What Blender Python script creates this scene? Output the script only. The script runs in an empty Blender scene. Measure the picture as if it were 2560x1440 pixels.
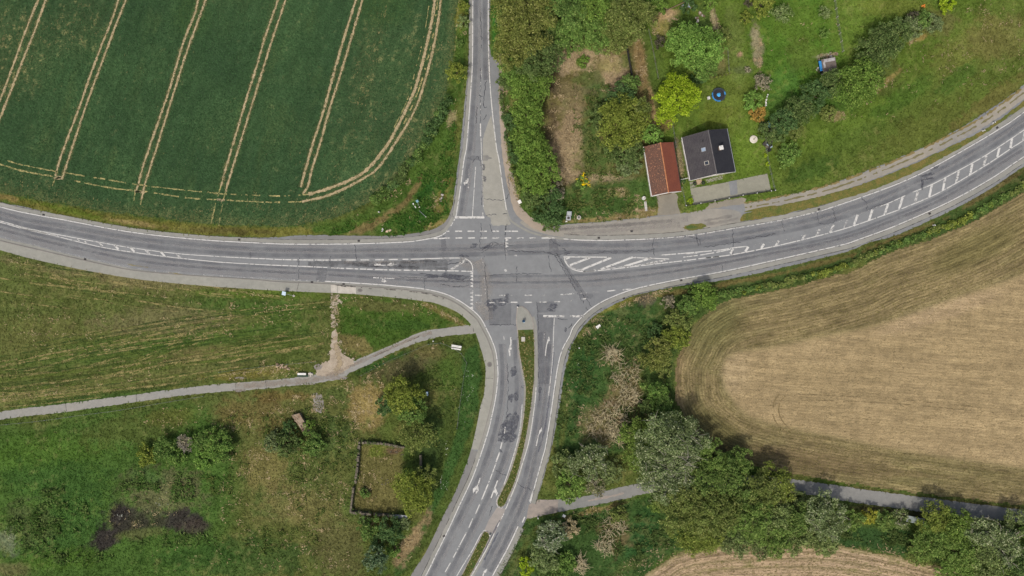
import bpy, math, random
import numpy as np
from mathutils import Vector
from mathutils.geometry import tessellate_polygon

# ------------------------------------------------------------------ camera, sky, sun, exposure
CAM_H = 180.0
scene = bpy.context.scene
col = scene.collection
cd = bpy.data.cameras.new('camera'); cam = bpy.data.objects.new('camera', cd); col.objects.link(cam)
cd.sensor_width = 36.0; cd.lens = 36.0 * CAM_H / 256.0
cd.clip_start = 1.0; cd.clip_end = 6000.0
cam.location = (0, 0, CAM_H); cam.rotation_euler = (0, 0, 0)
scene.camera = cam

SUN_EL = math.radians(57.0)
SDIR = Vector((-0.42 * math.cos(SUN_EL) / 0.993, -0.90 * math.cos(SUN_EL) / 0.993, math.sin(SUN_EL)))   # towards the sun
wd = bpy.data.worlds.new('World'); scene.world = wd; wd.use_nodes = True
nt = wd.node_tree
sky = nt.nodes.new('ShaderNodeTexSky'); sky.sky_type = 'NISHITA'; sky.sun_disc = False
sky.air_density = 1.0; sky.dust_density = 6.0; sky.ozone_density = 0.6
sky.sun_elevation = SUN_EL; sky.sun_rotation = math.atan2(SDIR.x, SDIR.y)
bg = nt.nodes['Background']; bg.inputs['Strength'].default_value = 0.15
nt.links.new(sky.outputs[0], bg.inputs[0])
ld = bpy.data.lights.new('sun', 'SUN'); ld.energy = 2.5; ld.angle = math.radians(1.5); ld.color = (1.0, 0.94, 0.85)
sun = bpy.data.objects.new('sun', ld); col.objects.link(sun)
sun.rotation_euler = (-SDIR).to_track_quat('-Z', 'Y').to_euler(); sun.location = (0, 0, 120)
scene.view_settings.view_transform = 'Standard'; scene.view_settings.look = 'None'
scene.view_settings.exposure = -0.18; scene.view_settings.gamma = 1.0
GAIN = 1.12      # radiance of a flat sunlit surface divided by its albedo

random.seed(7); RNG = np.random.default_rng(7)

# ------------------------------------------------------------------ helpers
def lin(c, k=1.0):
    out = []
    for v in c:
        v = v / 255.0
        v = v / 12.92 if v <= 0.04045 else ((v + 0.055) / 1.055) ** 2.4
        out.append(min(0.9, v / GAIN * k))
    return out
def W(px, py, z=0.0): return ((px - 1280) / 10.0, (720 - py) / 10.0, z)       # photo pixel -> point on the ground plan (10 px per metre)
def P(px, py, z):                                                             # the same for a point seen at height z
    k = (CAM_H - z) / CAM_H
    return ((px - 1280) / 10.0 * k, (720 - py) / 10.0 * k, z)

def tag(o, label=None, cat=None, group=None, kind=None):
    if label: o['label'] = label
    if cat: o['category'] = cat
    if group: o['group'] = group
    if kind: o['kind'] = kind
    return o
def empty(name, loc, rz=0.0, label=None, cat=None, group=None):
    o = bpy.data.objects.new(name, None); col.objects.link(o)
    o.empty_display_size = 0.3; o.location = loc; o.rotation_euler = (0, 0, rz)
    return tag(o, label, cat, group)

def np_mesh(name, V, F, mat, parent=None, attrs=None, cols=None, smooth=False):
    """V (n,3) array, F (m,k) array with k = 3 or 4"""
    V = np.asarray(V, dtype=np.float32); F = np.asarray(F, dtype=np.int32)
    me = bpy.data.meshes.new(name)
    k = F.shape[1]
    me.vertices.add(len(V)); me.vertices.foreach_set('co', V.ravel())
    me.loops.add(F.size); me.loops.foreach_set('vertex_index', F.ravel())
    me.polygons.add(len(F)); me.polygons.foreach_set('loop_start', np.arange(0, F.size, k, dtype=np.int32))
    me.update(calc_edges=True)
    if smooth: me.polygons.foreach_set('use_smooth', np.ones(len(F), dtype=bool))
    for an, av in (attrs or {}).items():
        a = me.attributes.new(an, 'FLOAT', 'POINT'); a.data.foreach_set('value', np.asarray(av, dtype=np.float32).ravel())
    if cols is not None:
        c4 = np.ones((len(V), 4), dtype=np.float32); c4[:, :3] = cols
        a = me.attributes.new('tint', 'FLOAT_COLOR', 'POINT'); a.data.foreach_set('color', c4.ravel())
    if mat: me.materials.append(mat)
    o = bpy.data.objects.new(name, me); col.objects.link(o)
    if parent: o.parent = parent
    return o

class MB:
    """collects faces; build() links them as ONE mesh object"""
    def __init__(s): s.v = []; s.f = []; s.mi = []; s.a = []
    def add(s, vs, fs, mi=0, av=None):
        b = len(s.v); s.v += [tuple(v) for v in vs]; s.f += [tuple(i + b for i in f) for f in fs]; s.mi += [mi] * len(fs)
        s.a += list(av) if av is not None else [0.0] * len(vs)
        return s
    def box(s, c, d, rz=0.0, mi=0, taper=1.0):
        x, y, z = d[0] / 2, d[1] / 2, d[2] / 2; cr, sr = math.cos(rz), math.sin(rz)
        vs = []
        for k, dz in ((1.0, -z), (taper, z)):
            for sx, sy in ((-1, -1), (1, -1), (1, 1), (-1, 1)):
                a, b = sx * x * k, sy * y * k
                vs.append((c[0] + a * cr - b * sr, c[1] + a * sr + b * cr, c[2] + dz))
        return s.add(vs, [(3, 2, 1, 0), (4, 5, 6, 7), (0, 1, 5, 4), (1, 2, 6, 5), (2, 3, 7, 6), (3, 0, 4, 7)], mi)
    def tube(s, pts, rad, n=8, mi=0, cap=True):
        pts = [Vector(p) for p in pts]
        if not isinstance(rad, (list, tuple)): rad = [rad] * len(pts)
        vs = []; fs = []
        for i, p in enumerate(pts):
            t = (pts[min(i + 1, len(pts) - 1)] - pts[max(i - 1, 0)]).normalized()
            u = t.cross(Vector((0, 0, 1)));  u = u.normalized() if u.length > 1e-4 else Vector((1, 0, 0))
            w = t.cross(u)
            for k in range(n):
                a = 2 * math.pi * k / n; vs.append(p + (u * math.cos(a) + w * math.sin(a)) * rad[i])
        for i in range(len(pts) - 1):
            for k in range(n): fs.append((i * n + k, i * n + (k + 1) % n, (i + 1) * n + (k + 1) % n, (i + 1) * n + k))
        if cap: fs += [tuple(range(n))[::-1], tuple(range((len(pts) - 1) * n, len(pts) * n))]
        return s.add(vs, fs, mi)
    def lathe(s, prof, c=(0, 0, 0), n=24, mi=0):
        vs = []; fs = []
        for r, z in prof:
            for k in range(n):
                a = 2 * math.pi * k / n; vs.append((c[0] + r * math.cos(a), c[1] + r * math.sin(a), c[2] + z))
        for i in range(len(prof) - 1):
            for k in range(n): fs.append((i * n + k, i * n + (k + 1) % n, (i + 1) * n + (k + 1) % n, (i + 1) * n + k))
        fs += [tuple(range(n))[::-1], tuple(range((len(prof) - 1) * n, len(prof) * n))]
        return s.add(vs, fs, mi)
    def prism(s, poly, z0, z1, mi=0):
        n = len(poly); vs = [(p[0], p[1], z0) for p in poly] + [(p[0], p[1], z1) for p in poly]
        tri = tessellate_polygon([[Vector((p[0], p[1], 0)) for p in poly]])
        area = sum(poly[i][0] * poly[(i + 1) % n][1] - poly[(i + 1) % n][0] * poly[i][1] for i in range(n))
        fs = []
        for t in tri:
            a, b, c = [poly[i] for i in t]
            up = (b[0] - a[0]) * (c[1] - a[1]) - (b[1] - a[1]) * (c[0] - a[0]) > 0
            t = t if up else t[::-1]
            fs.append(tuple(i + n for i in t))
        for i in range(n):
            j = (i + 1) % n; q = (i, j, j + n, i + n); fs.append(q if area > 0 else q[::-1])
        return s.add(vs, fs, mi)
    def flat(s, poly, z, mi=0):
        tri = tessellate_polygon([[Vector((p[0], p[1], 0)) for p in poly]]); fs = []
        for t in tri:
            a, b, c = [poly[i] for i in t]
            up = (b[0] - a[0]) * (c[1] - a[1]) - (b[1] - a[1]) * (c[0] - a[0]) > 0
            fs.append(tuple(t) if up else tuple(t[::-1]))
        return s.add([(p[0], p[1], z) for p in poly], fs, mi)
    def strip(s, pts, width, z, mi=0, jit=0.0, gap=0.0, seed=0, wvar=0.0):
        """ribbon along a world polyline; width in metres (number or per-point list); v attribute runs 0..1 across"""
        rr = random.Random(seed); n = len(pts); L = []; R = []
        skip = []; run = 0
        for i, p in enumerate(pts):
            a = pts[max(i - 1, 0)]; b = pts[min(i + 1, n - 1)]
            dx, dy = b[0] - a[0], b[1] - a[1]; l = math.hypot(dx, dy) or 1.0; nx, ny = -dy / l, dx / l
            w = width[i] if isinstance(width, (list, tuple)) else width
            w *= 1 + wvar * rr.uniform(-1, 1)
            j1, j2 = rr.uniform(-jit, jit), rr.uniform(-jit, jit)
            L.append((p[0] + nx * (w / 2 + j1), p[1] + ny * (w / 2 + j1), z)); R.append((p[0] - nx * (w / 2 + j2), p[1] - ny * (w / 2 + j2), z))
            if run > 0: run -= 1
            elif rr.random() < gap * 0.45: run = rr.randint(1, 4)
            skip.append(run > 0)
        vs = []; av = []
        for l, r in zip(L, R): vs += [r, l, tuple((np.array(l) + np.array(r)) / 2)]; av += [0.0, 1.0, 0.5]
        fs = []
        for i in range(n - 1):
            if not skip[i]:
                fs += [(3 * i, 3 * i + 3, 3 * i + 5, 3 * i + 2), (3 * i + 2, 3 * i + 5, 3 * i + 4, 3 * i + 1)]
        return s.add(vs, fs, mi, av)
    def build(s, name, mat, parent=None, smooth=False):
        me = bpy.data.meshes.new(name); me.from_pydata(s.v, [], s.f)
        for m in (mat if isinstance(mat, list) else [mat]): me.materials.append(m)
        if any(s.mi): me.polygons.foreach_set('material_index', s.mi)
        if smooth: me.polygons.foreach_set('use_smooth', [True] * len(s.f))
        a = me.attributes.new('across', 'FLOAT', 'POINT'); a.data.foreach_set('value', s.a)
        me.update(); o = bpy.data.objects.new(name, me); col.objects.link(o)
        if parent: o.parent = parent
        return o

def curve(pts, step=0.7, px=True, jit=0.0, seed=1):
    """Catmull-Rom through photo-pixel points, resampled in metres"""
    p = [np.array(W(*q)[:2]) if px else np.array(q[:2], dtype=float) for q in pts]
    if len(p) == 2:
        n = max(1, int(np.linalg.norm(p[1] - p[0]) / step)); out = [p[0] + (p[1] - p[0]) * i / n for i in range(n + 1)]
    else:
        e = [2 * p[0] - p[1]] + p + [2 * p[-1] - p[-2]]; out = []
        for i in range(1, len(e) - 2):
            n = max(1, int(np.linalg.norm(e[i + 1] - e[i]) / step))
            for k in range(n):
                t = k / n
                out.append(0.5 * (2 * e[i] + (e[i + 1] - e[i - 1]) * t + (2 * e[i - 1] - 5 * e[i] + 4 * e[i + 1] - e[i + 2]) * t * t + (3 * e[i] - e[i - 1] - 3 * e[i + 1] + e[i + 2]) * t ** 3))
        out.append(p[-1])
    if jit:
        rr = random.Random(seed); out = [q + np.array((rr.uniform(-jit, jit), rr.uniform(-jit, jit))) for q in out]
    return [(float(q[0]), float(q[1])) for q in out]
def offset(pts, d):
    out = []
    for i, p in enumerate(pts):
        a = pts[max(i - 1, 0)]; b = pts[min(i + 1, len(pts) - 1)]
        dx, dy = b[0] - a[0], b[1] - a[1]; l = math.hypot(dx, dy) or 1
        out.append((p[0] - dy / l * d, p[1] + dx / l * d))
    return out
def inside(poly, X, Y):
    r = np.zeros(X.shape, dtype=bool); n = len(poly)
    for i in range(n):
        x1, y1 = poly[i]; x2, y2 = poly[(i + 1) % n]
        if y1 == y2: continue
        c = ((y1 > Y) != (y2 > Y)) & (X < (x2 - x1) * (Y - y1) / (y2 - y1) + x1); r ^= c
    return r

def vnoise(X, Y, s, seed, ax=1.0):
    """smooth value noise, feature size s metres, roughly -1..1"""
    rg = np.random.default_rng(seed); T = rg.uniform(-1, 1, (256, 256))
    u = X / (s * ax); v = Y / s; i = np.floor(u).astype(int); j = np.floor(v).astype(int); fu = u - i; fv = v - j
    fu = fu * fu * (3 - 2 * fu); fv = fv * fv * (3 - 2 * fv)
    i0, i1, j0, j1 = i % 256, (i + 1) % 256, j % 256, (j + 1) % 256
    return (T[i0, j0] * (1 - fu) + T[i1, j0] * fu) * (1 - fv) + (T[i0, j1] * (1 - fu) + T[i1, j1] * fu) * fv
def fbm(X, Y, s, seed, octv=4, ax=1.0):
    r = 0; a = 1.0; t = 0
    for o in range(octv): r = r + a * vnoise(X + 37 * o, Y - 19 * o, s / 2 ** o, seed + o, ax); t += a; a *= 0.6
    return r / t * 1.5
def sstep(a, b, x):
    t = np.clip((x - a) / (b - a), 0, 1); return t * t * (3 - 2 * t)

# ------------------------------------------------------------------ materials
def new_mat(name):
    m = bpy.data.materials.new(name); m.use_nodes = True
    return m, m.node_tree, m.node_tree.nodes['Principled BSDF']
def noise_node(t, scale, detail=3.0, rough=0.6, vec=None):
    n = t.nodes.new('ShaderNodeTexNoise'); n.inputs['Scale'].default_value = scale; n.inputs['Detail'].default_value = detail; n.inputs['Roughness'].default_value = rough
    if vec is None:
        g = t.nodes.get('tc') or t.nodes.new('ShaderNodeTexCoord'); g.name = 'tc'; vec = g.outputs['Object']
    t.links.new(vec, n.inputs['Vector']); return n.outputs['Fac']
def mrange(t, sock, a, b, c, d):
    n = t.nodes.new('ShaderNodeMapRange'); n.clamp = True
    for k, v in zip(('From Min', 'From Max', 'To Min', 'To Max'), (a, b, c, d)): n.inputs[k].default_value = v
    t.links.new(sock, n.inputs['Value']); return n.outputs['Result']
def mixc(t, fac, a, b, mode='MIX'):
    n = t.nodes.new('ShaderNodeMix'); n.data_type = 'RGBA'; n.blend_type = mode
    for k, s in ((0, fac), (6, a), (7, b)):
        if isinstance(s, (int, float)): n.inputs[k].default_value = s
        elif isinstance(s, (list, tuple)): n.inputs[k].default_value = list(s)[:3] + [1]
        else: t.links.new(s, n.inputs[k])
    return n.outputs[2]
def math_node(t, op, a, b=0.0):
    n = t.nodes.new('ShaderNodeMath'); n.operation = op
    for k, s in ((0, a), (1, b)):
        if isinstance(s, (int, float)): n.inputs[k].default_value = s
        else: t.links.new(s, n.inputs[k])
    return n.outputs[0]
def grey(t, sock):
    n = t.nodes.new('ShaderNodeCombineColor'); [t.links.new(sock, n.inputs[i]) for i in range(3)]; return n.outputs[0]
def attr(t, name, out='Fac'):
    n = t.nodes.new('ShaderNodeAttribute'); n.attribute_name = name; return n.outputs[out]
def bump(t, bsdf, sock, dist, strength=1.0):
    n = t.nodes.new('ShaderNodeBump'); n.inputs['Distance'].default_value = dist; n.inputs['Strength'].default_value = strength
    t.links.new(sock, n.inputs['Height']); t.links.new(n.outputs[0], bsdf.inputs['Normal'])

def surf(name, c, c2=None, big=0.25, fine=6.0, contrast=0.25, rough=0.9, bmp=0.0, metal=0.0, spec=0.2):
    """plain weathered surface: two tones mixed by broad noise, fine grain on top"""
    m, t, b = new_mat(name)
    c = lin(c); c2 = lin(c2) if c2 else [v * 0.8 for v in c]
    k = mixc(t, mrange(t, noise_node(t, big, 4), 0.35, 0.65, 0, 1), c, c2)
    f = noise_node(t, fine, 3, 0.7)
    k = mixc(t, 1.0, k, grey(t, mrange(t, f, 0.25, 0.75, 1 - contrast, 1 + contrast)), 'MULTIPLY')
    t.links.new(k, b.inputs['Base Color']); b.inputs['Roughness'].default_value = rough; b.inputs['Metallic'].default_value = metal
    b.inputs['Specular IOR Level'].default_value = spec
    if bmp: bump(t, b, f, bmp)
    return m
def tinted(name, contrast=0.35, scale=3.0, bmp=0.0, rough=0.95, trans=0.0, scale2=0.8):
    """colour from the mesh's own tint attribute, broken up by noise"""
    m, t, b = new_mat(name)
    f = noise_node(t, scale, 4, 0.7); g = noise_node(t, scale2, 3, 0.6)
    k = mixc(t, 1.0, attr(t, 'tint', 'Color'), grey(t, mrange(t, f, 0.25, 0.75, 1 - contrast, 1 + contrast)), 'MULTIPLY')
    k = mixc(t, 1.0, k, grey(t, mrange(t, g, 0.3, 0.7, 0.88, 1.12)), 'MULTIPLY')
    t.links.new(k, b.inputs['Base Color']); b.inputs['Roughness'].default_value = rough; b.inputs['Specular IOR Level'].default_value = 0.1
    if bmp: bump(t, b, f, bmp)
    return m
def leafy(name, trans=0.3):
    m, t, b = new_mat(name); t.nodes.remove(b)
    k = attr(t, 'tint', 'Color')
    d = t.nodes.new('ShaderNodeBsdfDiffuse'); r = t.nodes.new('ShaderNodeBsdfTranslucent'); x = t.nodes.new('ShaderNodeMixShader'); x.inputs[0].default_value = trans
    t.links.new(k, d.inputs[0]); t.links.new(mixc(t, 1.0, k, (1.0, 1.0, 0.7), 'MULTIPLY'), r.inputs[0])
    t.links.new(d.outputs[0], x.inputs[1]); t.links.new(r.outputs[0], x.inputs[2]); t.links.new(x.outputs[0], t.nodes['Material Output'].inputs[0])
    return m
def film(name, c, opac=0.7, scale=0.6, lo=0.35, hi=0.65, soft=True, rough=0.9):
    """thin worn layer: shows where noise allows, fading towards the edges of its strip"""
    m, t, b = new_mat(name)
    b.inputs['Base Color'].default_value = lin(c) + [1]; b.inputs['Roughness'].default_value = rough; b.inputs['Specular IOR Level'].default_value = 0.15
    a = mrange(t, noise_node(t, scale, 5, 0.65), lo, hi, 0, opac)
    if soft:
        v = attr(t, 'across'); q = math_node(t, 'MULTIPLY', v, math_node(t, 'SUBTRACT', 1.0, v))
        a = math_node(t, 'MULTIPLY', a, mrange(t, q, 0.0, 0.2, 0, 1))
    t.links.new(a, b.inputs['Alpha'])
    return m

M = {}
def asphalt(name, c, c2, grain=0.16):
    m, t, b = new_mat(name); c = (c[0] - 1, c[1] + 1, c[2] - 2); c2 = (c2[0] - 1, c2[1] + 1, c2[2] - 2)
    k = mixc(t, mrange(t, noise_node(t, 0.07, 5, 0.6), 0.35, 0.65, 0, 1), lin(c), lin(c2))
    k = mixc(t, 1.0, k, grey(t, mrange(t, noise_node(t, 0.7, 5, 0.7), 0.3, 0.7, 0.9, 1.1)), 'MULTIPLY')
    f = noise_node(t, 9.0, 2, 0.8)
    k = mixc(t, 1.0, k, grey(t, mrange(t, f, 0.25, 0.75, 1 - grain, 1 + grain)), 'MULTIPLY')
    t.links.new(k, b.inputs['Base Color']); b.inputs['Roughness'].default_value = 0.92; b.inputs['Specular IOR Level'].default_value = 0.2
    bump(t, b, f, 0.02)
    return m
M['asphalt'] = asphalt('worn_asphalt', (130, 131, 135), (120, 121, 126))
M['asphalt_dark'] = asphalt('dark_asphalt', (112, 114, 121), (104, 106, 114))
M['asphalt_light'] = asphalt('bleached_asphalt', (154, 151, 145), (144, 142, 138), 0.2)
M['gutter'] = asphalt('gutter_concrete', (146, 144, 140), (134, 133, 130), 0.14)
M['pavement'] = asphalt('pavement_asphalt', (150, 148, 142), (140, 139, 135), 0.12)
M['pavement_dark'] = asphalt('pavement_dark', (128, 126, 126), (118, 117, 119), 0.14)
M['path'] = asphalt('path_asphalt', (140, 139, 138), (147, 143, 138), 0.14)
M['lane'] = asphalt('lane_asphalt', (124, 124, 125), (134, 132, 131), 0.14)
M['track'] = asphalt('track_gravel', (140, 136, 132), (150, 143, 134), 0.2)
M['frontage'] = asphalt('frontage_asphalt', (134, 131, 128), (150, 144, 137), 0.22)
M['yard'] = asphalt('yard_gravel', (146, 143, 132), (134, 132, 122), 0.2)
M['apron'] = asphalt('apron_gravel', (126, 121, 114), (144, 136, 124), 0.26)
M['dirt'] = surf('dry_dirt', (182, 163, 138), (160, 142, 120), 0.5, 4, 0.3, bmp=0.05)
M['gravel'] = surf('pale_gravel', (172, 161, 144), (150, 139, 122), 0.6, 5, 0.35, bmp=0.05)
M['tram'] = surf('tramline_soil', (172, 156, 124), (146, 134, 100), 0.8, 3, 0.3, bmp=0.05)
M['thin'] = film('thin_crop', (122, 120, 80), 0.75, 0.7, 0.3, 0.62); M['trod'] = film('trodden_soil', (164, 150, 124), 0.85, 0.6, 0.25, 0.55)
M['straw'] = surf('straw_line', (170, 158, 108), (140, 138, 90), 0.8, 3, 0.3)
M['seam'] = film('dark_joint', (86, 84, 80), 0.85, 0.9, 0.3, 0.55, False)
M['crack'] = film('tar_crack', (74, 76, 82), 0.95, 0.8, 0.2, 0.5, False)
M['tar'] = film('tar_patch', (90, 93, 101), 0.75, 0.9, 0.38, 0.58, False)
M['oily'] = film('oily_lane', (92, 93, 96), 0.55, 0.5, 0.3, 0.62)
M['patch'] = film('repair_patch', (114, 116, 121), 0.36, 0.5, 0.15, 0.6, False)
M['faint_dark'] = film('faint_dark', (112, 110, 110), 0.35, 0.4, 0.25, 0.65)
M['wear'] = film('tyre_wear', (108, 110, 116), 0.55, 0.25, 0.25, 0.7)
M['polish'] = film('tyre_polish', (150, 149, 149), 0.5, 0.25, 0.25, 0.7)
M['dustf'] = film('dust', (156, 152, 146), 0.6, 0.5, 0.3, 0.65)
M['mowf'] = film('mown_swath', (150, 140, 92), 0.8, 0.5, 0.3, 0.62)
M['mowg'] = film('green_swath', (100, 116, 52), 0.7, 0.4, 0.3, 0.65)
M['mowd'] = film('dark_swath', (54, 78, 34), 0.7, 0.4, 0.3, 0.65)
def paint(name, c, lo, hi, scale=1.3):
    return film(name, c, 0.93, scale, lo, hi, False, 0.6)
M['paint'] = paint('road_paint', (204, 204, 200), 0.30, 0.48)
M['paint_worn'] = paint('worn_road_paint', (196, 196, 192), 0.37, 0.55, 1.6)
M['paint_faint'] = paint('faint_road_paint', (186, 186, 184), 0.46, 0.66, 1.8)
M['leaf'] = leafy('leaves')
M['grassblade'] = leafy('grass_blades', 0.2)
M['bark'] = surf('bark', (104, 92, 76), (78, 70, 58), 1.0, 6, 0.35)
M['white'] = surf('white_paint', (222, 222, 218), (206, 206, 202), 0.8, 5, 0.08, 0.6)
M['plaster'] = surf('pale_plaster', (206, 200, 188), (186, 180, 170), 0.5, 5, 0.12)
M['stone'] = surf('weathered_stone', (120, 113, 99), (88, 84, 72), 1.0, 4, 0.35, bmp=0.05)
M['concrete'] = surf('concrete', (186, 182, 172), (168, 164, 154), 0.8, 6, 0.14)
M['grey'] = surf('grey_metal', (150, 156, 160), (132, 138, 142), 0.6, 5, 0.08, 0.5)
M['black'] = surf('black_rubber', (40, 41, 44), (52, 52, 54), 1, 6, 0.2, 0.7)
M['blue'] = surf('blue_plastic', (62, 140, 200), (50, 122, 186), 2, 6, 0.12, 0.5)
M['paleblue'] = surf('pale_blue_sheet', (176, 196, 212), (160, 184, 204), 1, 6, 0.1, 0.5)
M['glass'] = surf('window_glass', (56, 66, 76), (40, 48, 58), 1, 3, 0.1, 0.1, spec=0.6)
M['skyglass'] = surf('painted_sky_glass', (150, 166, 186), (128, 146, 168), 1.5, 3, 0.1, 0.1, spec=0.6)  # pale blue base colour paints the sky's reflection into the pane
M['wood'] = surf('weathered_wood', (138, 120, 98), (108, 94, 78), 1.2, 6, 0.3)
M['darkwood'] = surf('dark_wood', (52, 52, 50), (40, 40, 40), 1.2, 6, 0.3)
M['green_paint'] = surf('green_paint', (58, 78, 66), (48, 66, 56), 1.2, 6, 0.15)
M['orange'] = surf('orange_plastic', (216, 138, 62), (196, 120, 50), 2, 6, 0.15)
M['wire'] = surf('fence_wire', (126, 130, 122), (104, 108, 100), 1, 6, 0.1, 0.5)
M['iron'] = surf('cast_iron', (72, 70, 68), (60, 58, 58), 1, 6, 0.2, 0.6)

# ------------------------------------------------------------------ outlines in photo pixels (10 px = 1 m)
CROP_EDGE = [(1152, -260), (1149, -120), (1147, 0), (1140, 45), (1140, 95), (1132, 150), (1120, 212), (1110, 250), (1090, 287), (1065, 337), (1040, 385), (1015, 422), (972, 475), (922, 507), (860, 537), (810, 553),
             (735, 566), (660, 566), (560, 563), (500, 558), (361, 542), (250, 527), (139, 509), (28, 489), (0, 482), (-150, 440), (-420, 350)]
STUB_EDGE = [(2900, 270), (2720, 390), (2560, 478), (2439, 547), (2338, 591), (2197, 641), (2137, 672), (2036, 701), (1969, 718), (1824, 748), (1784, 769), (1744, 799), (1720, 836), (1707, 865), (1692, 892), (1685, 925), (1685, 965), (1692, 1015),
             (1710, 1052), (1730, 1082), (1752, 1100), (1797, 1134), (1874, 1165), (1960, 1184), (2050, 1200), (2116, 1210), (2237, 1226), (2372, 1243), (2560, 1266), (2900, 1310)]
STUB_IN = [(2900, 520), (2700, 600), (2560, 680), (2394, 738), (2256, 787), (2151, 818), (2012, 846), (1908, 867), (1839, 877), (1811, 894), (1801, 926), (1808, 971), (1839, 1019), (1874, 1047), (1943, 1068), (2082, 1096), (2250, 1130), (2560, 1175), (2900, 1230)]
STUB2_EDGE = [(1540, 1520), (1606, 1440), (1636, 1419), (1682, 1388), (1728, 1373), (1801, 1364), (1935, 1358), (2069, 1360), (2204, 1382), (2338, 1413), (2440, 1440), (2700, 1520)]
def wpts(l): return curve(l, 0.8)
crop_poly = wpts(CROP_EDGE) + [W(-420, -260)[:2]]
stub_poly = wpts(STUB_EDGE) + [W(2900, 700)[:2]]
stub_in_poly = wpts(STUB_IN)
stub2_poly = wpts(STUB2_EDGE) + [W(2700, 1720)[:2], W(1540, 1720)[:2]]

# carriageway outlines (outer edges of the paved surface)
N_W = [(-420, 372), (-200, 436), (0, 504), (55, 515), (167, 542), (278, 561), (389, 578), (500, 588), (639, 594), (710, 592), (745, 589), (810, 588), (960, 590), (1035, 583), (1085, 572), (1115, 552), (1129, 523), (1135, 490), (1145, 410), (1152, 352), (1160, 275), (1171, 150), (1174, 0), (1180, -260)]
N_E = [(1230, -260), (1226, 0), (1225, 125), (1246, 157), (1250, 225), (1262, 360), (1266, 400), (1275, 442), (1288, 492), (1300, 517), (1320, 538), (1343, 555), (1370, 566), (1407, 562), (1511, 554), (1600, 545), (1640, 540), (1702, 534), (1733, 530), (1782, 521), (1860, 510), (1938, 497), (2060, 467), (2143, 436), (2254, 392), (2360, 342), (2460, 283), (2560, 212), (2700, 95), (2900, -90)]
S_E = [(2900, 205), (2700, 335), (2560, 416), (2477, 472), (2374, 528), (2240, 588), (2177, 605), (2103, 633), (1935, 674), (1811, 700), (1717, 712), (1633, 727), (1571, 745), (1519, 770), (1471, 802), (1436, 851), (1422, 889), (1409, 944), (1400, 1011), (1386, 1085), (1372, 1147), (1357, 1200), (1337, 1262), (1317, 1297), (1300, 1330), (1280, 1372), (1240, 1440), (1160, 1580), (1090, 1720)]
S_W = [(880, 1720), (950, 1580), (1027, 1440), (1067, 1377), (1107, 1293), (1140, 1227), (1170, 1150), (1178, 1123), (1187, 1087), (1203, 1010), (1210, 987), (1214, 925), (1209, 895), (1200, 865), (1190, 835), (1175, 808), (1150, 785), (1122, 770), (1085, 757), (1060, 753), (997, 745), (885, 735), (827, 732), (685, 726), (560, 718), (528, 716), (361, 700), (205, 674), (64, 643), (0, 625), (-200, 575), (-420, 500)]
road_poly = curve(N_W, 0.6, jit=0.1, seed=3) + curve(N_E, 0.6, jit=0.14, seed=4) + curve(S_E, 0.6, jit=0.1, seed=5) + curve(S_W, 0.6, jit=0.06, seed=6)
PATH_UP = [(-420, 1104), (-200, 1066), (0, 1029.5), (164, 1009), (339, 986), (492, 966), (588, 957), (700, 948), (800, 935), (850, 918), (897, 897), (960, 871), (1035, 837), (1070, 826), (1110, 820), (1180, 812)]
PATH_LO = [(1195, 833), (1135, 838), (1085, 845), (1035, 860), (972, 886), (910, 917), (875, 932), (855, 946), (800, 956), (760, 961), (660, 972), (492, 985), (339, 1005), (164, 1030), (0, 1049), (-200, 1086), (-420, 1124)]
path_poly = curve(PATH_UP, 0.6, jit=0.1, seed=8) + curve(PATH_LO, 0.6, jit=0.1, seed=9)
LANE_UP = [(1322, 1262), (1345, 1250), (1392, 1249), (1459, 1241), (1514, 1227), (1584, 1211), (1700, 1192), (1850, 1187), (1979, 1198), (2116, 1217), (2237, 1234), (2372, 1251), (2560, 1275), (2900, 1320)]
LANE_LO = [(2900, 1350), (2560, 1307), (2372, 1290), (2271, 1275), (2116, 1253), (2022, 1237), (1850, 1220), (1700, 1222), (1603, 1236), (1575, 1244), (1483, 1264), (1392, 1281), (1315, 1298)]
lane_poly = curve(LANE_UP, 0.6, jit=0.12, seed=10) + curve(LANE_LO, 0.6, jit=0.12, seed=11)
FAN = [(838, 822), (842, 826), (845, 850), (852, 875), (866, 890), (884, 902), (860, 930), (800, 940), (790, 930), (806, 908), (822, 902), (825, 880), (828, 850), (832, 828)]
FAN2 = [(827, 735), (838, 736), (848, 735), (845, 757), (841, 778), (835, 792), (832, 804), (829, 790), (828, 765)]
fan_poly = curve(FAN + FAN[:1], 0.35, jit=0.28, seed=12); fan2_poly = curve(FAN2 + FAN2[:1], 0.35, jit=0.25, seed=13)
YARD = [(1725.5, 471), (1800, 459), (1860, 446), (1918, 434), (1923, 455), (1927, 475.5), (1860, 489), (1790, 503), (1733, 513)]
APRON1 = [(1641, 489), (1690, 484), (1694, 510), (1699, 537), (1660, 541), (1644, 541), (1646, 515)]
APRON2 = [(1772, 509), (1858, 493), (1862, 505), (1868, 514), (1852, 530), (1800, 528), (1764, 528)]
apron1_poly = curve(APRON1 + APRON1[:1], 0.5, jit=0.12); apron2_poly = curve(APRON2 + APRON2[:1], 0.5, jit=0.15)
yard_poly = [W(*q)[:2] for q in YARD]
VERGE_UP = [(1851, 548), (1856, 538), (1870, 531), (1938, 516), (2060, 489), (2166, 457), (2282, 410), (2393, 358), (2477, 314), (2560, 252), (2700, 140), (2900, -45)]
VERGE_LO = [(2900, -30), (2700, 155), (2560, 266), (2518, 294), (2449, 342), (2366, 389), (2282, 433), (2171, 478), (2060, 511), (2027, 520), (1938, 540), (1851, 555)]
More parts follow.
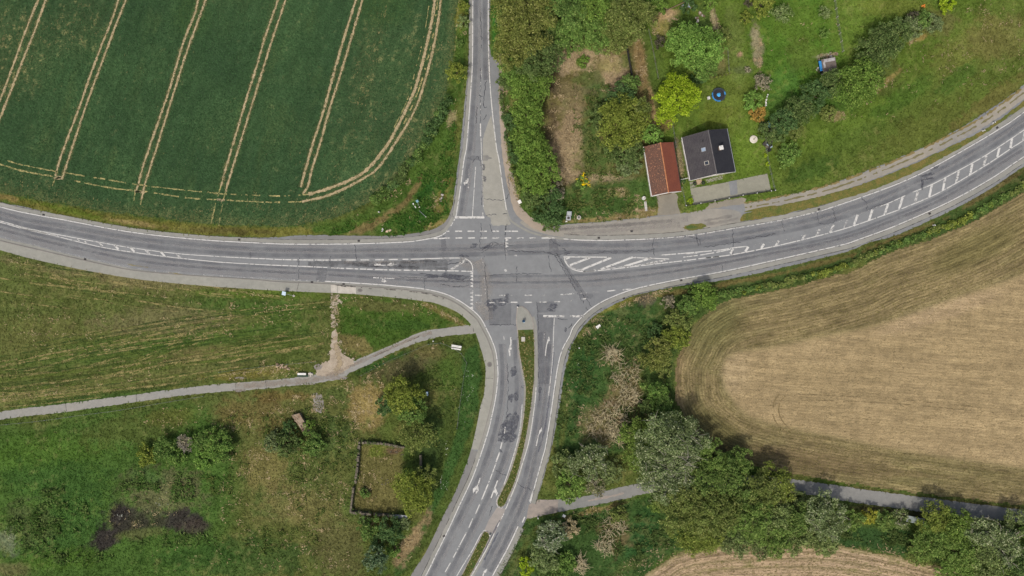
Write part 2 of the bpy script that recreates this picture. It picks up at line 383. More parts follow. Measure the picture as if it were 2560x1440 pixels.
verge_poly = curve(VERGE_UP, 0.6, jit=0.15, seed=13) + curve(VERGE_LO, 0.6, jit=0.12, seed=14)
ISL1_L = [(1293, 766), (1290, 800), (1293, 830), (1295, 860), (1298, 889), (1305, 924), (1312, 967), (1310, 1022), (1302, 1080), (1290, 1130), (1272, 1187), (1252, 1230), (1242, 1251), (1244, 1264), (1252, 1269)]
ISL1_R = [(1262, 1264), (1272, 1242), (1290, 1200), (1305, 1145), (1319, 1080), (1331, 1000), (1337, 942), (1338, 889), (1336.5, 845), (1334, 810), (1329, 791), (1319, 775), (1305, 765)]
isl1_poly = curve(ISL1_L, 0.5) + curve(ISL1_R, 0.5)
ISL2 = [(1070, 1590), (1110, 1515), (1152, 1440), (1182, 1380), (1200, 1345), (1207, 1330), (1213, 1327), (1222, 1331), (1225, 1342), (1220, 1355), (1200, 1395), (1176, 1440), (1134, 1515), (1095, 1590)]
isl2_poly = curve(ISL2, 0.5)

# ------------------------------------------------------------------ the ground: one sheet out to the horizon, coloured by what grows on it
dx = 0.35
_o = np.array([156, 161, 167, 174, 182, 191, 201, 212, 224, 238, 254, 272, 292, 316, 344, 380, 420, 470, 540, 620, 720, 850, 1000, 1300, 2000, 3000.0])
gx = np.concatenate([-_o[::-1], np.arange(-152, 152.01, dx), _o])
gy = np.concatenate([-(_o[::-1] - 60), np.arange(-92, 92.01, dx), _o - 60])
GX, GY = np.meshgrid(gx, gy)
n1 = fbm(GX, GY, 9, 11); n2 = fbm(GX, GY, 2.6, 23); n3 = fbm(GX, GY, 1.0, 31, 3); n4 = fbm(GX, GY, 26, 47)
PX = 1280 + GX * 10; PY = 720 - GY * 10
def C(*c): return np.array(lin(c))
ground_c = np.zeros(GX.shape + (3,)) + C(82, 96, 46)
def blend(m, c):
    global ground_c
    m = np.clip(m, 0, 1)[..., None]; ground_c = ground_c * (1 - m) + np.asarray(c) * m
def patch(cx, cy, rx, ry, c, s=0.9, rot=0.0, rag=0.85, edge=0.4):
    """an irregular patch of growth or soil; centre and radii in photo pixels, rot in degrees clockwise"""
    a = math.radians(rot); u = (PX - cx) * math.cos(a) + (PY - cy) * math.sin(a); v = -(PX - cx) * math.sin(a) + (PY - cy) * math.cos(a)
    d = np.sqrt((u / rx) ** 2 + (v / ry) ** 2) + rag * (0.40 * n2 + 0.22 * n1 + 0.42 * n3)
    blend(s * (1 - sstep(1 - edge, 1 + edge * 0.5, d)), C(*c))
def poly_patch(pts, c, s=0.9, soft=12, rag=14):
    """soft-edged polygon patch"""
    X = PX + rag * n2; Y = PY + rag * n3
    sub = (slice(None), slice(None)); r = inside(pts, X, Y).astype(float)
    k = max(1, int(soft / 3.5))
    for ax in (0, 1):
        cs = np.cumsum(np.pad(r, [(k, k) if a == ax else (0, 0) for a in (0, 1)], mode='edge'), axis=ax)
        r = (np.take(cs, range(2 * k, cs.shape[ax]), axis=ax) - np.take(cs, range(0, cs.shape[ax] - 2 * k), axis=ax)) / (2 * k)
        if r.shape != GX.shape: r = np.pad(r, [(0, GX.shape[a] - r.shape[a]) for a in (0, 1)], mode='edge')
    blend(r * s, C(*c))
blend(sstep(-0.1, 0.7, n1) * 0.55, C(104, 104, 56)); blend(sstep(0.0, 0.8, -n1) * 0.6, C(62, 90, 38))
# west meadow
poly_patch([(-400, 560), (0, 640), (400, 720), (830, 745), (830, 900), (500, 960), (0, 1030), (-400, 1100)], (88, 98, 52), 0.8)
patch(330, 690, 330, 32, (122, 114, 80), 0.65, 9); patch(120, 850, 150, 60, (104, 106, 60), 0.6); patch(430, 800, 190, 40, (120, 114, 80), 0.6, -4); patch(240, 880, 200, 30, (70, 96, 42), 0.6, -8)
patch(620, 760, 160, 30, (70, 98, 42), 0.8, 3); patch(560, 840, 170, 22, (78, 104, 46), 0.7, -10); patch(730, 800, 80, 50, (72, 96, 42), 0.7); patch(700, 870, 100, 40, (76, 92, 42), 0.7)
patch(90, 990, 240, 16, (110, 116, 66), 0.6, -7); patch(330, 950, 260, 14, (112, 112, 68), 0.6, -8); patch(220, 1000, 220, 10, (62, 92, 40), 0.7, -7); patch(620, 935, 120, 12, (126, 120, 60), 0.7, -6)
patch(500, 880, 70, 16, (128, 112, 78), 0.4, -10); patch(100, 640, 110, 22, (74, 92, 42), 0.7, 14); patch(640, 735, 220, 12, (88, 108, 44), 0.8, 2)
# wedge between sidewalk and footpath
poly_patch([(850, 740), (990, 752), (1090, 765), (1165, 800), (1150, 812), (1060, 825), (960, 868), (880, 890), (850, 850)], (66, 92, 36), 0.95, 8, 8)
patch(950, 765, 110, 14, (100, 98, 60), 0.7, 5); patch(1110, 785, 70, 8, (120, 110, 66), 0.7, 28); patch(895, 865, 50, 22, (132, 118, 78), 0.7, 20); patch(1000, 812, 110, 12, (56, 84, 36), 0.6, 2)
# bank along the footpath and the corner by the bench
poly_patch([(880, 930), (1000, 880), (1100, 850), (1190, 842), (1208, 900), (1205, 1010), (1170, 1130), (1120, 1240), (1060, 1360), (1010, 1440), (980, 1440), (1060, 1290), (1110, 1130), (1100, 980), (1000, 930), (880, 980)], (72, 88, 42), 0.9, 10, 10)
patch(970, 900, 90, 9, (52, 84, 36), 0.9, -24); patch(1015, 915, 95, 26, (92, 88, 60), 0.8, -18); patch(1075, 880, 60, 20, (102, 96, 60), 0.7, 10)
poly_patch([(1160, 880), (1192, 850), (1204, 930), (1200, 1000), (1185, 1060), (1150, 1150), (1105, 1250), (1040, 1370), (1000, 1440), (985, 1430), (1060, 1300), (1110, 1180), (1140, 1090), (1152, 980)], (58, 88, 42), 0.9, 6, 6)
patch(1120, 940, 30, 60, (76, 100, 44), 0.8); patch(1075, 1100, 30, 120, (64, 82, 44), 0.8, 8)
# south-west meadow
poly_patch([(-400, 1125), (0, 1060), (480, 1000), (600, 1010), (610, 1200), (560, 1300), (500, 1440), (500, 1700), (-400, 1700)], (68, 96, 42), 0.95, 30, 30)
patch(120, 1130, 170, 50, (74, 104, 40), 0.7, -6); patch(330, 1075, 140, 40, (88, 98, 50), 0.6, -8); patch(150, 1200, 140, 50, (58, 90, 40), 0.7); patch(430, 1040, 90, 20, (100, 106, 52), 0.6, -6)
poly_patch([(500, 985), (760, 965), (900, 960), (960, 1000), (930, 1080), (880, 1130), (870, 1280), (890, 1330), (800, 1400), (700, 1440), (600, 1380), (620, 1200), (590, 1080)], (100, 102, 58), 0.75, 30, 34)
blend(0.6 * sstep(0.1, 0.6, n1 + 0.7 * n2) * inside([(520, 1000), (900, 960), (900, 1400), (560, 1400)], PX, PY), C(70, 92, 44))
patch(620, 1030, 90, 40, (112, 102, 62), 0.7); patch(920, 1010, 55, 55, (148, 132, 84), 0.85, 20); patch(700, 990, 80, 14, (112, 98, 58), 0.7); patch(660, 1170, 60, 60, (128, 120, 74), 0.6); patch(780, 1200, 50, 90, (84, 96, 50), 0.8); patch(740, 1270, 90, 60, (128, 120, 76), 0.55); patch(700, 1330, 80, 30, (86, 98, 48), 0.7)
patch(610, 1400, 150, 60, (66, 92, 44), 0.8); patch(820, 1090, 60, 60, (72, 92, 48), 0.8); patch(860, 1370, 60, 90, (96, 96, 58), 0.8); patch(480, 1390, 120, 30, (58, 88, 38), 0.8)
patch(400, 1230, 100, 55, (98, 100, 68), 0.85); patch(370, 1195, 40, 20, (70, 104, 50), 0.7); patch(140, 1310, 140, 75, (64, 96, 44), 0.9, -20); patch(70, 1310, 60, 60, (86, 94, 58), 0.6); patch(150, 1400, 110, 26, (78, 108, 42), 0.7, -8); patch(20, 1350, 30, 40, (128, 132, 110), 0.5); patch(20, 1425, 60, 20, (116, 112, 76), 0.6)
patch(305, 1295, 52, 34, (55, 51, 49), 0.97, 10, 0.7, 0.35); patch(268, 1345, 46, 26, (55, 51, 49), 0.97, -30, 0.7, 0.35); patch(455, 1300, 60, 26, (55, 51, 49), 0.95, 0, 0.7, 0.4); patch(480, 1318, 40, 20, (66, 60, 54), 0.85); patch(370, 1296, 46, 24, (66, 70, 50), 0.7); patch(330, 1320, 40, 26, (58, 58, 48), 0.7); patch(350, 1335, 60, 12, (92, 100, 58), 0.8, -6)
# inside the ruin and the strip beside it
poly_patch([(905, 1110), (1010, 1118), (1000, 1280), (885, 1275)], (104, 100, 60), 0.9, 8, 6); patch(945, 1125, 30, 16, (104, 118, 50), 0.8); patch(985, 1125, 24, 10, (112, 92, 74), 0.8); patch(1030, 1350, 18, 80, (150, 130, 98), 0.85, 30)
# north-west verge
poly_patch([(745, 568), (860, 545), (930, 512), (1020, 430), (1075, 340), (1110, 270), (1130, 190), (1145, 90), (1148, 0), (1150, -200), (1176, -200), (1172, 60), (1160, 280), (1140, 470), (1120, 545), (1085, 566), (960, 586), (810, 584)], (70, 96, 40), 0.95, 8, 8)
patch(900, 560, 60, 10, (82, 108, 44), 0.9, -18); patch(1030, 555, 70, 24, (54, 92, 36), 0.9, -10); patch(1060, 490, 26, 50, (52, 90, 38), 0.9, 20); patch(1105, 500, 16, 70, (116, 112, 62), 0.85, 14); patch(1085, 560, 34, 10, (150, 140, 86), 0.8, -20); patch(1140, 330, 14, 90, (104, 108, 56), 0.7, 10); patch(1150, 40, 16, 40, (118, 120, 58), 0.8); patch(1130, 300, 12, 20, (170, 156, 120), 0.6)
poly_patch([(865, 580), (900, 560), (960, 535), (1010, 500), (1040, 455), (1058, 430), (1064, 436), (1046, 475), (1016, 515), (965, 550), (925, 575), (900, 586)], (118, 104, 68), 0.85, 5, 4)
poly_patch([(-400, 380), (0, 486), (139, 512), (250, 530), (361, 545), (500, 561), (660, 569), (760, 568), (810, 580), (700, 592), (500, 584), (300, 560), (100, 524), (-400, 385)], (104, 104, 50), 0.95, 5, 5)
patch(180, 528, 110, 8, (92, 110, 42), 0.8, 14); patch(330, 556, 70, 6, (150, 134, 90), 0.7, 8); patch(20, 494, 30, 7, (128, 114, 70), 0.8, 14); patch(560, 576, 120, 8, (92, 88, 50), 0.8, 2)
# verge east of the north road
poly_patch([(1228, -200), (1300, -200), (1300, 130), (1270, 180), (1300, 400), (1330, 520), (1360, 560), (1335, 555), (1290, 510), (1270, 430), (1255, 300), (1248, 180), (1228, 130)], (76, 100, 46), 0.95, 6, 6)
patch(1236, 30, 8, 80, (62, 112, 44), 0.9); patch(1250, 190, 10, 50, (160, 152, 118), 0.7); patch(1262, 320, 8, 120, (128, 124, 70), 0.8, -6); patch(1285, 480, 8, 60, (140, 136, 96), 0.7, -20)
# the brown plot and its surroundings
poly_patch([(1360, 120), (1560, 105), (1610, 120), (1640, 330), (1600, 470), (1500, 470), (1400, 470), (1370, 300)], (102, 94, 60), 0.85, 14, 16)
blend(0.65 * sstep(0.0, 0.6, n1 + 0.8 * n2) * inside([(1400, 160), (1600, 130), (1620, 460), (1420, 460)], PX, PY), C(78, 94, 48))
patch(1440, 150, 75, 36, (172, 154, 124), 0.8, -6); patch(1535, 185, 40, 55, (168, 148, 120), 0.75); patch(1525, 165, 34, 22, (150, 144, 92), 0.6); patch(1455, 155, 16, 14, (92, 112, 40), 0.9); patch(1480, 200, 32, 30, (86, 98, 54), 0.8); patch(1490, 235, 40, 22, (78, 104, 54), 0.8); patch(1375, 200, 22, 50, (74, 66, 52), 0.8, -10); patch(1430, 260, 46, 60, (122, 112, 82), 0.7); patch(1380, 340, 20, 100, (88, 76, 58), 0.8); patch(1425, 370, 46, 95, (152, 134, 106), 0.8, 6); patch(1475, 330, 24, 60, (70, 96, 46), 0.8); patch(1500, 390, 50, 40, (74, 98, 48), 0.8)
patch(1440, 440, 70, 20, (154, 138, 110), 0.8, 18); patch(1530, 445, 60, 12, (154, 140, 110), 0.8, 4); patch(1395, 455, 26, 16, (84, 74, 58), 0.7); patch(1600, 150, 14, 90, (136, 116, 80), 0.85, -8); patch(1632, 270, 8, 60, (168, 142, 104), 0.7, -10)
poly_patch([(1400, 470), (1600, 440), (1640, 470), (1644, 545), (1500, 552), (1400, 560)], (66, 92, 44), 0.92, 10, 10)
patch(1450, 462, 24, 18, (54, 82, 40), 0.8); patch(1545, 480, 30, 12, (158, 146, 96), 0.5); patch(1490, 548, 70, 7, (150, 130, 90), 0.7, -4); patch(1620, 530, 40, 14, (136, 124, 78), 0.8); patch(1600, 500, 30, 20, (86, 110, 50), 0.7); patch(1655, 520, 10, 30, (130, 108, 70), 0.6); patch(1585, 540, 60, 8, (140, 122, 84), 0.6)
# gardens and the hay meadow north-east
poly_patch([(1618, -200), (1620, 60), (1660, 330), (1700, 470), (1712, 530), (1790, 520), (1940, 490), (2060, 460), (2254, 388), (2460, 278), (2560, 205), (2900, -90), (2900, -300)], (86, 108, 42), 0.95, 6, 4)
poly_patch([(2090, 370), (2200, 290), (2300, 190), (2450, 30), (2700, -200), (2900, -200), (2560, 205), (2460, 278), (2254, 388), (2060, 460), (1950, 480), (1950, 420)], (88, 104, 46), 0.9, 20, 20)
patch(2300, 330, 160, 40, (96, 104, 50), 0.6, -32); patch(2420, 120, 120, 60, (104, 110, 54), 0.7, -40); patch(2500, 90, 80, 60, (120, 116, 68), 0.55); patch(2250, 250, 110, 26, (74, 104, 40), 0.7, -35); patch(2480, 250, 120, 20, (108, 104, 58), 0.7, -36); patch(2200, 180, 60, 50, (92, 100, 52), 0.6); patch(2340, 60, 60, 40, (118, 110, 72), 0.5); patch(2400, 190, 60, 20, (74, 106, 42), 0.7, -40); patch(2150, 340, 80, 30, (80, 102, 42), 0.6, -30); patch(2040, 420, 70, 24, (66, 92, 38), 0.8, -20)
patch(2000, 120, 120, 140, (76, 112, 40), 0.75); patch(1990, 60, 60, 50, (92, 116, 46), 0.6); patch(1960, 250, 50, 90, (74, 112, 50), 0.6, 10); patch(2130, 50, 60, 110, (98, 122, 50), 0.7); patch(2230, 15, 120, 24, (106, 118, 52), 0.7); patch(2080, 250, 60, 40, (62, 92, 38), 0.7); patch(2020, 140, 50, 40, (92, 106, 48), 0.5)
patch(1840, 140, 26, 150, (104, 120, 60), 0.8, -4); patch(1820, 260, 70, 90, (100, 116, 50), 0.8); patch(1790, 290, 60, 30, (104, 118, 48), 0.7); patch(1880, 380, 50, 70, (98, 122, 46), 0.9); patch(1880, 300, 30, 50, (96, 120, 48), 0.7); patch(1893, 110, 14, 60, (146, 136, 112), 0.8, -4); patch(1850, 136, 9, 7, (170, 140, 116), 0.8); patch(1860, 175, 30, 10, (92, 104, 66), 0.7)
patch(1660, 40, 40, 14, (190, 162, 128), 0.85, -18); patch(1655, 65, 26, 24, (148, 136, 84), 0.7); patch(1720, 60, 50, 30, (66, 88, 40), 0.7); patch(1760, 40, 20, 40, (80, 100, 50), 0.7); patch(1788, 60, 7, 60, (176, 160, 130), 0.7, -12); patch(1800, 140, 14, 40, (140, 128, 88), 0.6, -6); patch(1780, 185, 40, 12, (92, 100, 56), 0.8, -8); patch(1640, 160, 20, 90, (84, 104, 46), 0.8, -10); patch(1700, 400, 9, 60, (132, 122, 98), 0.8, -8); patch(1665, 310, 24, 20, (122, 100, 66), 0.7); patch(1712, 460, 8, 30, (90, 110, 48), 0.7)
patch(1962, 260, 30, 20, (60, 84, 36), 0.5); patch(2068, 138, 26, 5, (176, 168, 146), 0.6, -8); patch(2300, 95, 30, 8, (160, 138, 84), 0.7, -20); patch(2220, 200, 40, 7, (156, 136, 86), 0.6, -40); patch(2085, 288, 26, 12, (150, 130, 96), 0.6)
# strip between the east road and the stubble
poly_patch([(1500, 790), (1600, 735), (1720, 715), (1935, 678), (2110, 636), (2380, 530), (2560, 420), (2900, 210), (2900, 290), (2560, 490), (2400, 575), (2190, 645), (1960, 722), (1820, 752), (1740, 800), (1690, 890), (1690, 1020), (1740, 1090), (1660, 1090), (1600, 900), (1500, 830)], (64, 84, 42), 0.95, 8, 8)
for a, b in (((1600, 738), (1760, 712)), ((1760, 712), (1950, 676)), ((1950, 676), (2130, 630)), ((2130, 630), (2390, 528))):
    patch((a[0] + b[0]) / 2, (a[1] + b[1]) / 2 + 8, 110, 6, (112, 102, 62), 0.8, math.degrees(math.atan2(b[1] - a[1], b[0] - a[0])))
patch(2490, 470, 110, 7, (108, 98, 62), 0.8, -32)
# south-east bank with dead reeds
poly_patch([(1475, 812), (1520, 780), (1600, 745), (1650, 745), (1640, 840), (1600, 900), (1600, 1060), (1560, 1130), (1400, 1150), (1390, 1100), (1415, 960), (1440, 870)], (58, 84, 42), 0.95, 8, 8)
patch(1540, 765, 60, 8, (116, 116, 56), 0.8, -24); patch(1485, 812, 26, 10, (150, 138, 104), 0.7, -40); patch(1440, 900, 9, 80, (92, 112, 46), 0.8, 16); patch(1415, 1020, 10, 110, (100, 108, 56), 0.7, 8); patch(1450, 960, 40, 110, (50, 80, 40), 0.85, 8); patch(1620, 750, 26, 18, (98, 86, 78), 0.7)
patch(1560, 970, 46, 80, (136, 114, 84), 0.5, 10); patch(1530, 890, 30, 26, (140, 118, 86), 0.4); patch(1500, 1060, 50, 60, (132, 112, 84), 0.5, 20); patch(1580, 1060, 40, 50, (96, 84, 62), 0.7); patch(1520, 830, 60, 30, (64, 92, 46), 0.7)
poly_patch([(1310, 1300), (1400, 1285), (1500, 1265), (1620, 1240), (1720, 1300), (1740, 1370), (1680, 1385), (1610, 1430), (1560, 1500), (1200, 1500), (1240, 1430)], (58, 84, 42), 0.92, 8, 8)
patch(1300, 1390, 14, 80, (84, 92, 46), 0.7, 30); patch(1600, 1350, 60, 60, (48, 82, 42), 0.9); patch(1540, 1330, 40, 50, (130, 110, 80), 0.6); patch(1580, 1410, 60, 14, (84, 98, 52), 0.7, -30); patch(1470, 1280, 90, 6, (128, 116, 74), 0.8, -14); patch(1390, 1320, 40, 12, (112, 98, 70), 0.6)
poly_patch([(2080, 1330), (2150, 1312), (2280, 1320), (2300, 1370), (2380, 1410), (2330, 1405), (2200, 1375), (2080, 1360)], (54, 80, 42), 0.95, 8, 6)
poly_patch([(1980, 1205), (2116, 1222), (2116, 1212), (2237, 1229), (2372, 1246), (2560, 1268), (2560, 1278), (2372, 1255), (2116, 1222)], (92, 84, 52), 0.8, 4, 3); patch(2080, 1200, 40, 9, (84, 104, 40), 0.9, 8); patch(2250, 1282, 140, 8, (84, 78, 54), 0.8, 7)
# fine mottling everywhere
n5 = fbm(GX, GY, 4.5, 59); ground_c *= (1 + 0.16 * n2 + 0.14 * n3 + 0.06 * n4 + 0.12 * n5)[..., None]
str_ = sstep(0.35, 0.9, n3 + 0.6 * n1 + 0.3 * n4); blend(str_ * 0.2, C(146, 134, 92))
far_ = np.clip(np.maximum(np.abs(GX) - 152, np.abs(GY) - 92) / 60.0, 0, 1); blend(far_, C(84, 98, 46)); ground_c = np.clip(ground_c, 0.004, 0.9)
GZ = -0.07 + 0.025 * np.clip(n2 + n3, -1.5, 1.5)
ny_, nx_ = GX.shape; idx = np.arange(nx_ * ny_).reshape(ny_, nx_)
GF = np.stack([idx[:-1, :-1], idx[:-1, 1:], idx[1:, 1:], idx[1:, :-1]], -1).reshape(-1, 4)
M['meadow'] = tinted('meadow', 0.34, 4.0, 0.10)
tag(np_mesh('ground', np.stack([GX, GY, GZ], -1).reshape(-1, 3), GF, M['meadow'], cols=ground_c.reshape(-1, 3)), 'rough green and straw coloured meadow ground around the junction', 'ground', kind='structure')
def ground_at(x, y):
    i = np.clip(np.searchsorted(gx, x), 0, nx_ - 1); j = np.clip(np.searchsorted(gy, y), 0, ny_ - 1); return ground_c[j, i]

# ------------------------------------------------------------------ fields
def field(name, poly, z, colfun, mat, label, cat, step=0.4, attrs=None, bumpz=0.02):
    xs = np.arange(max(-152, min(p[0] for p in poly)), min(152, max(p[0] for p in poly)) + step, step); ys = np.arange(max(-92, min(p[1] for p in poly)), min(92, max(p[1] for p in poly)) + step, step)
    X, Y = np.meshgrid(xs, ys); wob = 0.35 * vnoise(X, Y, 1.2, 91) + 0.3 * vnoise(X, Y, 4.0, 92)
    ins = inside(poly, X + wob, Y + wob)
    cell = ins[:-1, :-1] & ins[:-1, 1:] & ins[1:, 1:] & ins[1:, :-1]
    c, at = colfun(X, Y)
    Z = z + bumpz * fbm(X, Y, 1.0, 77, 3)
    idn = np.arange(X.size).reshape(X.shape)
    F = np.stack([idn[:-1, :-1], idn[:-1, 1:], idn[1:, 1:], idn[1:, :-1]], -1)[cell]
    used = np.unique(F); rem = np.full(X.size, -1); rem[used] = np.arange(len(used))
    V = np.stack([X, Y, Z], -1).reshape(-1, 3)[used]
    o = np_mesh(name, V, rem[F], mat, cols=np.clip(c, 0.004, 0.9).reshape(-1, 3)[used], attrs={k: v.reshape(-1)[used] for k, v in at.items()})
    return tag(o, label, cat, kind='structure')
def ell(X, Y, cx, cy, rx, ry, rot=0):
    px = 1280 + X * 10; py = 720 - Y * 10; a = math.radians(rot); u = (px - cx) * math.cos(a) + (py - cy) * math.sin(a); v = -(px - cx) * math.sin(a) + (py - cy) * math.cos(a)
    return 1 - sstep(0.4, 1.1, np.sqrt((u / rx) ** 2 + (v / ry) ** 2))
def seg_dist(X, Y, pts):
    """distance to a polyline and arc length of the nearest point"""
    D = np.full(X.shape, 1e9); S = np.zeros(X.shape); s0 = 0.0
    for (x1, y1), (x2, y2) in zip(pts[:-1], pts[1:]):
        ex, ey = x2 - x1, y2 - y1; l2 = ex * ex + ey * ey
        if l2 == 0: continue
        t = np.clip(((X - x1) * ex + (Y - y1) * ey) / l2, 0, 1); q = np.hypot(X - x1 - t * ex, Y - y1 - t * ey)
        m = q < D; D[m] = q[m]; S[m] = s0 + t[m] * math.sqrt(l2); s0 += math.sqrt(l2)
    return D, S
def crop_col(X, Y):
    # drill direction: along the tramlines
    th = math.radians(72); u = X * math.cos(th) + Y * math.sin(th); v = -X * math.sin(th) + Y * math.cos(th)
    a = fbm(X, Y, 14, 101); b = fbm(u, v, 0.9, 111, 3, 5.0); d = fbm(X, Y, 1.1, 121, 3); e = fbm(u, v, 3.0, 131, 3, 4.0)
    c = np.zeros(X.shape + (3,)) + C(57, 82, 52)
    def bl(m, q):
        nonlocal c; c = c * (1 - m[..., None]) + C(*q) * m[..., None]
    bl(sstep(-0.2, 0.8, a) * 0.6, (66, 92, 56)); bl(sstep(0.0, 0.9, -a) * 0.5, (50, 75, 50)); bl(sstep(0.2, 0.9, e) * 0.35, (80, 98, 57))
    thin = 0.8 * ell(X, Y, 30, 130, 130, 140, 20) + 0.6 * ell(X, Y, 200, 60, 90, 110, 20) + 0.55 * ell(X, Y, 925, 120, 40, 170, 14) + 0.35 * ell(X, Y, 1000, 220, 120, 260, 20) + 0.6 * ell(X, Y, 1060, 320, 40, 100, 28) + 0.6 * ell(X, Y, 960, 470, 120, 40, -30) + 0.35 * ell(X, Y, 800, 520, 200, 40, -8) + 0.25 * ell(X, Y, 880, 300, 60, 200, 16) + 0.35 * ell(X, Y, 100, 460, 160, 40, 12) + 0.3 * ell(X, Y, 470, 530, 160, 30, 6)
    De, Se = seg_dist(X, Y, curve(CROP_EDGE, 5.0)); edg = (1 - sstep(0.3, 3.4, De + 0.9 * d)); bl(edg * 0.55, (104, 106, 64)); bl(sstep(0.1, 0.8, fbm(X, Y, 6, 141)) * 0.35, (72, 94, 58)); bl(np.clip(thin * 0.5, 0, 1), (88, 98, 62)); bl(np.clip(thin, 0, 1) * sstep(0.3, 0.8, d + 0.5 * b) * 0.7, (150, 142, 96))
    bl(sstep(0.75, 1.1, d + 0.3 * b) * 0.4, (104, 108, 72))
    bl(0.45 * ell(X, Y, 960, 20, 90, 60) + 0.4 * ell(X, Y, 480, 40, 60, 70), (66, 92, 44))
    h_ = fbm(u, v, 1.6, 191, 3, 9.0); c *= (1 + 0.13 * d + 0.14 * b + 0.14 * h_ + 0.08 * a)[..., None]
    return c, {}
M['crop'] = tinted('crop', 0.42, 3.2, 0.14, scale2=1.4)
field('crop_field', crop_poly, 0.05, crop_col, M['crop'], 'dark green cereal crop field with pale tramlines north-west of the junction', 'field')

def stub_col(X, Y):
    D, S = seg_dist(X, Y, curve(STUB_EDGE, 4.0)); Wb = 0.5 * fbm(X, Y, 5, 140)
    inn = inside(stub_in_poly, X + Wb, Y + Wb)
    D2, S2 = seg_dist(X, Y, curve(STUB_IN, 4.0)); soft = sstep(-1.5, 1.0, np.where(inn, D2, -D2))
    th = math.radians(-4.5); u = X * math.cos(th) + Y * math.sin(th); v = -X * math.sin(th) + Y * math.cos(th)
    rd = np.where(inn, v, D); rs = np.where(inn, u, S)
    a = fbm(X, Y, 16, 151); b = fbm(rs, rd, 0.7, 161, 3, 9.0); d = fbm(X, Y, 1.2, 171, 3); e = fbm(rs, rd, 2.4, 181, 3, 7.0)
    c = np.zeros(X.shape + (3,)) + C(124, 112, 80)
    def bl(m, q):
        nonlocal c; m = np.clip(m, 0, 1)[..., None]; c = c * (1 - m) + C(*q) * m
    bl(sstep(-0.3, 0.7, a + e) * 0.6, (108, 106, 68)); bl(sstep(0.0, 0.9, e) * 0.4, (142, 126, 94))
    bl(ell(X, Y, 1780, 800, 100, 90, -40) * 0.5, (84, 92, 50)); bl(ell(X, Y, 1790, 1080, 140, 50, 36) * 0.6, (84, 84, 48)); bl(ell(X, Y, 2000, 1150, 220, 40, 8) * 0.55, (104, 90, 66)); bl(ell(X, Y, 2440, 620, 160, 50, -26) * 0.5, (100, 98, 56)); bl(ell(X, Y, 1700, 960, 16, 120, 0) * 0.5, (150, 132, 98))  # lower headland ellipses paint in soft shade together with darker soil tone
    bl(soft * 0.95, (155, 138, 104)); bl(soft * sstep(0.0, 0.9, a) * 0.5, (166, 148, 113)); bl(soft * sstep(0.1, 0.9, -a + 0.5 * e) * 0.4, (146, 130, 96)); bl(soft * ell(X, Y, 1830, 930, 60, 70) * 0.4, (172, 155, 122)); bl(soft * ell(X, Y, 2200, 1170, 300, 60, 8) * 0.4, (138, 118, 86)); bl(soft * ell(X, Y, 2350, 780, 200, 30, -18) * 0.5, (170, 150, 120)); bl(soft * ell(X, Y, 2050, 1106, 40, 16) * 0.4, (186, 158, 124))
    bl(0.4 * np.exp(-(D2 / 0.9) ** 2), (104, 102, 64))
    k = 1 - 0.55 * soft
    c *= (1 + 0.16 * d + (0.20 * k + 0.06) * b * 1.5)[..., None]
    return c, {'rowd': rd, 'rows': rs, 'rowk': 1 - 0.6 * soft}
def row_mat(name):
    m, t, b = new_mat(name)
    rd = attr(t, 'rowd'); rs = attr(t, 'rows'); rk = attr(t, 'rowk')
    cv = t.nodes.new('ShaderNodeCombineXYZ'); t.links.new(math_node(t, 'MULTIPLY', rs, 0.09), cv.inputs[0]); t.links.new(rd, cv.inputs[1])
    s = noise_node(t, 3.0, 3, 0.7, cv.outputs[0])                      # streaks that follow the drill rows
    f = noise_node(t, 4.0, 3, 0.7)
    k = attr(t, 'tint', 'Color')
    lo = mrange(t, s, 0.32, 0.68, -1, 1)
    ph = math_node(t, 'ADD', math_node(t, 'MULTIPLY', rd, 6.2832 / 0.72), math_node(t, 'MULTIPLY', noise_node(t, 0.5, 2), 5.0))
    wv = math_node(t, 'MULTIPLY', math_node(t, 'SINE', ph), mrange(t, noise_node(t, 0.22, 3), 0.35, 0.65, 0.4, 1.0)); lo = math_node(t, 'ADD', math_node(t, 'MULTIPLY', lo, 0.7), math_node(t, 'MULTIPLY', wv, 0.6)); amp = math_node(t, 'MULTIPLY', lo, mrange(t, rk, 0, 1, 0.02, 0.34))
    k = mixc(t, 1.0, k, grey(t, math_node(t, 'ADD', amp, 1.0)), 'MULTIPLY')
    k = mixc(t, 1.0, k, grey(t, mrange(t, f, 0.25, 0.75, 0.74, 1.26)), 'MULTIPLY')
    t.links.new(k, b.inputs['Base Color']); b.inputs['Roughness'].default_value = 0.95; b.inputs['Specular IOR Level'].default_value = 0.1
    bump(t, b, math_node(t, 'ADD', f, s), 0.09)
    return m
M['stubble'] = row_mat('stubble_rows')
field('stubble_field', stub_poly, 0.03, stub_col, M['stubble'], 'pale brown stubble field with curved drill rows east of the junction', 'field', attrs=True)
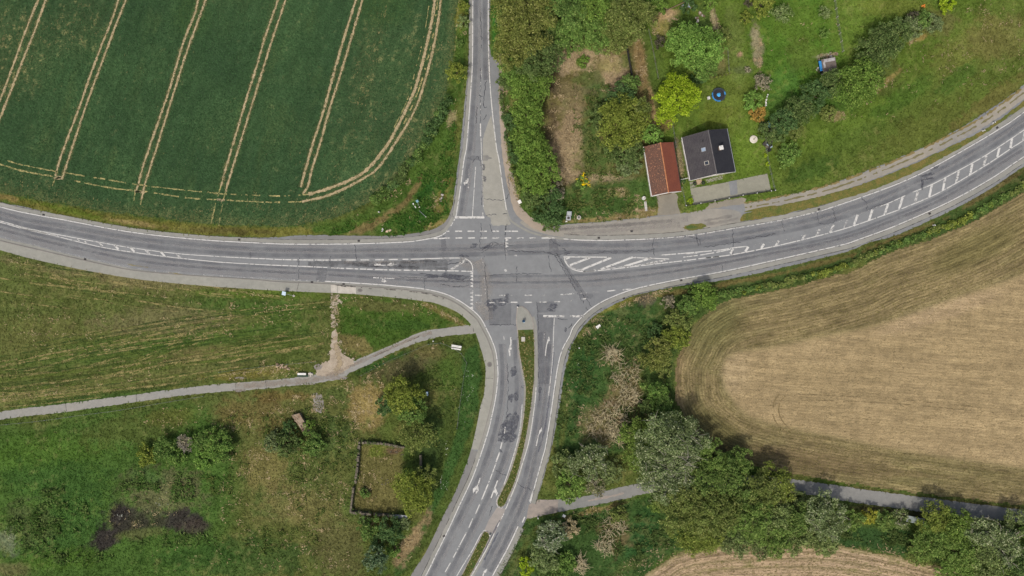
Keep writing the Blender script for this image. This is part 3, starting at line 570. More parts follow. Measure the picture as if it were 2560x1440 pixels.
def stub2_col(X, Y):
    D, S = seg_dist(X, Y, curve(STUB2_EDGE, 4.0))
    a = fbm(X, Y, 8, 251); b = fbm(S, D, 0.8, 261, 3, 8.0); d = fbm(X, Y, 1.1, 271, 3)
    c = np.zeros(X.shape + (3,)) + C(168, 148, 120)
    def bl(m, q):
        nonlocal c; m = np.clip(m, 0, 1)[..., None]; c = c * (1 - m) + C(*q) * m
    bl(sstep(0.1, 0.8, a) * 0.5, (146, 130, 104)); bl((1 - sstep(0.3, 1.6, D + 0.5 * d)) * 0.7, (112, 112, 68)); bl(sstep(0.5, 1.0, b + 0.4 * d) * 0.8, (104, 104, 62)); bl(0.7 * np.exp(-((D - 2.2) / 0.3) ** 2), (96, 84, 62)); bl(0.6 * np.exp(-((D - 4.0) / 0.35) ** 2), (100, 96, 62)); bl(0.5 * np.exp(-((D - 6.0) / 0.5) ** 2), (104, 100, 62))
    c *= (1 + 0.16 * d + 0.16 * b)[..., None]
    return c, {'rowd': D, 'rows': S, 'rowk': np.full(X.shape, 0.85)}
field('seeded_field', stub2_poly, 0.03, stub2_col, M['stubble'], 'bare pale soil field with curved seed rows along the bottom edge', 'field')

# tramlines: bare wheel tracks in the crop
TR = [([(122, -60), (96, 0), (62, 85), (35, 160), (0, 252), (-60, 400)], 4.5), ([(140, -60), (115, 0), (88, 75), (50, 170), (0, 297), (-60, 440)], 4.5),
      ([(322, -80), (296, 0), (282, 45), (250, 125), (225, 192), (200, 265), (165, 358), (153, 390), (143, 424), (139, 441)], 4.2), ([(342, -80), (315, 0), (297, 45), (267, 125), (217, 260), (184, 360), (167, 413), (155, 449)], 4.2),
      ([(520, -80), (496, 0), (487, 35), (457, 112), (425, 220), (377, 360), (358, 415), (346, 463), (338, 480)], 4.2), ([(538, -80), (514, 0), (470, 122), (440, 215), (395, 360), (364, 457), (354, 500)], 4.2),
      ([(718, -80), (695, 0), (665, 87), (640, 172), (612, 262), (583, 360), (564, 424), (553, 465)], 4.2), ([(738, -80), (714, 0), (680, 102), (640, 230), (600, 360), (572, 452), (564, 480)], 4.2),
      ([(912, -80), (890, 0), (865, 80), (837, 175), (810, 275), (782, 360), (765, 420), (752, 468)], 4.6), ([(926, -80), (906, 0), (880, 90), (850, 190), (825, 270), (800, 360), (781, 420), (770, 465), (757, 485)], 4.6),
      ([(1108, -80), (1102, 0), (1090, 87), (1075, 155), (1052, 237), (1030, 290), (987, 360), (945, 420), (910, 445), (860, 472), (810, 492), (755, 504)], 5.0), ([(1092, -80), (1087, 0), (1075, 75), (1055, 162), (1035, 230), (1005, 295), (970, 360), (920, 422), (872, 452), (810, 475), (772, 486)], 6.5)]
mb = MB()
for i, (p, w) in enumerate(TR):
    mb.strip(curve(p, 0.6), 1.3, 0.083 + 0.0002 * i, 2, 0.1, 0.0, i, 0.3); mb.strip(curve(p, 0.4), w / 9.2, 0.09, 0, 0.09, 0.0, i, 0.35)
mb.strip(curve([(1094, 0), (1082, 90), (1066, 160), (1045, 230), (1010, 310)], 0.5), 0.3, 0.088, 1, 0.08, 0.5, 77, 0.4)
DASH = [([(755, 504), (685, 506), (610, 503), (560, 500), (472, 495), (361, 479), (278, 470), (186, 452)], 3.0, 0.25), ([(132, 441), (55, 427), (0, 411), (-60, 398)], 3.2, 0.2), ([(772, 486), (710, 490), (640, 488), (560, 485), (528, 482), (361, 464), (250, 446), (167, 433)], 3.0, 0.35), ([(145, 430), (55, 412), (14, 400)], 3.2, 0.2),
        ([(553, 465), (542, 499), (528, 560)], 2.6, 0.45), ([(564, 480), (558, 504), (547, 565)], 2.6, 0.45), ([(338, 480), (334, 508)], 2.4, 0.4), ([(354, 500), (352, 512)], 2.4, 0.3), ([(139, 445), (131, 466)], 2.2, 0.4), ([(1075, 0), (1060, 90), (1040, 170), (1020, 245), (985, 320)], 1.8, 0.55), ([(1148, 0), (1141, 60), (1140, 100), (1133, 150)], 1.4, 0.5)]
for i, (p, w, g) in enumerate(DASH): mb.strip(curve(p, 0.5), w / 10, 0.09, 1, 0.08, g, 50 + i, 0.4)
for q in ((147, 443), (139, 446), (149, 446), (343, 479), (357, 480), (346, 479), (547, 499), (556, 501), (775, 484)): mb.flat([(W(*q)[0] + (0.35 + 0.25 * random.random()) * 1.5 * math.cos(a), W(*q)[1] + (0.25 + 0.2 * random.random()) * math.sin(a)) for a in np.linspace(0, 6.0, 10)], 0.094, 0)
tag(mb.build('tractor_tracks', [M['tram'], M['straw'], M['thin']]), 'pale wheel tracks running through the green crop', 'tracks', kind='structure')
mb = MB()
for i, p in enumerate([[(1948, 985), (1935, 1005), (1932, 1035), (1943, 1060), (1966, 1082)], [(1963, 990), (1949, 1008), (1947, 1032), (1958, 1055), (1980, 1078)]]): mb.strip(curve(p, 0.4), 0.22, 0.09, 0, 0.05, 0.15, i, 0.3)
for i, p in enumerate([[(2040, 1000), (2250, 1010), (2560, 1040)], [(1990, 985), (2200, 995), (2450, 1018)]]): mb.strip(curve(p, 0.6), 0.3, 0.085, 1, 0.1, 0.4, i, 0.4)
M['rut'] = surf('wheel_rut', (126, 110, 78), (112, 100, 70), 0.8, 4, 0.3); M['rut2'] = film('faint_rut', (120, 106, 78), 0.6, 0.6, 0.35, 0.6)
tag(mb.build('turning_tracks', [M['rut'], M['rut2']]), 'curved wheel ruts turning in the pale stubble', 'tracks', kind='structure')

# mown swaths and faint wheel lines in the west meadow
mb = MB(); rr = random.Random(5)
SW = [[(0, 915), (120, 890), (250, 860), (380, 830), (480, 800)], [(0, 930), (130, 905), (300, 860), (420, 835), (520, 810)], [(280, 925), (400, 890), (500, 850), (560, 820)], [(0, 985), (150, 970), (280, 940), (330, 915), (450, 860)], [(0, 965), (200, 955), (330, 930), (480, 895), (640, 860), (720, 830)], [(120, 1000), (250, 980), (400, 965), (520, 950)], [(300, 935), (420, 910), (560, 880), (700, 850), (800, 835)], [(420, 915), (560, 895), (700, 868), (810, 850)], [(0, 1000), (120, 985), (250, 975)], [(440, 700), (620, 730), (700, 750)], [(130, 690), (240, 720), (320, 735)], [(560, 900), (680, 880), (800, 862)], [(0, 950), (100, 938), (180, 925), (300, 890)]]
for i, p in enumerate(SW):
    for k in range(3):
        q = [(x, y + rr.uniform(-9, 9)) for x, y in p]; mb.strip(curve(q, 0.8), rr.uniform(0.3, 0.7), 0.03 + 0.004 * k + 0.0007 * i, k % 2, 0.06, 0.2, i * 7 + k, 0.4)
for i in range(120):                                                # fine streaks that fan out from the lower left towards the gravel path
    t = rr.random() ** 0.8; x0 = rr.uniform(-40, 600); l = rr.uniform(120, 330); ya = 1020 - 150 * t; yb = 905 - 150 * t; f0, f1 = x0 / 830, min(1.0, (x0 + l) / 830)
    y_at = lambda f: ya + (yb - ya) * max(0.0, f) ** 1.3 - 26 * math.sin(f * 3.0) * t
    p = [(830 * f, y_at(f)) for f in np.linspace(f0, f1, 6)]; mb.strip(curve(p, 0.9), rr.uniform(0.2, 0.55), 0.045 + 0.0002 * i, rr.choice((0, 1, 1, 2, 2)), 0.05, 0.15, 200 + i, 0.5)
for i in range(36):
    x0 = rr.uniform(-40, 500); y0 = rr.uniform(655, 760); l = rr.uniform(60, 200); mb.strip(curve([(x0, y0), (x0 + l * 0.5, y0 + l * 0.08), (x0 + l, y0 + l * 0.13)], 0.9), rr.uniform(0.2, 0.45), 0.07 + 0.0002 * i, rr.choice((0, 0, 1, 2)), 0.06, 0.25, 400 + i, 0.5)
for i, p in enumerate([[(1010, 955), (1100, 905), (1130, 880)], [(1130, 885), (1155, 930), (1150, 1000), (1135, 1090)], [(1120, 890), (1140, 930), (1140, 1000), (1125, 1080)], [(2100, 440), (2300, 330), (2440, 230), (2560, 130)], [(2080, 430), (2250, 320), (2400, 200)], [(2330, 330), (2440, 260), (2560, 160)], [(700, 1110), (800, 1090), (880, 1075)], [(760, 1190), (830, 1160), (880, 1150)]]): mb.strip(curve(p, 0.8), 0.35, 0.03 + 0.001 * i, 1, 0.05, 0.25, 90 + i, 0.4)
tag(mb.build('mown_lines', [M['mowf'], M['mowg'], M['mowd']]), 'yellowish mown lines and wheel lines in the meadow grass', 'grass lines', kind='structure')

# ------------------------------------------------------------------ roads
mb = MB(); mb.flat(road_poly, 0.0)
tag(mb.build('road', M['asphalt']), 'grey asphalt carriageways meeting at the crossroads', 'road', kind='structure')
mb = MB(); mb.flat(path_poly, -0.008)
tag(mb.build('footpath', M['path']), 'grey asphalt footpath curving from the left edge to the junction', 'path', kind='structure')
mb = MB(); mb.flat(fan_poly[:-1], -0.004); mb.flat(fan2_poly[:-1], -0.0045)
mb.strip(curve([(838, 736), (839, 770), (834, 805), (837, 830), (842, 862), (848, 905), (840, 940)], 0.5), 1.5, -0.003, 2, 0.35, 0.35, 3, 0.5)
for i in range(26):
    cx, cy = random.choice([(834, 806), (836, 815), (834, 812), (846, 750), (828, 760), (860, 884), (824, 890), (850, 860), (814, 905), (880, 905)]); cx += random.gauss(0, 4); cy += random.gauss(0, 5); mb.flat([W(cx + random.uniform(2, 5) * math.cos(q_), cy + random.uniform(2, 5) * math.sin(q_))[:2] for q_ in np.linspace(0, 6.28, 9)[:-1]], 0.0 + 0.0004 * i)
for i, (cx, cy, rx, ry) in enumerate(((797, 1010, 15, 26), (788, 990, 8, 8), (770, 958, 20, 5), (600, 945, 16, 3), (600, 976, 16, 4), (843, 945, 30, 5), (795, 918, 12, 8))):
    mb.flat([W(cx + rx * (0.75 + 0.4 * random.random()) * math.cos(a), cy + ry * (0.75 + 0.4 * random.random()) * math.sin(a))[:2] for a in np.linspace(0, 2 * math.pi, 18)[:-1]], -0.0115 + 0.0013 * i, 1)
tag(mb.build('gravel_path', [M['gravel'], surf('grey_rubble', (142, 138, 132), (120, 114, 106), 1.0, 5, 0.3, bmp=0.05), M['trod']]), 'pale gravel path worn between sidewalk and footpath', 'path', kind='structure')
mb = MB(); mb.flat(lane_poly, -0.004)
tag(mb.build('lane', M['lane']), 'narrow grey lane running under the trees at lower right', 'lane', kind='structure')
mb = MB(); mb.flat([W(*q)[:2] for q in [(1322, 1262), (1345, 1249), (1396, 1250), (1394, 1281), (1316, 1297)]], 0.004)
mb.strip(curve([(1470, 1252), (1530, 1240), (1560, 1233)], 0.5), 0.5, 0.002, 0, 0.08, 0.0, 4, 0.5)
tag(mb.build('lane_mouth', surf('dusty_concrete', (154, 145, 136), (134, 128, 122), 0.8, 6, 0.12)), 'dusty beige mouth of the lane at the road', 'lane', kind='structure')
mb = MB(); mb.flat(apron1_poly, -0.01); mb.flat(apron2_poly, -0.006)
tag(mb.build('driveway', M['apron']), 'rough gravel driveways in front of the barn and the yard', 'driveway', kind='structure')
mb = MB(); mb.prism(yard_poly, -0.1, 0.03); mb.flat([W(*q)[:2] for q in [(1822, 454), (1842, 450), (1844, 485), (1826, 489)]], 0.035, 1); mb.flat([W(*q)[:2] for q in [(1764, 449), (1806, 438), (1808, 447), (1768, 457)]], -0.02, 0); mb.flat([W(*q)[:2] for q in [(1724, 455), (1740, 452), (1742, 466), (1726, 470)]], -0.02, 0); mb.flat([W(*q)[:2] for q in [(1740, 449), (1754, 447), (1755, 460), (1742, 462)]], 0.036, 2)
tag(mb.build('yard', [M['yard'], M['asphalt'], M['dirt']]), 'rectangular grey gravel yard in front of the dark-roofed house', 'yard', kind='structure')

# frontage road, light patches, gutters
mb = MB()
front = curve([(1343, 556), (1370, 567), (1407, 562.5), (1511, 555), (1600, 546), (1702, 535), (1782, 522), (1850, 530), (1849, 558)], 0.6, jit=0.06) + curve([(1849, 558), (1770, 572), (1700, 583), (1612, 590), (1517, 594), (1440, 594), (1393, 591), (1350, 582), (1322, 572), (1300, 556), (1320, 545)], 0.6, jit=0.05)
mb.flat(front, 0.004)
tag(mb.build('frontage_road', M['frontage']), 'patchy beige-grey access strip between the main road and the houses', 'road', kind='structure')
mb = MB(); tr_c = [(1862, 519), (1938, 506), (2060, 478), (2155, 446), (2268, 401), (2376, 350), (2468, 299), (2560, 232), (2700, 118), (2900, -68)]
mb.strip(curve(tr_c, 0.6), [2.3] * len(curve(tr_c, 0.6)), 0.004, 0, 0.08, 0, 3)
tag(mb.build('track', M['track']), 'grey gravel track with two wheel ruts running along the upper right road', 'track', kind='structure')
mb = MB(); mb.strip(curve(tr_c[:8], 0.6), 0.4, 0.009, 4, 0.1, 0.3, 9, 0.5); mb.strip(offset(curve(tr_c[:8], 0.6), 1.15), 0.5, 0.01, 1, 0.15, 0.2, 8, 0.5)
mb.flat([W(1737 + 29 * (0.85 + 0.3 * random.random()) * math.cos(a), 567 + 8 * (0.8 + 0.4 * random.random()) * math.sin(a) - 0.1 * 29 * math.cos(a))[:2] for a in np.linspace(0, 2 * math.pi, 26)[:-1]], 0.014, 2)
mb.flat([W(1728 + 15 * (0.8 + 0.4 * random.random()) * math.cos(a), 568 + 5 * (0.7 + 0.5 * random.random()) * math.sin(a))[:2] for a in np.linspace(0, 2 * math.pi, 20)[:-1]], 0.02, 3)
mb.flat([W(1900 + 40 * math.cos(a), 522 + 3 * math.sin(a) - 8 * math.cos(a))[:2] for a in np.linspace(0, 2 * math.pi, 26)[:-1]], 0.013, 2)
M['turf'] = surf('verge_turf', (84, 96, 46), (116, 106, 58), 0.5, 4, 0.35, bmp=0.08); M['turf2'] = surf('green_turf', (70, 92, 46), (92, 100, 56), 0.6, 4, 0.35, bmp=0.08)
M['turf_dry'] = surf('dry_turf', (138, 122, 84), (108, 102, 60), 0.5, 4, 0.35, bmp=0.08)
tag(mb.build('weedy_strips', [M['turf_dry'], M['turf_dry'], M['turf'], M['turf2'], surf('rut_weeds', (118, 112, 84), (104, 102, 70), 0.5, 4, 0.3)]), 'weedy strips growing in and beside the gravel track', 'verge', kind='structure')
mb = MB(); mb.prism(verge_poly, -0.05, 0.05)
tag(mb.build('verge', M['turf']), 'long grassy verge between the gravel track and the main road', 'verge', kind='structure')
mb = MB()
mb.flat(curve([(1228, 288), (1216, 318), (1207, 348)], 0.6, jit=0.05) + curve([(1207, 348), (1207, 470), (1209, 520), (1216, 540)], 0.6, jit=0.08) + curve([(1216, 540), (1236, 547), (1262, 556), (1274, 560)], 0.6, jit=0.25) + curve([(1274, 560), (1266, 527), (1257, 468), (1247, 400), (1238, 345), (1228, 288)], 0.6), 0.005)
mb.flat(curve([(1227, 545), (1230, 562), (1262, 563), (1276, 560), (1268, 543), (1240, 540), (1227, 545)], 0.5, jit=0.15), 0.0065)
mb.strip(curve([(1256, 170), (1252, 240), (1258, 330), (1266, 400), (1282, 480), (1296, 525), (1330, 556), (1365, 573)], 0.6), [0.9 + 1.2 * min(1, i / 60) for i in range(len(curve([(1256, 170), (1252, 240), (1258, 330), (1266, 400), (1282, 480), (1296, 525), (1330, 556), (1365, 573)], 0.6)))], 0.006, 1, 0.12, 0, 5)
tag(mb.build('pale_road_patch', [M['asphalt_light'], asphalt('sandy_shoulder', (164, 150, 138), (150, 138, 128), 0.2)]), 'bleached pale lane and sandy shoulder on the north arm', 'road', kind='structure')

EDGE = {}
EDGE['nw'] = [(-420, 384), (-200, 448), (0, 517), (167, 551), (333, 581), (500, 599), (639, 607), (710, 610), (810, 610.5), (910, 609), (1010, 605), (1060, 599), (1097, 591), (1115, 581)]
EDGE['nw2'] = [(1127, 565), (1138, 546)]
EDGE['nn_l'] = [(1186, -260), (1182, 0), (1181, 150), (1177, 225), (1167, 360), (1160, 400), (1151, 470), (1140, 541)]
EDGE['nn_r'] = [(1224, -260), (1221, 0), (1221, 100), (1226, 225), (1240, 360), (1247.5, 400), (1257, 467), (1266, 525)]
EDGE['ne'] = [(1409, 597), (1440, 599.5), (1467, 600.6), (1517, 601), (1612, 598), (1717, 590), (1834, 571), (1955, 550), (2053, 527), (2154, 493), (2254, 455.5), (2346, 411), (2493, 326), (2560, 280.5), (2700, 172), (2900, -10)]
EDGE['se'] = [(2900, 175), (2700, 308), (2560, 392), (2477, 447), (2374, 504), (2240, 564), (2143, 600), (2103, 612.5), (1935, 651), (1811, 678), (1700, 698), (1592, 721), (1529, 743), (1487.5, 765), (1458, 789), (1433, 818), (1424, 840), (1407, 871), (1395.5, 911), (1387, 964), (1378, 1027), (1364, 1115), (1357, 1142), (1337, 1215), (1326, 1257)]
EDGE['se2'] = [(1312, 1292), (1306, 1306)]
EDGE['se3'] = [(1295, 1316), (1272, 1365), (1231, 1440), (1150, 1585), (1080, 1720)]
EDGE['sw'] = [(812, 703), (910, 709), (985, 714.5), (1060, 722.5), (1110, 734), (1147, 751), (1181, 775), (1202, 796), (1216, 822), (1229, 849), (1240, 882), (1244.5, 924), (1244, 953), (1238, 1000), (1227, 1051), (1220, 1080), (1200, 1142), (1180, 1197), (1147, 1267), (1122, 1322), (1090, 1387), (1064, 1440), (990, 1580), (920, 1720)]
EDGE['sw_w'] = [(-420, 470), (-200, 538), (0, 592), (83, 611), (208, 643), (361, 674), (528, 688), (639, 695), (735, 700), (812, 703)]
# gutters: paler concrete bands outside the edge lines
mb = MB()
def band(key, d, w, z=0.006, seed=0, pts=None):
    mb.strip(offset(curve(pts or EDGE[key], 0.6), d), w, z, 0, 0.02, 0, seed)
band('nw', 0.65, 0.9, seed=1); band('nn_l', -0.55, 0.8, seed=2); mb.strip(offset(curve([(1115, 581), (1127, 565), (1138, 546)], 0.4), 0.55), 0.8, 0.0065)
mb.strip(curve([(1262, 505), (1268, 532), (1276, 550), (1290, 561), (1305, 570), (1327, 581), (1360, 590), (1393, 595), (1420, 598)], 0.4), 0.5, 0.007)
band('ne', 0.7, 1.0, seed=3); band('se', 0.75, 1.1, seed=4); band('se3', 0.9, 1.3, seed=5); band('sw', -0.6, 0.8, seed=6); band('sw_w', -0.55, 0.7, seed=7)
mb.strip(curve([(1296, 860), (1299, 889), (1306, 924), (1313.5, 967), (1311, 1022), (1303, 1080), (1291, 1130), (1273, 1187), (1252, 1232)], 0.5), 0.8, 0.006); mb.strip(curve([(1331, 792), (1336.5, 812), (1339, 845), (1340.5, 889), (1339.5, 942), (1333.5, 1000), (1321, 1080), (1307, 1145), (1292, 1200), (1271, 1250)], 0.5), 1.0, 0.006)
mb.strip(curve([(1216, 1322), (1229, 1335), (1226, 1352), (1204, 1398), (1178, 1445), (1137, 1518)], 0.5), 0.9, 0.006)
tag(mb.build('gutter', M['gutter']), 'pale concrete gutter bands along the carriageway edges', 'gutter', kind='structure')
mb = MB(); mb.flat([W(*q)[:2] for q in [(1243, 1268), (1264, 1272), (1256, 1294), (1236, 1335), (1226, 1332), (1216, 1326), (1210, 1328), (1222, 1300)]], 0.0065)
tag(mb.build('median_gap', surf('beige_concrete', (154, 149, 143), (142, 138, 133), 0.6, 7, 0.12)), 'beige paved gap between the two grassy medians', 'road', kind='structure')

# sidewalk slab with its kerb (real step)
SWK_IN = [(-420, 481), (-200, 548), (0, 602.5), (111, 629), (222, 654.5), (333, 677), (472, 689.5), (639, 700.5), (700, 706), (812, 710.5), (910, 718), (985, 723), (1060, 732), (1107, 744), (1143, 761), (1175, 785), (1193, 803), (1207, 828), (1219, 852), (1230, 884), (1235, 924), (1234, 953), (1229, 1000), (1217, 1051), (1207, 1087), (1196, 1124)]
SWK_OUT = [(1178, 1123)] + S_W[8:]
mb = MB(); sw_in = curve(SWK_IN, 0.6); sw_out = curve(SWK_OUT, 0.6)
mb.prism(offset(sw_in, 0.0) + sw_out, -0.05, 0.10)
tag(mb.build('sidewalk', M['pavement']), 'pale raised sidewalk following the lower left kerb', 'pavement', kind='structure')
mb = MB(); k_l = offset(sw_in, 0.17); mb.prism(sw_in + k_l[::-1], -0.05, 0.115)
tag(mb.build('kerb', surf('kerb_stone', (140, 137, 132), (126, 122, 117), 0.5, 6, 0.12)), 'stone kerb edging the pale sidewalk', 'kerb', kind='structure')
mb = MB(); sp = curve([(1178, 1124), (1170, 1150), (1140, 1227), (1107, 1293), (1067, 1377), (1027, 1440), (950, 1580), (880, 1720)], 0.6); mb.strip(offset(sp, 0.9), 1.9, 0.004)
sp2 = curve([(725, 592), (810, 590.5), (960, 592.5), (1037, 585.5), (1087, 574), (1117, 554), (1131, 524)], 0.5); mb.strip(offset(sp2, -0.5), [0.9 + 0.6 * math.sin(min(1, i / 40) * 1.57) for i in range(len(sp2))], 0.004)
mb.strip(offset(curve([(1790, 1150), (1978, 1200)], 1), 0), 0.1, -0.2)
tag(mb.build('dark_shoulder', M['pavement_dark']), 'darker ribbed asphalt shoulders along the kerb', 'shoulder', kind='structure')

# traffic islands
def inset(poly, d):
    a = sum(poly[i][0] * poly[(i + 1) % len(poly)][1] - poly[(i + 1) % len(poly)][0] * poly[i][1] for i in range(len(poly)))
    return offset(poly + poly[:1], d if a > 0 else -d)[:-1]
def island(poly, label, slab_above=None):
    mb = MB(); inn = inset(poly, 0.18); mb.prism(poly, -0.05, 0.10, 0); mb.prism(inset(poly, 0.2), 0.0, 0.13, 1)
    if slab_above is not None:
        top = [p for p in inset(poly, 0.2) if p[1] > slab_above]; mb.prism(top, 0.05, 0.15, 2)
    tag(mb.build('traffic_island', [surf('island_kerb', (160, 154, 146), (140, 134, 128), 0.6, 5, 0.15), surf('island_turf', (68, 88, 42), (92, 94, 52), 0.35, 3.5, 0.4, bmp=0.1), M['pavement']]), label, 'island', kind='structure')
island(isl1_poly, 'long narrow grassy traffic island with a paved tip in the south arm', W(0, 826)[1])
island(isl2_poly, 'short grassy traffic island at the bottom of the picture')

# joints, cracks, patches, tyre wear
mb = MB()
for k, d, w in (('nw', 1.15, 0.1), ('ne', 1.25, 0.12), ('se', 1.35, 0.14), ('se3', 1.7, 0.2), ('nn_l', -0.95, 0.1), ('sw_w', -1.05, 0.16), ('sw', -1.0, 0.14), ('nw', 0.2, 0.06), ('ne', 0.2, 0.07), ('se', 0.22, 0.07)):
    mb.strip(offset(curve(EDGE[k], 0.6), d), w, 0.0125 + 0.0003 * len(k), 0, 0.03, 0.15, int(d * 100), 0.5)
rr = random.Random(21)
def crack(pts, w=0.12, jit=0.16, seed=0, z=0.0135): mb.strip(curve(pts, 0.35, jit=jit, seed=seed), w, z, 1, 0.02, 0.05, seed, 0.5)
CR = [[(626, 630), (627, 646)], [(749, 645), (746, 700)], [(826, 640), (824, 656)], [(888, 612), (890, 648)], [(1062, 690), (1061, 726)], [(1700, 590), (1745, 597), (1750, 612)], [(1741, 586), (1745, 615), (1752, 627)], [(1634, 598), (1632, 620), (1637, 640)], [(1831, 570), (1833, 605), (1832, 640)], [(1955, 550), (1958, 570), (1963, 580)], [(2043, 530), (2050, 558), (2085, 556), (2086, 545)], [(2082, 520), (2090, 553)], [(2154, 493), (2166, 510), (2167, 524)], [(1803, 641), (1808, 680)], [(1470, 634), (1500, 632), (1516, 628), (1530, 632)], [(1558, 630), (1580, 628), (1600, 626), (1625, 627), (1636, 622)],
      [(1200, 600), (1204, 625), (1230, 605), (1228, 615), (1205, 620)], [(1203, 632), (1230, 618), (1250, 612), (1282, 614)], [(1232, 603), (1250, 613)], [(1264, 565), (1262, 600), (1264, 650)], [(1266, 626), (1320, 629), (1375, 631)], [(1120, 660), (1170, 656)], [(1215, 690), (1240, 688), (1290, 685), (1352, 684)], [(1292, 667), (1292, 714)], [(1375, 598), (1420, 634), (1370, 634)], [(1390, 632), (1480, 770)], [(1388, 640), (1470, 775)], [(1371, 640), (1378, 680)], [(1270, 440), (1268, 495), (1205, 498)], [(1214, 539), (1268, 533)], [(1208, 440), (1203, 520)], [(1223, 813), (1293, 811)], [(1342, 755), (1346, 830), (1348, 1000)], [(1224, 560), (1230, 580)], [(1266, 560), (1260, 600)], [(1211, 640), (1215, 700), (1222, 780)], [(1202, 600), (1203, 560)],
      [(985, 690), (1030, 694), (1066, 695), (1120, 690), (1182, 692)], [(1050, 684), (1100, 690), (1140, 698), (1178, 696)], [(1100, 702), (1150, 704), (1180, 700)], [(1100, 710), (1140, 716), (1178, 714)], [(1269, 909), (1270, 995), (1266, 1060)], [(1240, 1175), (1255, 1186), (1268, 1189)], [(1290, 1205), (1310, 1218), (1326, 1224)], [(1216, 285), (1209, 300)], [(1215, 200), (1208, 265), (1218, 268)], [(1197, 238), (1210, 242)], [(1192, 267), (1190, 310)], [(1202, 170), (1200, 340)], [(1202, 30), (1204, 120)], [(1384, 640), (1400, 640)], [(1230, 1265), (1222, 1290)], [(860, 440), (862, 441)], [(2300, 440), (2340, 430)], [(2305, 450), (2335, 446)], [(2303, 440), (2306, 475)], [(1430, 812), (1422, 820), (1440, 800)], [(1420, 800), (1392, 795)], [(1860, 598), (1950, 584)], [(1760, 618), (1850, 605)], [(2165, 524), (2250, 497)], [(1180, 405), (1195, 392), (1204, 420)]]
for i, p in enumerate(CR): crack(p, 0.11 + 0.05 * rr.random(), 0.18, 300 + i)
tag(mb.build('road_cracks', [M['seam'], M['crack']]), 'dark cracks and joints in the asphalt', 'cracks', kind='structure')
mb = MB()
def blot(cx, cy, rx, ry, rot=0, mi=0, z=0.0095, seed=0, n=18, rag=0.35):
    r2 = random.Random(seed); a0 = math.radians(rot); pts = []
    for k in range(n):
        a = 2 * math.pi * k / n; r = 1 - rag * r2.random(); u, v = rx * r * math.cos(a), ry * r * math.sin(a); pts.append(W(cx + u * math.cos(a0) - v * math.sin(a0), cy + u * math.sin(a0) + v * math.cos(a0))[:2])
    mb.flat(pts, z + 0.0001 * seed, mi)
def quadp(pts, mi=1, z=0.009): mb.flat([W(*q)[:2] for q in pts], z, mi)
for i, b in enumerate([(1240, 756, 38, 12, -4, 0), (1232, 765, 16, 16, 20, 0), (1268, 745, 10, 14, 20, 0), (1284, 928, 10, 16, 4, 0), (1268, 1070, 16, 40, 14, 0), (1286, 1060, 12, 36, 8, 0), (1272, 1092, 26, 14, 8, 0), (1256, 1080, 10, 30, 16, 0), (1278, 995, 8, 12, 0, 0), (1290, 992, 7, 14, 0, 0), (1350, 975, 5, 11, 6, 0), (1209, 418, 5, 10, 0, 0), (1212, 447, 5, 8, 0, 0), (1308, 966, 6, 5, 0, 0), (1160, 640, 16, 4, 6, 0), (1109, 610, 9, 24, 0, 1), (1185, 614, 12, 7, -20, 0), (1222, 615, 20, 5, -24, 0), (2306, 460, 4, 16, 6, 0), (2320, 437, 20, 4, -12, 0), (2322, 446, 14, 3, -12, 0), (2338, 420, 14, 4, -30, 0), (1385, 765, 14, 8, 0, 0), (1376, 775, 10, 4, 20, 0), (1080, 690, 22, 6, 4, 0), (1140, 693, 40, 9, 4, 0), (1115, 686, 12, 7, 0, 0), (1200, 395, 40, 8, 0, 1), (1450, 632, 40, 5, 4, 1), (1536, 630, 12, 6, 0, 1), (1415, 633, 12, 3, 0, 0), (1414, 824, 4, 7, 0, 0), (745, 652, 5, 5, 0, 1), (1470, 740, 16, 9, 0, 1), (1360, 590, 8, 3, 0, 1)]):
    blot(*b[:6], seed=i)
quadp([(795, 667), (818, 668), (814, 706), (790, 704)]); quadp([(1372, 598), (1390, 598), (1400, 635), (1374, 637)]); quadp([(1392, 640), (1404, 645), (1472, 745), (1452, 745)], 1, 0.0093); quadp([(1342, 757), (1394, 752), (1388, 780), (1344, 782)], 1); quadp([(1342, 785), (1384, 790), (1372, 960), (1345, 960)], 1, 0.0089); quadp([(1222, 770), (1278, 758), (1278, 812), (1222, 812)], 1, 0.0088); quadp([(1255, 1126), (1248, 1122), (1251, 1131), (1257, 1133)], 0, 0.014)
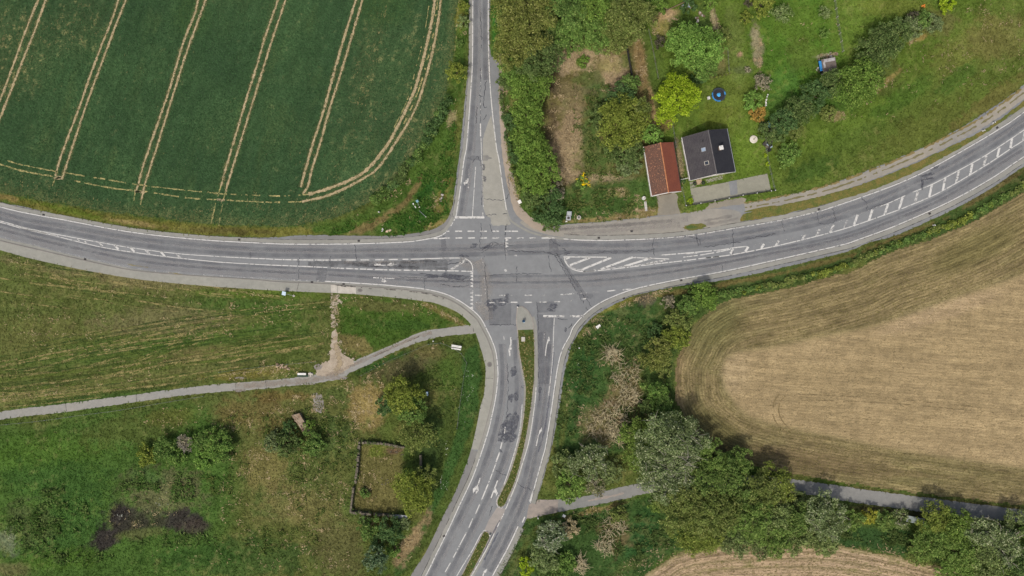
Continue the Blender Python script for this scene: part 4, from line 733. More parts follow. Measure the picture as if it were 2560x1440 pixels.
# oily, darker left-turn lane
for p, w in (([(770, 660), (870, 660), (1000, 662), (1120, 660)], 1.6), ([(880, 660), (1000, 668), (1120, 671)], 1.0), ([(985, 655), (1080, 652), (1130, 652)], 0.6)): mb.strip(curve(p, 0.6), w, 0.0086, 6, 0.15, 0, 3, 0.4)
mb.strip(curve([(1196, 650), (1212, 690), (1216, 760), (1220, 800)], 0.6), 3.4, 0.0083, 2, 0.2, 0, 3); mb.strip(curve([(1190, 755), (1205, 780), (1218, 800)], 0.6), 2.0, 0.0084, 2, 0.2, 0, 3); mb.strip(curve([(860, 656), (960, 656), (1060, 655)], 0.6), 0.8, 0.0079, 2, 0.1, 0, 5)
mb.strip(curve([(1150, 650), (1175, 662), (1180, 676)], 0.6), 3.0, 0.0082, 2, 0.2, 0, 3)
WP = [([(-400, 404), (0, 532), (167, 566), (333, 595), (500, 613), (639, 622), (800, 626), (1080, 624), (1200, 622), (1400, 612), (1600, 612), (1800, 592), (2053, 542), (2254, 470), (2493, 342), (2700, 190)], 3), ([(-400, 416), (0, 546), (167, 580), (333, 610), (500, 628), (639, 636), (800, 640), (1080, 638), (1400, 630), (1600, 628), (1800, 607), (2053, 558), (2254, 487), (2493, 358), (2700, 205)], 3),
      ([(-400, 452), (0, 570), (208, 622), (361, 650), (528, 668), (700, 678), (900, 688), (1080, 698), (1300, 700), (1480, 695), (1700, 672), (1935, 632), (2103, 598), (2240, 548), (2374, 488), (2560, 372)], 4), ([(-400, 464), (0, 583), (208, 634), (361, 664), (528, 680), (700, 690), (900, 701), (1080, 712), (1300, 716), (1500, 710), (1700, 686), (1935, 642), (2103, 606), (2240, 558), (2374, 498), (2560, 384)], 4),
      ([(1189, -200), (1190, 100), (1184, 250), (1172, 400), (1150, 540)], 3), ([(1212, -200), (1212, 100), (1214, 200)], 3), ([(1252, 860), (1256, 930), (1252, 1000), (1236, 1080), (1210, 1160), (1170, 1250), (1120, 1350), (1070, 1450)], 3), ([(1286, 850), (1292, 960), (1286, 1040), (1265, 1130), (1230, 1220), (1170, 1340), (1120, 1440)], 3), ([(1352, 830), (1354, 950), (1340, 1060), (1310, 1200), (1270, 1300), (1210, 1420)], 3), ([(1372, 860), (1366, 960), (1352, 1070), (1322, 1210), (1280, 1320), (1225, 1430)], 3)]
for i, (p, m_) in enumerate(WP):
    mb.strip(curve(p, 0.8), 1.3, 0.0072 + 0.0001 * i, m_, 0.03, 0, i)
    mb.strip(offset(curve(p, 0.8), 0.95), 0.8, 0.0074 + 0.0001 * i, 7 - m_, 0.03, 0, i)
for p in ([(1374, 990), (1362, 1070), (1346, 1130)], [(1378, 940), (1384, 880)], [(1246, 1330), (1210, 1400)], [(1250, 1300), (1190, 1415)]): mb.strip(curve(p, 0.6), 0.5, 0.0088, 5, 0.06, 0, 3, 0.4)
for p in ([(1370, 575), (1500, 566), (1640, 556), (1720, 548)], [(1420, 585), (1560, 574), (1700, 562)]): mb.strip(curve(p, 0.6), 1.2, 0.0087, 2, 0.1, 0, 8, 0.4)
for p in ([(1400, 574), (1560, 562), (1680, 552)], [(1720, 566), (1800, 556), (1846, 545)], [(1760, 552), (1830, 540)]): mb.strip(curve(p, 0.6), 0.9, 0.0089, 7, 0.1, 0, 8, 0.4)
M['bluish'] = film('bluish_wear', (100, 104, 116), 0.6, 0.4, 0.25, 0.6)
tag(mb.build('road_stains', [M['tar'], M['patch'], M['dustf'], M['wear'], M['polish'], M['bluish'], M['oily'], M['faint_dark']]), 'repair patches, tyre wear and stains on the asphalt', 'stains', kind='structure')
mb = MB()
quadp([(827, 712), (843, 712), (843, 732), (828, 731)], 0, 0.106); quadp([(845, 714), (890, 718), (890, 735), (845, 733)], 0, 0.1065); 
for p in ([(838, 712), (866, 716)], [(960, 722), (1060, 733), (1110, 747)], [(862, 714), (930, 722)]): mb.strip(curve(p, 0.4), 0.25, 0.118, 2, 0.05, 0.2, 4, 0.5)
for x1, y1, x2, y2 in ((1183, 820, 1184, 830), (1213, 945, 1233, 946), (742, 728, 748, 704)): mb.strip(curve([(x1, y1), (x2, y2)], 0.3), 0.1, 0.108, 2)
tag(mb.build('sidewalk_patches', [M['concrete'], M['dirt'], M['seam']]), 'lighter slabs and joints in the sidewalk', 'pavement', kind='structure')
mb = MB(); rr = random.Random(4)
for x1, y1, x2, y2 in ((164, 1010, 166, 1029), (340, 987, 342, 1004), (588, 958, 590, 976), (664, 952, 666, 971)): mb.strip([W(x1, y1)[:2], W(x2, y2)[:2]], 0.1, 0.002, 0)
mb.strip(curve([(590, 966), (700, 957), (780, 950), (860, 927)], 0.6), 1.6, 0.0, 1, 0.15, 0, 3, 0.3); mb.strip(curve([(860, 922), (940, 887), (1035, 845), (1080, 832)], 0.6), 0.9, 0.001, 1, 0.1, 0, 4, 0.3); mb.strip(curve([(930, 893), (1000, 862), (1060, 836)], 0.6), 0.25, 0.003, 2, 0.06, 0.2, 4, 0.3)
tag(mb.build('path_wear', [M['seam'], film('brown_dust', (150, 138, 124), 0.5, 0.5, 0.3, 0.6), film('grey_wear', (116, 110, 102), 0.7, 0.6, 0.3, 0.6)]), 'dusty wear and joints on the footpath', 'path', kind='structure')

# ------------------------------------------------------------------ road markings
mb = MB(); ZP = 0.017
def line(p, w=0.2, mi=0, z=ZP, smooth=True, px=True): w *= 0.88; mb.strip(curve(p, 0.6, px) if smooth else [W(*q)[:2] for q in p], w, z, mi)
def dashes(p, on, off, w=0.2, mi=0, start=0.0):
    c = curve(p, 0.2); s = -start; k = 0; cur = []
    for a, b in zip(c[:-1], c[1:]):
        ph = s % (on + off)
        if s >= 0 and ph < on: cur.append(a)
        elif cur:
            cur.append(a); mb.strip(cur, w, ZP, mi); cur = []
        s += math.hypot(b[0] - a[0], b[1] - a[1])
    if len(cur) > 1: mb.strip(cur, w, ZP, mi)
for k in ('nw', 'nn_l', 'nn_r', 'se', 'sw'): line(EDGE[k], 0.26)
dashes(EDGE['nw2'], 0.9, 0.5, 0.22); line(EDGE['ne'][:5], 0.28); dashes(EDGE['ne'][4:9], 2.2, 0.35, 0.24, 1); line(EDGE['ne'][8:], 0.26)
dashes(EDGE['sw_w'], 3.0, 0.4, 0.22, 2); line(EDGE['se2'], 0.35); line(EDGE['se3'], 0.3); line([(1324, 1254), (1331, 1232), (1334, 1225)], 0.3)
# centre lines, west arm
WU = [(-300, 470), (0, 552), (53, 567), (117, 581), (250, 606), (333, 620), (444, 634), (560, 642), (639, 646)]; WL = [(-300, 474), (0, 555.5), (53, 571), (111, 583), (250, 617), (361, 634.5), (456, 646), (560, 656), (665, 662)]
line(WU, 0.2); line(WL, 0.2); line([(50, 568.5), (85, 577), (118, 584)], 0.5); line([(128, 586), (145, 590)], 0.3, 1)
line([(639, 646), (665, 647), (705, 649)], 0.24); dashes([(707, 649), (785, 650), (855, 650)], 3.6, 0.35, 0.26); dashes([(866, 650), (940, 649.5), (1023, 648)], 2.2, 1.3, 0.26); line([(1027, 648), (1130, 645), (1160, 646)], 0.24)
line([(1150, 645.5), (1162, 646), (1175, 654), (1181, 665), (1182, 679)], 0.28); dashes([(665, 662), (785, 667), (820, 669)], 3.7, 0.3, 0.22); dashes([(828, 669.5), (890, 672), (985, 675), (1125, 677), (1182, 678.5)], 3.1, 0.5, 0.26)
line([(1126, 675), (1166, 649)], 0.6, 1); line([(1118, 652), (1128, 647)], 0.35, 2)
for i, (x, y, s) in enumerate([(196, 600, 0.5), (214, 605, 0.6), (252, 611, 0.9), (291, 617.5, 1), (331, 624, 1), (369, 630, 1), (407, 635, 1), (446, 639.5, 0.9)]):
    line([(x - 5 * s, y - 5.5 * s), (x + 5 * s, y + 5.5 * s)], 0.55 * s, 1 if s < 1 else 0)
# east gore
line([(1409, 642), (1465, 642.5), (1517, 643)], 0.3); dashes([(1520, 643), (1560, 642), (1592, 641.7)], 1.4, 0.6, 0.22, 2); line([(1583, 644), (1625, 645.5), (1673, 647.5)], 0.25); line([(1411, 642), (1413, 654), (1419, 663), (1429, 671.5), (1442, 676.5), (1458, 679), (1487, 677.5)], 0.26); line([(1413.5, 643), (1415.5, 653), (1421.5, 661.5), (1431, 669), (1443, 673.5), (1460, 676)], 0.16, 1)
dashes([(1458, 679), (1487, 677), (1521, 674), (1571, 668), (1621, 662), (1654, 658), (1712, 651.5), (1754, 646), (1800, 641)], 3.2, 0.4, 0.22); dashes([(1480, 674.5), (1521, 671), (1571, 665), (1640, 658)], 2.8, 0.3, 0.16, 1)
for a, b, m_ in (((1425, 663), (1475, 644), 0), ((1452, 675), (1528, 644), 0), ((1502, 673), (1582, 643), 0), ((1560, 666), (1628, 645), 0), ((1612, 661), (1663, 650), 1)): line([a, b], 0.55, m_)
line([(1414, 648), (1424, 644)], 0.4)
dashes([(1650, 638), (1712, 633), (1800, 625), (1831, 620), (1870, 615.5)], 4.0, 0.4, 0.24); dashes([(1708, 643), (1754, 637), (1800, 629), (1832, 622)], 3.6, 0.5, 0.22); line([(1714, 635), (1745, 633)], 0.2, 1); line([(1866, 615.5), (1869, 622)], 0.3, 1)
EU = [(1888, 611), (1975, 596), (2053, 572), (2090, 557), (2137, 540), (2170, 526), (2204, 513.5)]; EL = [(1764, 645), (1834, 636), (1935, 616), (2036, 592), (2120, 569), (2204, 540), (2271, 515), (2354, 478), (2463, 414), (2532, 368), (2560, 350), (2700, 256), (2900, 110)]
dashes(EU, 2.4, 1.0, 0.18, 2); line([(2200, 516), (2221, 508), (2263, 489)], 0.22); line([(2282, 480.5), (2332, 460), (2393, 428), (2463, 389), (2532, 344), (2560, 325), (2700, 232), (2900, 86)], 0.24); dashes(EL, 6.0, 0.3, 0.22)
for i, (bx, by, tx, ty, m_) in enumerate([(1826, 634, 1833, 622, 0), (1863, 629, 1871, 617, 0), (1902, 622, 1910, 610, 0), (1939, 615, 1947, 602, 1), (1975, 606, 1981, 593, 2), (2006, 599, 2013, 585, 1), (2041, 591, 2049, 573, 1), (2075, 582, 2084, 562, 1), (2111, 571, 2118, 550, 2), (2134, 565, 2144, 537, 0), (2172, 552, 2181, 524, 0), (2211, 538, 2220, 510, 0), (2248, 522, 2257, 492, 0), (2287, 508, 2295, 477, 1), (2323, 492, 2330, 461, 0), (2357, 476, 2363, 445, 0), (2390, 457, 2397, 428, 1), (2425, 437, 2431, 409, 0), (2459, 414, 2466, 389, 1), (2493, 392, 2499, 368, 0), (2526, 370, 2530, 346, 0), (2558, 350, 2563, 325, 1), (2592, 328, 2598, 302, 0)]):
    line([(bx, by), (tx, ty)], 0.62, m_, ZP + 0.002)
# stop lines and crossing dashes
line([(1137, 543.5), (1211, 543.5)], 0.6); line([(1358, 790.3), (1384, 790.5)], 0.6); line([(1384, 790.5), (1411, 790.5)], 0.6, 1); line([(1425, 790.5), (1460, 790.5)], 0.6, 1)
for a, b in ((1115, 1124), (1138, 1155), (1169, 1186), (1200, 1217), (1231, 1247.5), (1262, 1269), (1271, 1277), (1279, 1295)): line([(a, 578), (b, 578)], 0.34)
for a, b, m_ in ((1084, 1094, 0), (1097, 1110, 0), (1110, 1124, 0), (1139, 1155.5, 0), (1169.5, 1187, 0), (1201, 1217, 0), (1231, 1248, 1), (1262, 1278, 0), (1292, 1309, 1), (1323, 1339, 1), (1354, 1371, 0), (1371, 1390, 1)): line([(a, 595.3 if a > 1100 else 596.4), (b, 594.6 if a > 1100 else 596)], 0.34, m_)
for a, ya, b, yb, m_ in ((1187, 738, 1205, 738.5, 1), (1219, 738.5, 1234, 738.5, 2), (1248, 738.5, 1263, 738.5, 1), (1277, 738.5, 1295, 738.5, 2), (1312, 738, 1330, 738, 1), (1351, 738, 1366, 737, 2), (1401, 736.5, 1417, 735.5, 1), (1418, 735.3, 1435, 734, 1), (1450, 733, 1467, 732, 2), (1482, 730.5, 1500, 729.5, 2), (1518, 728, 1539, 725.5, 0), (1557, 724.5, 1578, 722, 0),
                         (1190, 756.5, 1206, 756, 2), (1223, 757, 1237, 756, 1), (1247, 756, 1262, 756, 1), (1277, 755.5, 1294, 755.7, 0), (1312, 755.7, 1330, 755.7, 0), (1349, 755.3, 1367, 755, 1), (1384, 754.6, 1400, 754, 1), (1421, 752.5, 1437, 751, 2), (1457, 747.5, 1465, 746.5, 1)): line([(a, ya), (b, yb)], 0.3, m_)
for y, m_ in ((683, 0), (690, 0), (698.5, 0), (707, 1), (715, 0), (723.5, 1), (732.5, 0), (742, 0), (750, 0), (759.5, 0), (769, 0)): mb.flat([W(1174.5, y)[:2], W(1182, y + 3.3)[:2], W(1182, y - 3.3)[:2]], ZP + 0.001, m_)
line([(1182.4, 679), (1182.4, 774)], 0.12, 1)
for y, m_ in ((599.8, 0), (608, 0), (615.7, 0), (627.5, 2), (636, 2)): mb.flat([W(1272, y)[:2], W(1264, y - 3.4)[:2], W(1264, y + 3.4)[:2]], ZP + 0.001, m_)
# the faded old island outline and small marks in the middle
line([(1188, 644.5), (1203, 644.5), (1207, 655), (1209, 668), (1206, 677)], 0.25, 2); line([(1210, 690), (1213, 715), (1214, 735)], 0.2, 2); blotm = [(1264, 676, 4, 3.2), (1289, 639, 4, 2)]
for x, y, rx, ry in blotm: mb.flat([W(x + rx * math.cos(a), y + ry * math.sin(a))[:2] for a in np.linspace(0, 6.28, 9)[:-1]], ZP, 1)
# north arm lane lines
line([(1189, 417), (1181, 541)], 0.18); line([(1202.5, 345), (1204, 400), (1206, 455), (1208.5, 520)], 0.16); line([(1205, 400), (1206.5, 470), (1208.5, 512)], 0.3, 1); line([(1207, 531), (1207.5, 541)], 0.2); line([(1201, 309), (1201.5, 341)], 0.34); dashes([(1202, 205), (1201, 300)], 0.5, 0.8, 0.12, 1); line([(1204, 170), (1203.5, 192)], 0.15, 1)
# south arm lane lines
line([(1386, 793), (1384.5, 820), (1382, 889), (1375.5, 956), (1371, 989)], 0.16); dashes([(1371, 989), (1365.5, 1040)], 1.5, 0.8, 0.16, 2); line([(1340, 968), (1338, 1000), (1329, 1067), (1319.5, 1115), (1305, 1162), (1290, 1210), (1264, 1273)], 0.22)
line([(1236, 1333), (1215, 1375), (1179, 1440), (1100, 1585)], 0.24); dashes([(1260, 1284), (1250, 1303), (1240, 1325)], 1.4, 0.8, 0.25, 1)
line([(1305.5, 1011), (1302, 1055), (1298, 1083), (1290, 1117), (1275, 1167), (1260, 1211)], 0.2); line([(1247, 1238), (1241, 1255), (1246, 1268), (1253, 1271), (1260, 1267)], 0.2); line([(1220, 1331), (1212, 1325.5), (1202, 1336), (1180, 1377), (1142, 1440), (1060, 1590)], 0.22)
for a, b, w in (((1255, 1106), (1251, 1122), 0.3), ((1249, 1131), (1240, 1155), 0.36), ((1240, 1158), (1224.5, 1200), 0.26), ((1223.5, 1202), (1204, 1250), 0.34), ((1199, 1261), (1189, 1284), 0.24), ((1182, 1296), (1172, 1319), 0.24), ((1166, 1331), (1147, 1367), 0.24), ((1145, 1371), (1143, 1375), 0.24), ((1141, 1379), (1133, 1394), 0.24), ((1126, 1407), (1113, 1430), 0.24), ((1106, 1442), (1090, 1470), 0.24)): line([a, b], w)
line([(1263, 1067), (1261, 1084)], 0.3, 1); line([(1360, 850), (1360.5, 834)], 0.2, 2); line([(1259, 840), (1260.5, 849)], 0.2, 1)
tag(mb.build('road_markings', [M['paint'], M['paint_worn'], M['paint_faint']]), 'white painted lines, hatching, stop lines and give-way teeth on the roads', 'road markings', kind='structure')
def arrow(label, shapes):
    global mb; mb = MB()
    for s in shapes:
        if s[0] == 'l': line(s[1], s[2], s[3] if len(s) > 3 else 0)
        else: mb.flat([W(*q)[:2] for q in s[1]], ZP + 0.001, s[2] if len(s) > 2 else 0)
    tag(mb.build('arrow_marking', [M['paint'], M['paint_worn'], M['paint_faint']]), label, 'arrow marking', kind='structure')
arrow('white left-turn arrow on the north arm', [('l', [(1172, 424), (1170.5, 446)], 0.22, 2), ('l', [(1170, 446), (1169.5, 453), (1166, 457)], 0.28), ('f', [(1158.5, 457), (1167, 449), (1166, 455), (1170, 453), (1168, 459), (1163, 459), (1162.5, 464)]), ('l', [(1171, 458), (1170.5, 472)], 0.3, 2)])
arrow('white straight arrow in the turning lane of the west arm', [('l', [(936, 661.5), (952, 661.5)], 0.55), ('l', [(950, 663), (972, 663)], 0.26), ('f', [(968, 662), (976, 657), (986, 657), (982, 661), (994, 660), (984, 663), (976, 666)], 1)])
arrow('white right-turn arrow in the lower lane of the west arm', [('l', [(933, 694), (947, 694.5)], 0.3), ('l', [(950, 695), (987, 696.5)], 0.26, 1), ('f', [(955, 697), (963, 699), (964.5, 703), (969, 702), (961, 706), (951, 702), (957, 702)])])
arrow('white forked arrow pointing down on the south arm', [('f', [(1275, 842), (1279, 850), (1277.5, 866), (1279.5, 872), (1275.5, 876), (1276.3, 889), (1273.5, 890.5), (1271, 876), (1274, 864), (1276, 860)]), ('l', [(1277, 843), (1277.8, 862)], 0.3, 1)])
arrow('white left arrow beside the long island', [('l', [(1363, 890), (1366.5, 862)], 0.24), ('l', [(1366.5, 862), (1371.5, 848), (1372, 842)], 0.24), ('f', [(1367, 857), (1369, 848), (1374, 844), (1374.5, 852), (1371, 853), (1370, 858)])])
arrow('white left arrow further down beside the long island', [('l', [(1340.5, 1115), (1346, 1088)], 0.26), ('l', [(1346, 1088), (1352, 1078), (1354, 1069)], 0.22), ('f', [(1347, 1085), (1348.5, 1076), (1353, 1072), (1355, 1077), (1351, 1080), (1349, 1085)])])
arrow('white two-headed arrow pointing down in the left lane', [('l', [(1200.5, 1195), (1195, 1212)], 0.3), ('l', [(1196, 1208), (1190, 1222)], 0.24), ('f', [(1191, 1214), (1190.5, 1224), (1182.5, 1233), (1182, 1222), (1186, 1218)]), ('f', [(1195, 1215), (1197, 1226), (1189.5, 1235), (1189.5, 1228), (1192, 1222)])])
arrow('white right-turn arrow pointing down near the island end', [('l', [(1244, 1201), (1227.5, 1245)], 0.32), ('f', [(1236, 1225), (1239, 1220), (1243.5, 1230), (1244.5, 1233), (1239.5, 1242), (1240.5, 1236), (1234.5, 1230)])])
arrow('white arrow pointing up at the bottom edge', [('f', [(1206, 1440), (1209, 1428), (1218.5, 1421), (1215, 1431), (1211, 1433), (1208, 1442)])])

# ------------------------------------------------------------------ trees, bushes and hedges
PAL = {'green': [(82, 108, 50), (68, 94, 42), (102, 122, 62)], 'mid': [(76, 100, 48), (62, 86, 42), (96, 112, 60)], 'bright': [(80, 104, 42), (68, 92, 38), (102, 122, 54)], 'lime': [(116, 136, 22), (98, 120, 24), (140, 154, 40)],
       'olive': [(88, 98, 50), (76, 88, 44), (110, 114, 66)], 'brownolive': [(92, 96, 46), (80, 88, 44), (114, 114, 66)], 'dark': [(56, 80, 46), (46, 70, 42), (70, 92, 54)], 'darkolive': [(68, 84, 46), (58, 76, 42), (86, 98, 58)],
       'silver': [(92, 104, 78), (78, 92, 66), (148, 154, 136)], 'pale': [(96, 110, 70), (82, 98, 58), (122, 132, 92)], 'greyg': [(88, 100, 68), (74, 88, 56), (110, 118, 88)], 'straw': [(140, 128, 104), (122, 110, 88), (158, 146, 122)],
       'twig': [(116, 108, 96), (98, 92, 82), (136, 128, 114)], 'purple': [(62, 55, 53), (52, 46, 46), (78, 68, 62)], 'rust': [(132, 100, 48), (112, 88, 48), (148, 124, 62)], 'blue': [(70, 88, 66), (58, 76, 56), (98, 112, 92)],
       'yellow': [(136, 132, 38), (116, 118, 38), (164, 154, 54)], 'yellowolive': [(94, 104, 40), (82, 94, 38), (116, 122, 54)], 'light': [(90, 120, 54), (76, 106, 46), (112, 138, 66)]}
M['palebark'] = surf('pale_bark', (172, 166, 154), (150, 142, 130), 1.0, 6, 0.25)
LEAFK = 2.1
def leaf_mesh(name, mat, parent, clumps, n, size, pal, seed, flat=0.35, spread=1.0, elong=1.5, zmin=0.1):
    """leaf-sized faces over the upper and outer sides of a set of leaf clumps (x, y, z, r)"""
    g = np.random.default_rng(seed); K = np.array(clumps, dtype=float); w = K[:, 3] ** 2; ci = g.choice(len(K), n, p=w / w.sum())
    d = g.normal(size=(n, 3)); d /= np.linalg.norm(d, axis=1)[:, None]; fl = (d[:, 2] < -0.25) & (g.random(n) < 0.8); d[fl, 2] *= -1
    rad = K[ci, 3] * (1 - 0.4 * g.random(n) ** 2.2) * (1 + 0.18 * g.random(n) * (g.random(n) < 0.25))
    c = K[ci, :3] + d * rad[:, None] * np.array([1, 1, 0.85]); c[:, 2] = np.maximum(c[:, 2], zmin + 0.2 * g.random(n))
    nn = d * (1 - flat) + np.array([0, 0, 1]) * flat + 0.55 * g.normal(size=(n, 3)); nn /= np.linalg.norm(nn, axis=1)[:, None]
    t = np.cross(nn, g.normal(size=(n, 3))); t /= np.linalg.norm(t, axis=1)[:, None]; b = np.cross(nn, t)
    s = size * (0.55 + 0.9 * g.random(n)) * 0.5; s1 = (s * elong ** 0.5)[:, None]; s2 = (s / elong ** 0.5)[:, None]
    V = np.stack([c - t * s1, c - b * s2 * 0.9, c + t * s1, c + b * s2 * 0.9], 1).reshape(-1, 3)
    F = np.arange(4 * n).reshape(n, 4)
    pc = np.array([lin(q, LEAFK) for q in pal]); pc = pc * 0.8 + 0.2 * np.array([lin(q, LEAFK) for q in [(84, 98, 56), (72, 86, 48), (108, 116, 76)]]); tone = g.uniform(0.72, 1.28, len(K)); mixk = g.random((len(K), 1)) * 0.8
    if K.shape[1] > 4: lt = g.uniform(0.82, 1.18, 200); lm = g.random(200); li = K[:, 4].astype(int); tone = g.uniform(0.82, 1.18, len(K)) * lt[li]; mixk = 0.5 * mixk + 0.4 * lm[li][:, None]
    base = pc[0] * (1 - mixk) + pc[1] * mixk; cc = base[ci] * tone[ci][:, None] * g.uniform(0.82, 1.2, n)[:, None]; hi = g.random(n) < 0.16; cc[hi] = pc[2] * g.uniform(0.85, 1.25, hi.sum())[:, None]
    return np_mesh(name, V, F, mat, parent, cols=np.clip(np.repeat(cc, 4, axis=0), 0.003, 0.9))
def crown_clumps(R, zc, Hc, seed, fill=1.0, lobes=None):
    g = np.random.default_rng(seed); ph = g.uniform(0, 6.28, 4); K = []; L = []
    n = int(9 + 3.0 * R * fill); nrim = int(6 + 0.9 * R)
    for i in range(n * 4):
        if len(L) >= n: break
        rim = i < nrim; th = 6.283 * (i + g.uniform(-.3, .3)) / nrim if rim else g.uniform(0, 6.28); ro = g.uniform(0.82, 1.0) if rim else 0.85 * math.sqrt(g.uniform(0.0, 1.0))
        edge = 1 + 0.09 * math.sin(2 * th + ph[0]) + 0.08 * math.sin(3 * th + ph[1]) + 0.06 * math.sin(5 * th + ph[2])
        r = R * g.uniform(0.22, 0.34); q = max(0.0, (R * edge - r * 0.95)) * ro; x, y = q * math.cos(th), q * math.sin(th)
        if not rim and L and min(math.hypot(x - l[0], y - l[1]) / (r + l[3]) for l in L) < 0.33: continue
        L.append((x, y, zc + Hc * math.sqrt(max(0.02, 1 - ro * ro)) * g.uniform(0.3, 0.8) - 0.25 * Hc + g.uniform(-0.1, 0.13) * Hc, r))
    for li, (x, y, z, r) in enumerate(L):
        for k in range(8 + int(2 * r)):
            d = g.normal(size=3); d /= np.linalg.norm(d); d[2] = abs(d[2]) if g.random() < 0.8 else d[2]; e = r * g.uniform(0.45, 0.8)
            K.append((x + d[0] * e, y + d[1] * e, z + d[2] * e * 0.9, r * g.uniform(0.26, 0.44), li))
    return K
def limbs(mb, K, zc, R, seed, thick=1.0, n=6):
    ends = []; g = random.Random(seed); tr = max(0.07, 0.045 * R + 0.05) * thick; zt = max(0.3, zc * 0.55)
    mb.tube([(0, 0, -0.1), (0.03 * R * g.uniform(-1, 1), 0.03 * R * g.uniform(-1, 1), zt * 0.6), (0.06 * R * g.uniform(-1, 1), 0.06 * R * g.uniform(-1, 1), zt * 1.25)], [tr * 1.35, tr, tr * 0.55], 7)
    for i in range(n):
        k = K[g.randrange(len(K))]; z0 = zt * g.uniform(0.55, 1.1)
        ends.append(k); mb.tube([(0, 0, z0), (k[0] * 0.5 + g.uniform(-.1, .1) * R, k[1] * 0.5 + g.uniform(-.1, .1) * R, z0 + (k[2] - z0) * 0.6), (k[0], k[1], k[2])], [tr * 0.5, tr * 0.3, tr * 0.1], 5)
    return ends
def plant(kind, px, py, r, h, pal, label, group, dens=1.0, leaf=None, twigs=0, seed=None, sx=1.0, rot=0.0):
    """a tree or bush seen at photo pixel (px, py) with crown radius r pixels and height h metres"""
    global _pn; _pn += 1; sd = 1000 + _pn if seed is None else seed
    istree = kind.endswith('tree'); zc = h * (0.62 if istree else 0.5); Hc = h - zc
    x, y, _ = P(px, py, zc); R = {G6: 1.26, G1: 1.26}.get(group, 1.14) * r / 10.0 * (CAM_H - zc) / CAM_H
    o = empty(kind, (x, y, -0.05), 0, label, 'tree' if istree else 'bush', group)
    K = crown_clumps(R, zc, Hc * 1.15, sd)
    if sx != 1.0 or rot:
        a = math.radians(-rot); K = [(k[0] * sx * math.cos(a) - k[1] * math.sin(a), k[0] * sx * math.sin(a) + k[1] * math.cos(a), k[2], k[3], k[4]) for k in K]
    mb = MB(); ends = limbs(mb, K, zc, R, sd, n=(6 if istree else 5) + twigs // 5)
    if twigs:
        g = random.Random(sd)
        for i in range(twigs):
            k = ends[i % len(ends)]; a = g.uniform(0, 6.28); l = R * 0.3 * g.uniform(0.6, 1.3); e = (k[0] + l * math.cos(a), k[1] + l * math.sin(a), k[2] + R * 0.2 * g.uniform(0.7, 1.4))
            mb.tube([(k[0], k[1], k[2]), ((k[0] + e[0]) / 2 + g.uniform(-.2, .2), (k[1] + e[1]) / 2 + g.uniform(-.2, .2), k[2] + R * 0.16), e], [0.05, 0.035, 0.015], 4, 1, cap=False)
    mb.build('trunk' if istree else 'stem', [M['bark'], M['palebark'] if pal in ('silver', 'twig', 'greyg') else M['bark']], o)
    lf = leaf or (0.31 if R > 3 else 0.26)
    n = int(dens * max(300, 132 * R * R * sx / (lf / 0.36) ** 2 * (1.0 if R > 3 else 1.2)))
    pl = PAL[pal]
    if group == G6: pl = [tuple(0.68 * u + 0.32 * v for u, v in zip(q, w)) for q, w in zip(pl, PAL['olive'])]
    leaf_mesh('crown' if istree else 'foliage', M['leaf'], o, K, n, lf, pl, sd)
    return o
_pn = 0
G1 = 'trees of the wood beside the north road'; G2 = 'trees and shrubs around the gardens'; G3 = 'trees of the row below the garden lawn'; G4 = 'trees and shrubs of the rough lower left meadow'; G5 = 'shrubs between the south arm and the stubble field'; G6 = 'trees of the grove over the lane'; G7 = 'bushes south of the lane'
T, B = 'broadleaf_tree', 'bush'
